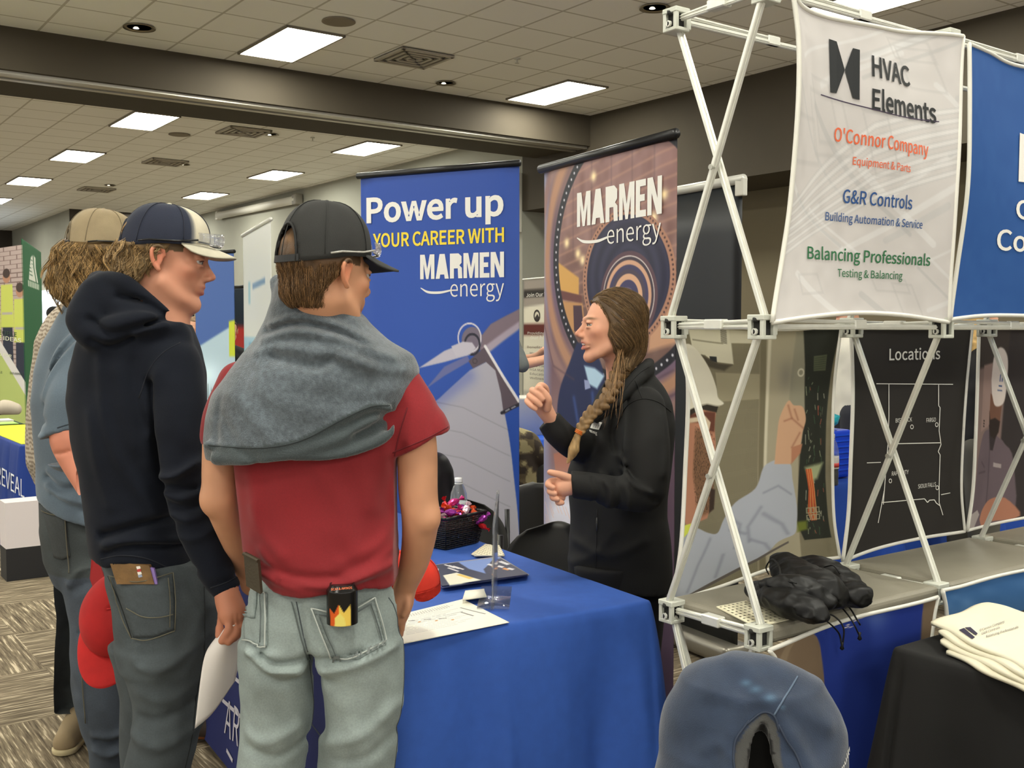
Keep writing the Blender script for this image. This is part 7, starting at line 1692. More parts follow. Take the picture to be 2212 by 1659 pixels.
fpx(J1, 3.15, [([(150, 1260), (175, 1230), (200, 1225)], .018, .012), ([(165, 1275), (190, 1260), (230, 1290)], -.012, .010), ([(170, 1370), (200, 1350), (240, 1345)], -.010, .010), ([(205, 1605), (230, 1615), (270, 1608)], -.016, .009), ([(200, 1625), (230, 1640), (275, 1630)], .016, .010), ([(200, 1590), (240, 1598), (280, 1585)], .012, .010)])
j1 = J1.mesh('jeans', M_den, A1, lambda V: denim((66, 74, 84), 0, .14, 9)(V) * np.where((V[:, 2] > .78)[:, None], np.array([.9, .88, .78]), 1))
sj1 = Surf(j1); patch(sj1, [(96, 1108), (140, 1112), (152, 1202), (118, 1204)], M_den, A1, 'back_pocket', 12, 14, .004, .005, cj((62, 66, 66)), bow=(3, 6))
for pl in ([(94, 1104), (118, 1112), (142, 1112)], [(142, 1112), (145, 1160), (152, 1240)], [(185, 1370), (180, 1450), (188, 1560)]): seam(sj1, pl, .0018, M_t2, j1, 'stitching', off=.007).location = (0, 0, 0)
c = P(240, 1690, 3.28); q_ = Sdf((c.x - .1, c.y - .08, 0), (c.x + .25, c.y + .1, .13), .008); q_.chain([(c.x, c.y, .05), (c.x + .1, c.y, .045), (c.x + .17, c.y, .035)], [.05, .045, .036], .02); q_.cut(lambda X, Y, Z: .002 - Z + 0 * X + 0 * Y); q_.mesh('shoe', mat('boot_brown', (92, 66, 44), .7), A1)
# red cap hanging in his hand
rc = empty('red_cap', P(245, 1320, 2.86), 'bright red cap held upside the leg between the grey-blue and navy boys', 'cap')
oc = P(262, 1345, 2.86); Rc = Matrix(((.86, .18, -.46), (.50, -.30, .81), (.02, -.94, -.34))).transposed()
Rc = Matrix((Vector((.80, -.58, -.06)).normalized(), Vector((.30, -.30, -.90)).normalized(), Vector((-.45, -.75, .10)).normalized())).transposed()
xx = Vector((.92, .05, -.18)).normalized(); yy_ = Vector((.12, -.35, -.93)).normalized(); zz_ = xx.cross(yy_).normalized(); zz_ = -zz_ if zz_.y > 0 else zz_; yy_ = zz_.cross(xx) if zz_.cross(xx).z < 0 else -zz_.cross(xx)
Rc = Matrix((xx, yy_, zz_)).transposed()
crw = cap(P(262, 1338, 2.90), Rc, 1.10, rc, (176, 26, 26), brimcol=(196, 34, 32), strap=(150, 20, 20), name='crown', brim_len=.075, brimdrop=.002)
md_ = MB().prism([P(198, 1200, 2.93), P(206, 1194, 2.93), P(222, 1240, 2.9), P(232, 1290, 2.88), P(208, 1292, 2.9), P(194, 1250, 2.92)], (0, .006, 0)).build('back_panel', mat('red_mesh', (150, 18, 20), .8), rc)
scp = Surf(crw, *[q for q in crw.children if q.name.startswith('brim')])
sdecal(scp, 'print', join2d([pxtext('TL', 254, 1356, 280, 1361, 9, .02), poly2d([(234, 1341), (250, 1343), (250, 1357), (234, 1355)])]), mat('cap_print_white', (226, 220, 214), .7), rc, .002)
sdecal(scp, 'print', poly2d([(237, 1346), (240, 1344), (242, 1349), (244, 1345), (247, 1347), (246, 1354), (243, 1351), (241, 1354), (238, 1352)]), mat('cap_print_dark', (50, 20, 20), .7), rc, .0026)
# red mesh cap in the right hand of the boy in red
rc2 = empty('red_cap', P(900, 1270, 2.62), 'red mesh cap showing behind the right hand of the boy in the red T-shirt', 'cap')
cap(P(872, 1302, 2.60), frame(96, 0, 4), .96, rc2, (214, 52, 34), strap=(180, 30, 24), name='crown', opening=False, brim_len=.0, tall=.95)

# ------------------------------------------------------------------ woman in the black jacket
DW = 3.40
AW = empty('person', (P(1350, 800, DW).x, DW, 0), 'person in black jacket with long brown braid, one hand raised, behind the blue table', 'person')
RW = frame(-101, 3); hw = .93; nw = P(1242, 722, 3.33); ow_ = nw - RW @ (Vector((0, .123, -.022)) * hw)
s, a = head_sdf(ow_, RW, hw, P(1345, 850, 3.40), h=.0028, neck_r=.050, female=True, mouth_open=True)
sh = Sdf(*bounds([P(1125, 820, 3.05), P(1240, 930, 3.35)], .04), .0024)
hand(sh, [(1196, 916, .05, .023), (1186, 900, .03, .023), (1174, 880, .02, .027), (1170, 864, .01, .027)], [[(1180, 852, 0, .0105), (1178, 838, -.015, .010), (1168, 832, -.03, .0095), (1160, 840, -.04, .0085)], [(1164, 850, -.005, .0105), (1150, 843, -.02, .0105), (1160, 850, -.045, .0095), (1171, 862, -.045, .0085)], [(1158, 860, -.01, .0105), (1144, 855, -.02, .0100), (1155, 864, -.045, .0095), (1167, 875, -.045, .0085)], [(1152, 872, -.01, .010), (1139, 866, -.02, .0095), (1147, 876, -.04, .009), (1157, 883, -.04, .008)], [(1182, 882, -.02, .0125), (1184, 862, -.035, .011), (1174, 846, -.04, .0095), (1165, 838, -.045, .0085)]], 3.15, .003)
lh = Sdf(*bounds([P(1175, 1005, 3.05), P(1260, 1100, 3.25)], .03), .0024)
hand(lh, [(1246, 1050, .0, .026), (1228, 1050, 0, .028), (1214, 1052, 0, .030)], [[(1206, 1040, 0, .0115), (1190, 1040, -.01, .0105), (1184, 1047, -.02, .0100), (1194, 1053, -.03, .0085)], [(1206, 1054, 0, .0115), (1192, 1054, -.01, .0105), (1188, 1062, -.02, .0100), (1198, 1066, -.03, .0085)], [(1208, 1066, 0, .011), (1196, 1066, -.01, .0105), (1194, 1075, -.02, .0095), (1204, 1078, -.03, .0085)], [(1214, 1076, 0, .0105), (1206, 1078, -.01, .0095), (1206, 1086, -.02, .0088), (1214, 1086, -.02, .008)], [(1232, 1034, -.01, .013), (1214, 1027, -.02, .0115), (1200, 1023, -.025, .010), (1188, 1020, -.025, .0088)]], 3.13, .003)
SKW = (216, 160, 132)
joined('body', [core([P(1345, 850, 3.40), P(1390, 890, 3.30), P(1398, 1030, 3.22), P(1392, 1062, 3.20), P(1246, 1050, 3.13)], [P(1345, 850, 3.40), P(1290, 940, 3.44), P(1230, 955, 3.28), P(1194, 915, 3.20)]), s.mesh(None, None), sh.mesh(None, None), lh.mesh(None, None)], M_skin, AW, lambda V: skin_col(V, ow_, RW, hw, SKW, lips=(184, 100, 92), brow=(112, 84, 60)))
eyes(ow_, RW, hw, AW, iris=(84, 100, 96))
MB().tube([ow_ + RW @ (Vector((x, .088 + .006 * math.cos(x * 70), -.0535)) * hw) for x in np.linspace(-.017, .017, 9)], .0026, 6).build('teeth', mat('teeth', (226, 220, 208), .25), AW, True)
# hair: smooth cap of hair swept back, then a braid over the shoulder
def wh(s, a):
    E = lambda c, r, k=.02: s.ell(a(*c), [v * hw for v in r], RW, k)
    E((0, -.022, .048), (.082, .104, .092)); E((0, -.06, -.02), (.074, .066, .07)); E((-.055, -.022, .0), (.040, .056, .075)); E((.055, -.022, .0), (.040, .056, .075)); E((0, -.075, -.075), (.045, .042, .045), .03)
s, inv = hairmass(ow_, RW, hw, AW, wh, None, amp=.0025, seed=21, nsc=40)
def cw(X, Y, Z):
    x, y, z = hl(X, Y, Z, ow_, inv, hw); face = np.maximum(y - (.022 + .040 * np.clip((z - .02) / .08, 0, 1) - .03 * np.clip((-.02 - z) / .06, 0, 1)), -9)
    top_ = np.where(z > .088, -.01, face); return np.maximum(np.where(z > .088, y - .075 - (z - .088), face), -.125 - z)
s.chain([a(-.058, -.03, -.02), P(1352, 770, 3.33), P(1340, 802, 3.30)], [.042, .036, .022], .02) if 0 else None
s.cut(cw); s.chain([a(-.050, -.035, -.03), P(1356, 768, 3.33), P(1341, 802, 3.30)], [.034, .032, .024], .018); HW = (104, 80, 54)
hm = s.mesh('hair', M_hair, AW, cloth_col((84, 64, 42), 9, .2, 60))  # base hair darkened to look shaded where the strands part
rg = np.random.default_rng(31); TB = P(1342, 800, 3.31); CR = ow_ + RW @ (Vector((0, .03, .14)) * hw)
groom(hm, AW, (118, 94, 64), n=900, per=16, step=.011, k=11, dirf=lambda p: (TB - p).normalized() + BK(RW) * (.9 if (TB - p).length > .09 else .1), wave=.05, clump=.0028, off=.0010, seed=11, r=.0005, var=.35)
bpth = catmull([P(1340, 800, 3.30), P(1322, 838, 3.26), P(1306, 868, 3.22), P(1278, 892, 3.20), P(1262, 915, 3.19), P(1248, 940, 3.19), P(1238, 975, 3.19), P(1226, 1000, 3.2)], 8)
B_ = Sdf(*bounds([Vector(p) for p in bpth], .05), .003); n = len(bpth); iT = int(n * .70)
for i in range(0, iT, 1):
    p = Vector(bpth[i]); t_ = (Vector(bpth[min(i + 1, n - 1)]) - Vector(bpth[max(i - 1, 0)])).normalized(); sd = t_.cross(Vector((0, 1, 0))).normalized(); g = 1 if (i // 2) % 2 else -1; r_ = .020 - .008 * i / iT
    if i % 2 == 0:
        ax = (t_ + sd * g * -.9).normalized(); y_ = ax.cross(Vector((0, 1, 0))).normalized(); Rm_ = Matrix((ax, y_, ax.cross(y_))).transposed(); B_.ell(p + sd * g * r_ * .45, (r_ * 1.35, r_ * .72, r_ * .85), Rm_, .0015)
B_.chain([Vector(p) for p in bpth[iT - 1:]], list(np.interp(np.linspace(0, 1, n - iT + 1), [0, .15, .5, 1], [.008, .010, .017, .004])), .004)
B_.bump(lambda X, Y, Z: .0025 * noise3(X * 1.6, Y, Z * .5, 150, 3))
def braidc(V): t_ = np.clip((1.30 - V[:, 2]) / .20, 0, 1)[:, None]; return (np.array([112, 86, 56.]) * (1 - t_) + np.array([196, 164, 112.]) * t_) * (1 + .35 * noise3(V[:, 0] * 1.5, V[:, 1], V[:, 2] * .6, 130, 5))[:, None]
br = B_.mesh('braid', M_hair, AW, braidc, 1)
pt = Vector(bpth[iT - 1]); td = (Vector(bpth[iT]) - Vector(bpth[iT - 2])).normalized()
for k in range(3):
    Mq = td.to_track_quat('Z', 'Y').to_matrix().to_4x4(); bm = bmesh.new()
    ci = [pt + td * (.004 * (k - 1)) + (Mq @ Vector((math.cos(a_) * .0115, math.sin(a_) * .0115, 0))) for a_ in np.linspace(0, 6.283, 17)]
    bm.free(); MB().tube(ci, .0022, 6, cap=False).build('hair_tie', mat('orange_elastic', (206, 110, 40), .5), AW, True)
fl_ = []
for _ in range(20):
    p0 = ow_ + RW @ (Vector((-.07, -.02, -.05)) * hw); e = P(rg.uniform(1300, 1345), rg.uniform(850, 930), 3.2 + rg.uniform(-.02, .02)); m_ = (p0 + e) / 2 + Vector(rg.normal(0, .008, 3)); fl_.append(catmull([p0 + Vector(rg.normal(0, .006, 3)), m_, e], 4))
strands('loose_hair', fl_, AW, (140, 108, 72), r=.0007, seed=12)
# jacket
JW = Sdf(*bounds([P(1150, 780, 3.4), P(1475, 1310, 3.4), P(1300, 1000, 3.02), P(1300, 1000, 3.66)], .02), .0055)
JW.stack([S(800, 1325, 1405, 3.41, .065), S(835, 1300, 1432, 3.41, .09), S(870, 1280, 1450, 3.41, .115), S(920, 1262, 1458, 3.41, .13), S(970, 1240, 1458, 3.41, .135), S(1020, 1226, 1452, 3.41, .135), S(1070, 1228, 1444, 3.41, .130), S(1120, 1230, 1442, 3.41, .128), S(1180, 1228, 1450, 3.41, .135), S(1240, 1226, 1456, 3.41, .142), S(1290, 1228, 1454, 3.41, .145), S(1315, 1230, 1450, 3.41, .14)], .02)
JW.chain([P(1392, 880, 3.30), P(1396, 960, 3.24), P(1400, 1030, 3.21), P(1392, 1066, 3.20), P(1330, 1062, 3.16), P(1275, 1052, 3.135), P(1236, 1048, 3.13)], [.062, .066, .062, .056, .046, .042, .041], .018)
JW.chain([P(1290, 935, 3.45), P(1262, 960, 3.36), P(1230, 955, 3.28), P(1205, 935, 3.22), P(1184, 908, 3.20)], [.06, .052, .046, .042, .038], .015)
JW.chain([P(1402, 785, 3.40), P(1386, 800, 3.33), P(1345, 838, 3.285), P(1308, 884, 3.27)], [.014, .016, .015, .012], .006); JW.chain([P(1400, 800, 3.38), P(1375, 822, 3.30), P(1330, 872, 3.26), P(1290, 905, 3.25)], [.018, .020, .018, .012], .008)
nk = P(1345, 815, 3.40); JW.chain([P(1350, 790, 3.41), P(1338, 835, 3.38), P(1318, 870, 3.34)], [.052, .050, .024], .006, 'carve')
cz = [P(1234, 1030, 3.13), P(1228, 1070, 3.13)]
JW.cut(lambda X, Y, Z: np.where((Y < 3.24) & (X < P(1260, 1050, 3.13).x) & (Z < P(0, 1000, 3.2).z) & (Z > P(0, 1110, 3.2).z), cz[0].x - X, -1.0))
w1_, w2_ = P(1166, 893, 3.2), P(1212, 880, 3.2); nx_ = Vector((.62, 0, -.78))
wc = P(1187, 905, 3.2)
JW.cut(lambda X, Y, Z: np.where(X < P(1225, 900, 3.2).x, -((X - wc.x) * nx_.x + (Z - wc.z) * nx_.z), -1.0) + 0 * Y)
hzw = P(1300, 1291, 3.3).z; JW.cut(lambda X, Y, Z: hzw + .01 * np.sin(X * 20) - Z + 0 * Y)
JW.bump(lambda X, Y, Z: .010 * noise3(X, Y, Z, 7, 51) + .005 * noise3(X, Y, Z, 18, 52))
fpx(JW, 3.2, [([(1340, 990), (1360, 1035), (1400, 1060)], .020, .010), ([(1355, 1010), (1375, 1045), (1415, 1075)], -.010, .008), ([(1300, 1030), (1312, 1050), (1310, 1085)], .015, .009), ([(1275, 1025), (1285, 1055), (1280, 1080)], -.008, .007), ([(1325, 1035), (1335, 1060), (1332, 1085)], -.008, .007), ([(1345, 1040), (1352, 1065), (1350, 1090)], .008, .008), ([(1335, 900), (1330, 960), (1345, 1010)], -.012, .009), ([(1250, 1190), (1320, 1210), (1400, 1180)], .007, .016), ([(1240, 1240), (1290, 1210), (1330, 1160)], .006, .014), ([(1205, 900), (1225, 925), (1240, 960)], .006, .008), ([(1430, 900), (1440, 960), (1430, 1020)], .008, .014)])
jk = JW.mesh('jacket', mat('softshell_black', vcol=True, rough=.8, noise=.08, nscale=260, bump=.3, bscale=900), AW, cloth_col((13, 13, 12), 3, .05)); sjw = Surf(jk)
M_bs = mat('black_seam', (8, 8, 8), .8)
for pl in ([(1330, 925), (1352, 880), (1385, 862), (1420, 868), (1450, 890)], [(1405, 790), (1375, 812), (1335, 860), (1305, 895), (1262, 925)], [(1290, 1100), (1288, 1180), (1285, 1280)], [(1372, 822), (1388, 862)]): seam(sjw, pl, .0016, M_bs, jk, off=.0005).location = (0, 0, 0)
MB().tube([sjw.hit(1290, y, .003) for y in (1118, 1130, 1148)], [.002, .0035, .0025], 6).build('zip_puller', mat('zip_grey', (52, 52, 50), .4), jk, True).location = (0, 0, 0)
M_lg = mat('logo_thread', (214, 212, 206), .7)
lgq = lambda u, v: (1276 + 19 * u + 7 * v, 926 + 3 * u - 16 * v)
sdecal(sjw, 'logo', join2d([poly2d(*[[lgq(i / 6, j / 4), lgq((i + 1) / 6, j / 4), lgq((i + 1) / 6, (j + 1) / 4), lgq(i / 6, (j + 1) / 4)] for i in range(6) for j in range(4)]), pxtext('energ', 1273, 935, 1291, 940, 7, .008)]), M_lg, jk, .0035).location = (0, 0, 0)
sdecal(sjw, 'logo', poly2d(*[[lgq(u, .15), lgq(u + .03, .15), lgq(u + .05, .6), lgq(u + .02, .6)] for u in (.3, .55, .8)]), mat('logo_gap', (60, 60, 60), .8), jk, .005).location = (0, 0, 0)
LG = Sdf(*bounds([P(1240, 1280, 3.4), P(1450, 1290, 3.4), P(1350, 1680, 3.4)], .06), .009); LG.z0 = 0
LG = Sdf((P(1230, 0, 3.4).x - .02, 3.22, 0), (P(1460, 0, 3.4).x + .02, 3.62, .78), .009)
for dx, y_ in ((-.06, 3.36), (.07, 3.46)):
    x_ = P(1345, 800, 3.4).x + dx; LG.stack([(.04, x_, y_, .05, .06), (.45, x_, y_, .065, .075), (.70, x_, y_, .088, .10), (.78, x_, y_, .10, .11)], .02); LG.chain([(x_, y_, .045), (x_ - .08, y_, .04), (x_ - .15, y_, .03)], [.04, .036, .028], .02)
LG.cut(lambda X, Y, Z: .003 - Z + 0 * X + 0 * Y); LG.mesh('trousers', mat('trousers_black', (18, 18, 20), .9), AW)

# ------------------------------------------------------------------ people further off
def bystander(x, y, Ht, yaw, shirt, pants, hair, label, skin=(206, 156, 128), group=None, arms='down', hatc=None, long_hair=False, h=.012):
    t = empty('person', (x, y, 0), label, 'person', group); k = Ht / 1.75; f = Vector((math.sin(yaw), math.cos(yaw), 0)); r_ = Vector((math.cos(yaw), -math.sin(yaw), 0)); L = lambda a, b, c: Vector((x, y, 0)) + r_ * a * k + f * b * k + Vector((0, 0, c * k))
    ho_ = L(0, .02, 1.63); Rm = frame(math.degrees(yaw)); s_, a_ = head_sdf(ho_, Rm, .93 * k, L(0, -.02, 1.42), h=.006)
    b_ = Sdf((x - .6, y - .6, .7 * k), (x + .6, y + .6, 1.5 * k), .009)
    pa = {g: ([(g * .21, 0, 1.38), (g * .25, -.02, 1.1), (g * .20, .16, .95), (g * .10, .30, 1.02)] if arms == 'front' else [(g * .21, 0, 1.38), (g * .27, .08, 1.18), (g * .17, .30, 1.22), (g * .08, .36, 1.28)] if arms == 'high' else [(g * .21, 0, 1.38), (g * .26, -.02, 1.1), (g * .27, .06, .86), (g * .27, .08, .78)]) for g in (-1, 1)}
    for g in (-1, 1):
        q = pa[g]; b_.chain([L(*p) for p in q[1:]], [.042 * k, .034 * k, .028 * k], .01)
        e = L(*q[-1]); d_ = (L(*q[-1]) - L(*q[-2])).normalized()
        for j in range(4): b_.chain([e, e + d_ * .05 * k + r_ * (j - 1.5) * .018 * k, e + d_ * .08 * k + r_ * (j - 1.5) * .014 * k - Vector((0, 0, .02))], [.02 * k, .011, .009], .006)
        b_.chain([e, e + d_ * .03 - r_ * g * .03 * k], [.015, .011], .006)
    joined('body', [s_.mesh(None, None), b_.mesh(None, None)], M_skin, t, lambda V: skin_col(V, ho_, Rm, .93 * k, skin))
    eyes(ho_, Rm, .93 * k, t)
    S_ = Sdf((x - .45, y - .45, .8 * k), (x + .45, y + .45, 1.56 * k), .010)
    def st_(z, rx, ry): return (z * k, x, y, rx * k, ry * k)
    S_.chain([L(-.20, 0, 1.37), L(0, -.01, 1.41), L(.20, 0, 1.37)], [.065, .075, .065], .03); S_.chain([L(0, 0, 1.34), L(0, 0, 1.1), L(0, 0, .92)], [.15, .145, .145], .04, flat=(tuple(f), .72)); 
    for sx in (-.07, .07): S_.chain([L(sx, 0, 1.32), L(sx, 0, .93)], [.13, .115], .03, flat=(tuple(f), .8))
    for g in (-1, 1): q = pa[g]; S_.chain([L(*q[0]), L(*q[1])] + ([L(*q[2])] if arms == 'down' else []), [.066, .058, .05][:2 + (arms == 'down')], .02)
    S_.cut(lambda X, Y, Z: .9 * k - Z + 0 * X + 0 * Y); S_.bump(lambda X, Y, Z: .016 * noise3(X, Y, Z, 9, int(x * 10) % 7) + .01 * noise3(X, Y, Z, 22, 2))
    S_.mesh('shirt', mat('cloth_far', vcol=True, rough=.9), t, cloth_col(shirt, 2, .05))
    p_ = Sdf((x - .35, y - .35, 0), (x + .35, y + .35, 1.0 * k), .012)
    for g in (-1, 1): p_.chain([L(g * .09, 0, .93), L(g * .10, 0, .5), L(g * .10, 0, .07)], [.115 * k, .08 * k, .06 * k], .02); p_.chain([L(g * .10, 0, .04), L(g * .1, .15, .035)], [.045, .035], .01)
    p_.cut(lambda X, Y, Z: .004 - Z + 0 * X + 0 * Y); p_.mesh('trousers', mat('cloth_far', vcol=True, rough=.9), t, cloth_col(pants, 4, .05))
    hr = Sdf(*bounds([ho_], .17 if not long_hair else .34), .008); sc_ = .93 * k
    hr.ell(ho_ + Rm @ (Vector((0, -.025, .045)) * sc_), [v * sc_ for v in (.084, .102, .096)], Rm)
    if long_hair: hr.chain([ho_ + Rm @ (Vector((0, -.06, 0)) * sc_), ho_ + Rm @ (Vector((0, -.08, -.14)) * sc_), ho_ + Rm @ (Vector((0, -.08, -.28)) * sc_)], [.085, .085, .05], .02)
    inv_ = np.array(Rm).T; hr.cut(lambda X, Y, Z: (lambda q: np.where(q[2] < .075, q[1] - .01, q[1] - .07))(hl(X, Y, Z, ho_, inv_, sc_))); hr.bump(lambda X, Y, Z: .008 * noise3(X, Y, Z, 60, 3)); hr.mesh('hair', M_hair, t, cloth_col(hair, 2, .2, 60))
    if hatc: cap(ho_, Rm, sc_ * 1.04, t, hatc, opening=False)
    return t
def at(px, d): v = P(px, 800, d); return v.x, v.y
# the one in the knit sweater behind the leftmost boy
AK = empty('person', (*at(140, 3.95), 0), 'person in cream knitted cardigan and dark jeans, mostly hidden behind the leftmost boy', 'person')
K = Sdf(*bounds([P(50, 660, 3.95), P(300, 1060, 3.95), P(150, 800, 3.75), P(150, 800, 4.15)], .03), .008)
K.stack([S(640, 150, 210, 3.97, .07), S(680, 110, 240, 3.97, .10), S(740, 78, 260, 3.97, .13), S(850, 66, 265, 3.97, .14), S(950, 57, 260, 3.97, .14), S(1000, 60, 255, 3.97, .14), S(1045, 80, 250, 3.97, .13)], .02); K.bump(lambda X, Y, Z: .012 * noise3(X, Y, Z, 9, 61))
def knit(V):
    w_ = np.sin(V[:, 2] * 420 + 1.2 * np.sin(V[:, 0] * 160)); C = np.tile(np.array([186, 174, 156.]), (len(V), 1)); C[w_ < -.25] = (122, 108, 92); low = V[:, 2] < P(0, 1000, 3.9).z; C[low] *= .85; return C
kn = link('x', bpy.data.meshes.new('x'), None); bpy.data.objects.remove(kn)
K.h = K.h; K.mesh('cardigan', mat('knit', vcol=True, rough=.95, bump=.5, bscale=400), AK, knit)
kh = P(185, 590, 3.97); s, a = head_sdf(kh, frame(50), .9, P(180, 680, 3.97), h=.006); Kb = Sdf(*bounds([P(60, 900, 3.9), P(260, 1100, 3.9)], .05), .01); Kb.chain([P(200, 860, 3.9), P(190, 1000, 3.86), P(215, 1060, 3.84)], [.04, .034, .028], .01)
joined('body', [core([P(180, 700, 3.97), P(195, 800, 3.93), P(200, 880, 3.9)]), s.mesh(None, None), Kb.mesh(None, None)], M_skin, AK, lambda V: skin_col(V, kh, frame(50), .9, SKIN))
q_ = Sdf(*bounds([kh], .17), .008); q_.ell(kh + frame(50) @ Vector((0, -.025, .04)), (.08, .10, .095), frame(50)); q_.mesh('hair', M_hair, AK, cloth_col((90, 64, 40), 2, .2, 60))
KL = Sdf(*bounds([P(80, 1030, 3.95), P(290, 1030, 3.95), P(200, 1590, 3.95)], .07), .009)
KL.stack([S(1030, 85, 255, 3.97, .13), S(1120, 90, 262, 3.97, .14), S(1180, 95, 262, 3.97, .14)], .02); KL.stack([S(1150, 110, 205, 3.93, .11), S(1250, 120, 208, 3.92, .10), S(1330, 124, 206, 3.91, .09), S(1430, 121, 200, 3.91, .082), S(1500, 119, 196, 3.91, .075), S(1538, 122, 192, 3.91, .07)], .02); KL.stack([S(1150, 170, 262, 4.02, .11), S(1400, 180, 250, 4.02, .09), S(1530, 185, 245, 4.02, .07)], .02)
KL.bump(lambda X, Y, Z: .012 * noise3(X, Y, Z, 9, 71)); fpx(KL, 3.85, [([(122, 1360), (150, 1350), (190, 1330)], .012, .012), ([(118, 1500), (150, 1520), (190, 1515)], .014, .010), ([(120, 1515), (150, 1535), (190, 1530)], -.010, .008)])
KL.mesh('jeans', M_den, AK, denim((48, 52, 52), 0, .14, 12))
for (x0, y0, dd) in ((165, 1560, 3.90), (225, 1560, 4.02)):
    c = P(x0, y0, dd); q_ = Sdf((c.x - .1, c.y - .24, 0), (c.x + .1, c.y + .14, .14), .005)
    q_.chain([(c.x - .015, c.y + .05, .06), (c.x, c.y - .03, .05), (c.x + .012, c.y - .13, .038)], [.045, .048, .042], .02); q_.cut(lambda X, Y, Z: .022 - Z + 0 * X + 0 * Y); so = q_.mesh('shoe', mat('suede_tan', (140, 122, 92), .9, bump=.3), AK)
    q2 = Sdf((c.x - .1, c.y - .24, 0), (c.x + .1, c.y + .14, .05), .004); q2.chain([(c.x - .015, c.y + .05, .02), (c.x, c.y - .03, .02), (c.x + .012, c.y - .13, .02)], [.047, .050, .046], .01); q2.cut(lambda X, Y, Z: np.maximum(.001 - Z, Z - .024) + 0 * X + 0 * Y); q2.mesh('sole', mat('sole_cream', (186, 172, 134), .8), so).location = (0, 0, 0)

# ------------------------------------------------------------------ the hall behind
cn = onZ(48, 1203, 0); cn.z = 0
bt_ = tablecloth('tablecloth', 'blue cloth with white lettering on the table at the left picture edge', [cn, cn + AX * .76, cn + AX * .76 + BX * 1.83, cn + BX * 1.83], TZ, mat('cobalt_cloth', (14, 50, 128), .8, bump=.3, bscale=900), seed=21, amp=.03, flare=.02, corner=.05, nper=300, nz=22, hemwave=.01)
sbt = Surf(bt_); sdecal(sbt, 'print', pxtext('YIELDREVEAL', -50, 1014, 52, 1076, 38, 0), mat('print_white_cloth', (214, 218, 224), .7), bt_, .006).location = (0, 0, 0)
def flat(name, label, cat, A_, A2_, B_, B2_, z, th, m): return top(name, MB().rbox(A_, A2_, B_, B2_, z, z + th), m, label, cat)
ca_, cb2 = ab(cn)
flat('table_runner', 'yellow-green runner across the blue table at the left edge', 'table runner', ca_ + .03, ca_ + .50, cb2 + .10, cb2 + 1.7, TZ, .004, mat('lime_cloth', (204, 210, 36), .8))
flat('leaflets', 'white leaflets on the far side of the yellow runner', 'leaflets', ca_ + .54, ca_ + .72, cb2 + .25, cb2 + 1.2, TZ, .006, M_paper)
lp = [R(ca_ + .38 + .08 * math.sin(t_ * 2.3), cb2 + .42 + .12 * math.cos(t_ * 1.7), TZ + .012) for t_ in range(9)]
top('lanyard', MB().tube(lp, .012, 6), mat('lanyard_blue', (34, 60, 170), .6), 'tangled blue lanyard on the yellow runner', 'lanyard'); top('lanyard', MB().tube([p + AX * .05 + BX * .16 for p in lp[:5]], .007, 6), M_black, 'tangled black lanyard behind the blue one on the runner', 'lanyard')
# green stand
cg = onZ(60, 917, TZ); cg.z = 0
tablecloth('tablecloth', 'dark green cloth on the second table at the left edge', [cg, cg - AX * 1.8, cg - AX * 1.8 + BX * .7, cg + BX * .7], TZ, mat('green_cloth', (22, 62, 36), .8), seed=5, nper=200, nz=12)
ga, gb = ab(cg)
flat('leaflets', 'lime and white leaflets on the dark green table', 'leaflets', ga - .5, ga - .05, gb + .1, gb + .32, TZ, .006, mat('lime_paper', (170, 206, 110), .7)); flat('leaflets', 'white leaflet pile at the back of the green table', 'leaflets', ga - .35, ga - .03, gb + .4, gb + .62, TZ, .012, M_paper)
gl = Sdf(*bounds([onZ(-20, 885, TZ + .05), onZ(40, 885, TZ + .05)], .12), .008); gl.chain([onZ(-25, 888, TZ + .04), onZ(10, 880, TZ + .07), onZ(32, 884, TZ + .05)], [.06, .07, .06], .02); gl.cut(lambda X, Y, Z: TZ + .002 - Z + 0 * X + 0 * Y)
tag(gl.mesh('knit_hat', mat('knit_far', vcol=True, rough=.95), None, lambda V: np.where((V[:, 0] < gl.ax[0][0] + .22)[:, None], np.array([70, 72, 80.]), np.array([196, 184, 166.]))), 'grey and cream knitted hat on the green table', 'hat')
bq = onZ(10, 868, TZ) + BX * .2; bottle('water_bottle', bq, .9, 'water bottle with white cap on the green table', 'water bottle', M_clear, M_cap)
mg = onZ(30, 868, TZ) + BX * .2; t = empty('mug', mg, 'steel travel mug with black handle on the green table', 'mug'); MB().lathe(mg, [(.05, 0), (.055, .01), (.055, .15), (.048, .16), (.02, .165)], 20).build('cup', mat('steel', (150, 138, 116), .3, metal=.8), t, True); MB().tube([mg + AX * .05 + Vector((0, 0, .13)), mg + AX * .10 + Vector((0, 0, .12)), mg + AX * .10 + Vector((0, 0, .05)), mg + AX * .05 + Vector((0, 0, .03))], .01, 8).build('handle', M_black, t, True)
cgp = P(47, 515, 10.3); cgp.z = 0; zt = P(47, 515, 10.3).z; pa_, pb_2 = ab(cgp)
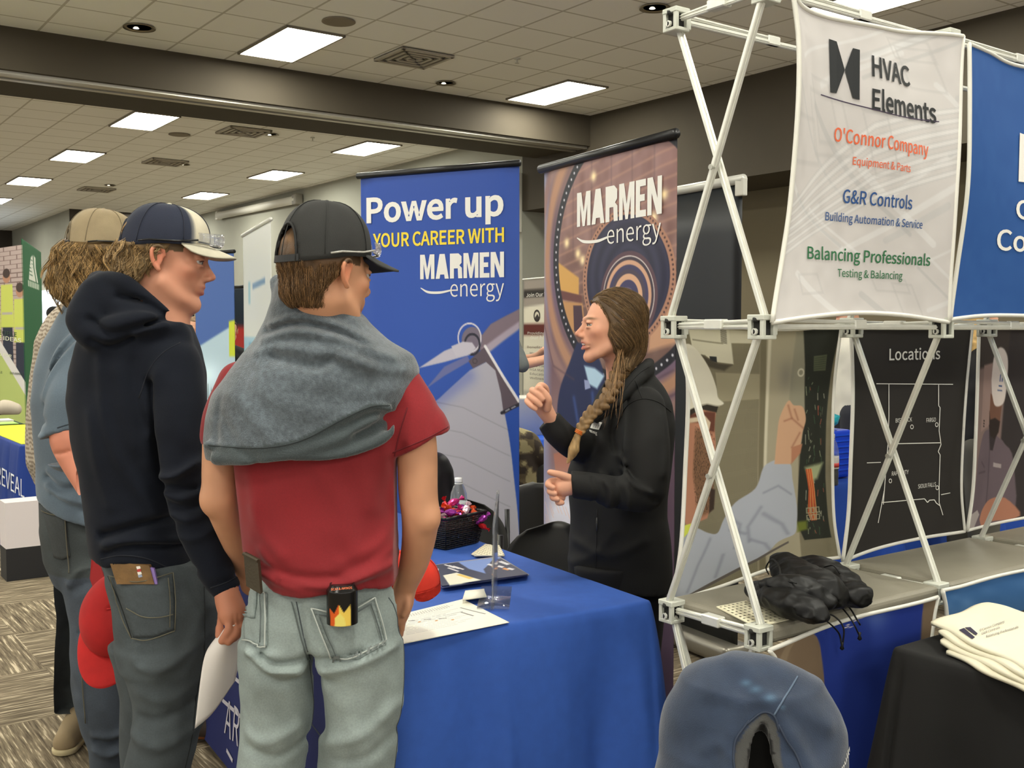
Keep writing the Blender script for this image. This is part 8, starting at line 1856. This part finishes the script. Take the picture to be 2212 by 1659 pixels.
def art_green(U, V):
    x, y = U * .24, V * 2.2; C = np.ones(U.shape + (3,)) * np.array([30, 98, 58.])
    C = paint(C, psdf(x, y, [(.10, .12), (.13, .08), (.16, .10), (.16, .2), (.19, .34), (.07, .34), (.085, .2)]), (226, 230, 220), .006)
    for k in range(5): C = paint(C, psdf(x, y, [(.07, .15 + k * .035), (.12, .14 + k * .035), (.12, .147 + k * .035), (.07, .157 + k * .035)]), (30, 98, 58), .004)
    C = paint(C, line_d(x, y, [(.13, .09), (.135, .2), (.165, .34)]) - .006, (30, 98, 58), .004); C = paint(C, psdf(x, y, [(.06, .35), (.2, .35), (.2, .40), (.06, .40)]), (200, 214, 196), .004)
    for k in range(6): C = paint(C, abs(x - .075 - k * .022) - .003 + 9 * (abs(y - .375) > .03), (30, 98, 58), .003)
    return C
def plane_fn(p, q, z1, z0): return lambda U, V: (p.x + (q.x - p.x) * U, p.y + (q.y - p.y) * U, z1 + (z0 - z1) * V)
t = empty('display_stand', cgp, 'tall display stand with dark green side panel and white emblem, left edge', 'display stand')
link('side_panel', grid_mesh('side_panel', plane_fn(cgp, cgp + Vector((-.61, 1.8, 0)), zt, .02), 90, 200, art_green, thick=.004), M_print, t)
def art_people(U, V):
    x, y = U * 1.0, V * 2.2; C = np.ones(U.shape + (3,)) * np.array([176, 158, 152.])
    br_ = (np.abs((y * 24) % 1 - .5) > .42) | (np.abs((x * 3.4 + .5 * (np.floor(y * 24) % 2)) % 1 - .5) > .46); C = np.where(br_[..., None], np.array([120, 100, 96.]), C)
    for cx, h_ in ((.02, .25), (.34, .3), (.64, .2), (.93, .34)):
        C = paint(C, psdf(x, y, [(cx - .10, h_ + .18), (cx + .10, h_ + .18), (cx + .12, h_ + .95), (cx - .12, h_ + .95)]), (42, 46, 62), .01)
        C = paint(C, psdf(x, y, [(cx - .13, h_ + .15), (cx + .13, h_ + .15), (cx + .15, h_ + .55), (cx - .15, h_ + .55)]), (196, 204, 96), .01); C = paint(C, abs(y - h_ - .42) - .012 + 9 * (abs(x - cx) > .12), (176, 170, 160), .008)
        C = paint(C, np.hypot(x - cx, (y - h_ - .08) * 1.5) - .085, (176, 130, 104), .01); C = paint(C, np.hypot(x - cx, (y - h_ - .045) * 1.8) - .08, (66, 52, 46), .01)
    C = paint(C, psdf(x, y, [(-.1, .55), (1.1, 1.38), (1.1, 2.4), (-.1, 2.4)]), (178, 192, 112), .008); C = paint(C, np.abs((y - .55 - .69 * (x + .1))) * .8 - .05, (214, 210, 206), .008)
    for cx in (.78, .87): C = paint(C, psdf(x, y, [(cx - .04, 1.66), (cx + .035, 1.66), (cx + .04, 1.70), (cx + .02, 1.72), (cx + .02, 1.78), (cx - .035, 1.78), (cx - .035, 1.72)]), (36, 82, 52), .005)
    C = paint(C, psdf(x, y, [(.50, 1.70), (.56, 1.68), (.60, 1.76), (.60, 1.79), (.50, 1.79)]), (36, 82, 52), .005)
    return C
ql = cgp + Vector((-.71, .70, 0)) * 1.15; fp = link('photo_panel', grid_mesh('photo_panel', plane_fn(ql, cgp, zt - .06, .02), 260, 420, art_people, thick=.004), M_print, t)
sfp = Surf(fp)
for tx, x0, y0, x1, y1, hh_, cn_, cc_ in (('MOVING PEOPLE', -62, 712, 37, 728, 10, 'dkgreen', (36, 62, 40)), ('INNOVATIVE IDEAS', -78, 722, 47, 740, 9, 'pale', (226, 228, 200)), ('CARING FOR', -30, 763, 26, 772, 6, 'pale', (226, 228, 200)), ('OUR ANIMALS', 22, 808, 50, 811, 5, 'dkgreen', (36, 62, 40)), ('PEOPLE', -16, 803, 6, 807, 5, 'dkgreen', (36, 62, 40))):
    sdecal(sfp, 'print', pxtext(tx, x0, y0, x1, y1, hh_, .01), mat('ink_' + cn_, cc_, .7), fp, .004).location = (0, 0, 0)
def art_uv(base, shapes):
    def mk(inv, Wd, zt_, zb_):
        def f(U, V):
            C = np.ones(U.shape + (3,)) * np.array(base, float)
            for s_ in shapes: C = s_(U, V, C)
            return C
        return f
    return mk
def pol(pts, col, soft=.01): return lambda U, V, C: paint(C, psdf(U, V, pts), col, soft)
def grass(U, V, C):
    r = np.random.default_rng(2)
    for k in range(60): x0 = r.uniform(0, 1); y0 = r.uniform(.56, .66); C = paint(C, psdf(U, V, [(x0 - .02, .76), (x0 + r.uniform(-.06, .06), y0 - r.uniform(0, .08)), (x0 + .02, .76)]), [(40, 88, 62), (88, 140, 70), (30, 66, 60)][k % 3], .008)
    return C
make_rollup('roll-up banner with blue top, clouds and green grass behind the navy cap boy', 'rollup_banner', 424, 508, 9.2, 8.9, 2.18, art_uv((176, 200, 214), [pol([(-.1, -.1), (1.1, -.1), (1.1, .28), (-.1, .40)], (62, 96, 164)), pol([(.86, .28), (1.1, .27), (1.1, .42), (.86, .42)], (196, 206, 40)), lambda U, V, C: C + (bl(U, V, .3, .5, .4, .06) * 45)[..., None], grass, pol([(-.1, .76), (1.1, .73), (1.1, 1.1), (-.1, 1.1)], (196, 210, 36)), pol([(-.1, .84), (1.1, .84), (1.1, 1.1), (-.1, 1.1)], (60, 120, 70))]), 60, 200)
make_rollup('tall white roll-up banner with pale blue and green lower half, left of the black cap', 'rollup_banner', 528, 588, 8.9, 7.6, 2.31, art_uv((214, 216, 212), [pol([(-.1, .38), (1.1, .38), (1.1, .52), (-.1, .52)], (158, 196, 216)), pol([(-.1, .5), (1.1, .5), (1.1, 1.1), (-.1, 1.1)], (176, 214, 190), .08), pol([(.2, .18), (.28, .18), (.28, .26), (.2, .26)], (150, 190, 200)), pol([(.36, .19), (.8, .18), (.8, .20), (.36, .21)], (120, 150, 180)), pol([(.2, .4), (.45, .4), (.45, .48), (.2, .48)], (90, 150, 190)), pol([(.2, .55), (.5, .55), (.5, .7), (.2, .7)], (120, 190, 130), .03)]), 50, 180, barcol=(205, 205, 196))
make_rollup('navy, red and white poster stand between the two far banners', 'rollup_banner', 508, 545, 11.2, 11.0, 1.98, art_uv((34, 42, 58), [pol([(-.1, .22), (1.1, .22), (1.1, .38), (-.1, .38)], (176, 52, 50)), pol([(-.1, .36), (1.1, .36), (1.1, .5), (-.1, .5)], (80, 88, 104)), pol([(-.1, .5), (1.1, .5), (1.1, .9), (-.1, .9)], (178, 176, 176))]), 20, 60)
tj, sj_, pj, ij, wj = make_rollup('cream hiring banner headed Join Our Team between the two large roll-ups', 'rollup_banner', 1131, 1214, 9.6, 9.0, 1.98, art_uv((218, 212, 192), [pol([(-.1, .0), (1.1, .0), (1.1, .11), (-.1, .135)], (150, 140, 130)), pol([(-.1, .050), (1.1, .050), (1.1, .088), (-.1, .088)], (40, 34, 30)), pol([(-.1, .212), (1.1, .212), (1.1, .266), (-.1, .266)], (92, 34, 30)), pol([(-.1, .53), (1.1, .53), (1.1, .55), (-.1, .55)], (176, 172, 160))]), 30, 120, barcol=(226, 224, 214), bar_r=.008)
pprint(sj_, pj, ij, [('text', 'Join Our Team', 1137, 640, 1200, 8, 'print_white', WH, .01), ('text', 'Providing health', 1140, 722, 1206, 5, 'print_white', WH, 0), ('text', 'our highest', 1146, 733, 1206, 8, 'print_white', WH, .02), ('text', 'Benefits Offered', 1139, 753, 1206, 5, 'brownish', (98, 70, 58), 0)] + [('text', w_, 1145, 766 + 9 * k, 1145 + 4.2 * len(w_), 5, 'greyish', (96, 92, 84), 0) for k, w_ in enumerate(('Medical', 'Dental', 'Vision', 'Paid Time', 'HSA Match', 'Education', 'Wellness'))])
c_ = [ij(1160 + 6 * math.cos(a_), 682 + 11 * math.sin(a_)) for a_ in np.linspace(0, 6.283, 20)]
decal('print', stroke2d(c_, .018), lambda x, y: pj(x, y), mat('ink_darkbrown', (44, 36, 32), .7), sj_).location = (0, 0, 0)
decal('print', poly2d([ij(1156, 692), ij(1156, 686), ij(1161, 678), ij(1165, 686), ij(1164, 693)]), lambda x, y: pj(x, y), mat('ink_darkbrown', (44, 36, 32), .7), sj_).location = (0, 0, 0)
# far blue table with bottles, white tub
ft = onZ(1100, 955, TZ); ft.z = 0
tablecloth('tablecloth', 'bright blue cloth on the far table between the two large roll-up banners', [ft, ft + AX * 1.2, ft + AX * 1.2 + BX * .7, ft + BX * .7], TZ, mat('bright_blue', (26, 82, 190), .8), seed=6, nper=160, nz=12)
for k, (px, py) in enumerate(((1136, 925), (1143, 922), (1153, 928), (1160, 924))): bottle('blue_bottle', onZ(px, py, TZ), .55, ['leftmost small blue bottle on the far blue table', 'second small blue bottle on the far blue table', 'third small blue bottle on the far blue table', 'rightmost small blue bottle on the far blue table'][k], 'bottle', mat('blue_glass', (20, 40, 170), .2), mat('blue_cap', (20, 34, 120), .4), lab=(26, 44, 150), lab2=(60, 80, 190))
tb = P(1152, 845, 7.95); top('tub', MB().lathe((tb.x, tb.y, TZ + .002), [(.13, 0), (.16, .26), (.17, .27), (.15, .28)], 20), M_white, 'white plastic tub on the far blue table behind the raised hand', 'tub', smooth=True)
c4 = P(1146, 900, 6.3); c4.z = 0; chair(c4, math.radians(100), 'black folding chair with the camouflage jacket, seen between the two large roll-ups')
c5 = P(1180, 985, 5.45); c5.z = 0; chair(c5, math.radians(80), 'nearer black folding chair at the left edge of the brown roll-up banner')
cj_ = P(1140, 965, 6.05); K2 = Sdf((cj_.x - .3, cj_.y - .25, .45), (cj_.x + .25, cj_.y + .2, 1.02), .008); K2.chain([P(1100, 945, 6.05), P(1135, 955, 6.05), P(1166, 985, 6.05)], [.05, .07, .05], .03); K2.chain([P(1110, 960, 6.05), P(1125, 1010, 6.05), P(1130, 1060, 6.05)], [.10, .09, .07], .03); K2.bump(lambda X, Y, Z: .03 * noise3(X, Y, Z, 14, 3))
def camo(V): n_ = noise3(V[:, 0], V[:, 1], V[:, 2], 26, 9); C = np.tile(np.array([92, 80, 56.]), (len(V), 1)); C[n_ > .08] = (52, 42, 32); C[n_ < -.12] = (150, 138, 100); return C
tag(K2.mesh('camouflage_jacket', mat('camo', vcol=True, rough=.9), None, camo), 'brown camouflage jacket heaped on the far folding chair', 'jacket')
bottle('water_bottle', P(1131, 1120, 7.8) * 0 + onZ(1131, 1143, 0), 1.0, 'small clear bottle on the floor between the two large roll-ups', 'water bottle', M_clear, M_cap)
# two-tone bag on the floor
wb = onZ(150, 1240, 0); wa, wb_ = ab(wb)
t = empty('carrier_bag', wb, 'white and black carrier bag standing on the floor behind the leftmost boy', 'bag'); MB().rbox(wa - .36, wa, wb_, wb_ + .18, .002, .20).build('lower_part', mat('bag_black', (26, 26, 28), .6), t); MB().rbox(wa - .36, wa, wb_, wb_ + .18, .20, .48).build('upper_part', mat('bag_white', (214, 206, 206), .6), t)
# behind the pop-up: blue table, cooler, cola, people
rt = onZ(1780, 1047, TZ); rt.z = 0
tablecloth('tablecloth', 'blue cloth on the table glimpsed through the gaps of the display frame', [rt - AX * .1, rt + AX * 1.9, rt + AX * 1.9 + BX * .7, rt - AX * .1 + BX * .7], TZ, mat('bright_blue2', (18, 66, 158), .8), seed=8, nper=240, nz=12, zb=.32)
cl_ = onZ(1832, 1040, TZ) + BX * .18; t = empty('cooler', cl_, 'bright blue drinks cooler behind the display frame', 'cooler'); cz0 = Vector((0, 0, .13)); MB().box(cl_ + cz0, (.26, .22, .25), Matrix.Rotation(ROT, 4, 'Z'), .02, 3).build('body', mat('cooler_blue', (14, 60, 190), .4), t); rb_ = MB(); [rb_.box(cl_ + Vector((0, 0, .05 + .03 * k)), (.268, .228, .008), Matrix.Rotation(ROT, 4, 'Z')) for k in range(7)]; rb_.build('ribs', mat('cooler_rib', (20, 76, 214), .4), t)
top('teal_bowl', MB().lathe(cl_ + Vector((0, 0, .257)), [(.05, 0), (.09, .03), (.10, .07), (.06, .085), (.02, .10)], 20), mat('teal_plastic', (34, 160, 176), .4), 'teal lidded bowl on top of the blue cooler', 'bowl', smooth=True)
bottle('cola_bottle', onZ(1808, 1050, TZ) + BX * .04, 1.22, 'half-full cola bottle beside the blue cooler', 'cola bottle', M_clear, mat('grey_cap', (170, 170, 170), .5), mat('cola', (18, 8, 6), .2), lab=(196, 192, 190), lab2=(190, 60, 56))
flat('papers', 'white papers and a dark folder on the table beyond the map panel', 'papers', ab(rt)[0] + 1.2, ab(rt)[0] + 1.6, ab(rt)[1] + .1, ab(rt)[1] + .35, TZ, .02, M_paper)
bystander(*at(1835, 7.2), 1.80, math.radians(-110), (214, 210, 196), (40, 42, 50), (60, 44, 34), 'person in loose white shirt glimpsed through the gap left of the map panel')
bystander(*at(2108, 5.6), 1.70, math.radians(80), (24, 24, 26), (84, 82, 74), (196, 162, 104), 'person with long blond hair and black top glimpsed right of the map panel', long_hair=True)
bystander(*at(1084, 8.6), 1.86, math.radians(75), (96, 100, 100), (24, 28, 42), (60, 44, 34), 'person in grey shirt with clasped hands between the two large roll-ups', arms='high')
bystander(*at(118, 15.5), 1.86, math.radians(100), (22, 22, 24), (30, 30, 36), (30, 26, 24), 'distant person in black cap and black top near the bright window', hatc=(28, 28, 30))
bystander(*at(406, 12.4), 1.72, math.radians(150), (206, 180, 150), (50, 50, 60), (60, 40, 30), 'distant person in pale top, left of the grass banner', h=.02)
bystander(*at(421, 11.2), 1.66, math.radians(200), (150, 120, 110), (40, 40, 50), (120, 96, 72), 'distant person with light brown hair beside the grass banner')
bystander(*at(497, 9.7), 1.62, math.radians(160), (20, 20, 22), (30, 30, 36), (40, 30, 26), 'distant person in black between the grass banner and the white banner')
bystander(*at(783, 8.4), 1.78, math.radians(120), (176, 44, 40), (40, 44, 60), (60, 44, 34), 'distant person in red behind the face of the boy in the black cap')
# someone crouching beyond the navy boy
AC = empty('person', (*at(418, 3.98), 0), 'person in dark jeans and brown boots crouching behind the legs of the navy boy', 'person')
xc, yc = at(418, 3.98); q = lambda dx, dy, z: (xc + dx, yc + dy, z)
Q = Sdf((xc - .5, yc - .5, 0), (xc + .5, yc + .5, .75), .009)
for dy in (-.1, .12): Q.chain([q(-.18, dy, .42), q(.05, dy, .50), q(.16, dy, .44)], [.10, .085, .075], .02); Q.chain([q(.16, dy, .44), q(.06, dy, .26), q(.0, dy, .10)], [.075, .07, .06], .01)
Q.bump(lambda X, Y, Z: .02 * noise3(X, Y, Z, 12, 3)); Q.mesh('jeans', M_den, AC, denim((42, 50, 66), 0, .16, 5))
Q = Sdf((xc - .3, yc - .3, 0), (xc + .4, yc + .3, .16), .007); [Q.chain([q(-.02, dy, .06), q(.08, dy, .055), q(.18, dy, .04)], [.05, .048, .042], .02) for dy in (-.1, .12)]; Q.cut(lambda X, Y, Z: .003 - Z + 0 * X + 0 * Y); Q.mesh('boots', mat('boot_dark', vcol=True, rough=.7), AC, lambda V: np.where((V[:, 2] < .03)[:, None], np.array([150, 88, 40.]), np.array([52, 38, 28.])))
Q = Sdf((xc - .5, yc - .4, .35), (xc + .4, yc + .4, 1.15), .010); Q.chain([q(-.18, .02, .45), q(-.14, .02, .75), q(-.08, .02, .92)], [.15, .16, .14], .03); [Q.chain([q(-.08, g, .92), q(.05, g * 1.2, .70), q(.18, g * .7, .58)], [.06, .05, .04], .02) for g in (-.18, .2)]; Q.mesh('jacket', mat('cloth_far', vcol=True, rough=.9), AC, cloth_col((40, 44, 52), 2))
hc_ = Vector(q(-.02, .02, 1.14)); s, a = head_sdf(hc_, frame(80, -25), .9, q(-.08, .02, .95), h=.006); hb = Sdf((xc, yc - .3, .45), (xc + .35, yc + .3, .7), .008); [hb.chain([q(.16, g, .58), q(.22, g * .9, .55), q(.27, g * .8, .53)], [.035, .032, .02], .01) for g in (-.126, .14)]
joined('body', [core([q(-.08, .02, .95), q(-.08, .18, .92), q(.05, .2, .70), q(.16, .14, .58)], [q(-.08, .02, .95), q(-.08, -.18, .92), q(.05, -.2, .70), q(.16, -.126, .58)]), s.mesh(None, None), hb.mesh(None, None)], M_skin, AC, lambda V: skin_col(V, hc_, frame(80, -25), .9, SKIN)); Q = Sdf(*bounds([hc_], .15), .009); Q.ell(hc_ + Vector((-.02, 0, .04)), (.095, .085, .09)); Q.cut(lambda X, Y, Z: X - hc_.x - .02 + 0 * Y + 0 * Z); Q.mesh('hair', M_hair, AC, cloth_col((70, 50, 36), 2))
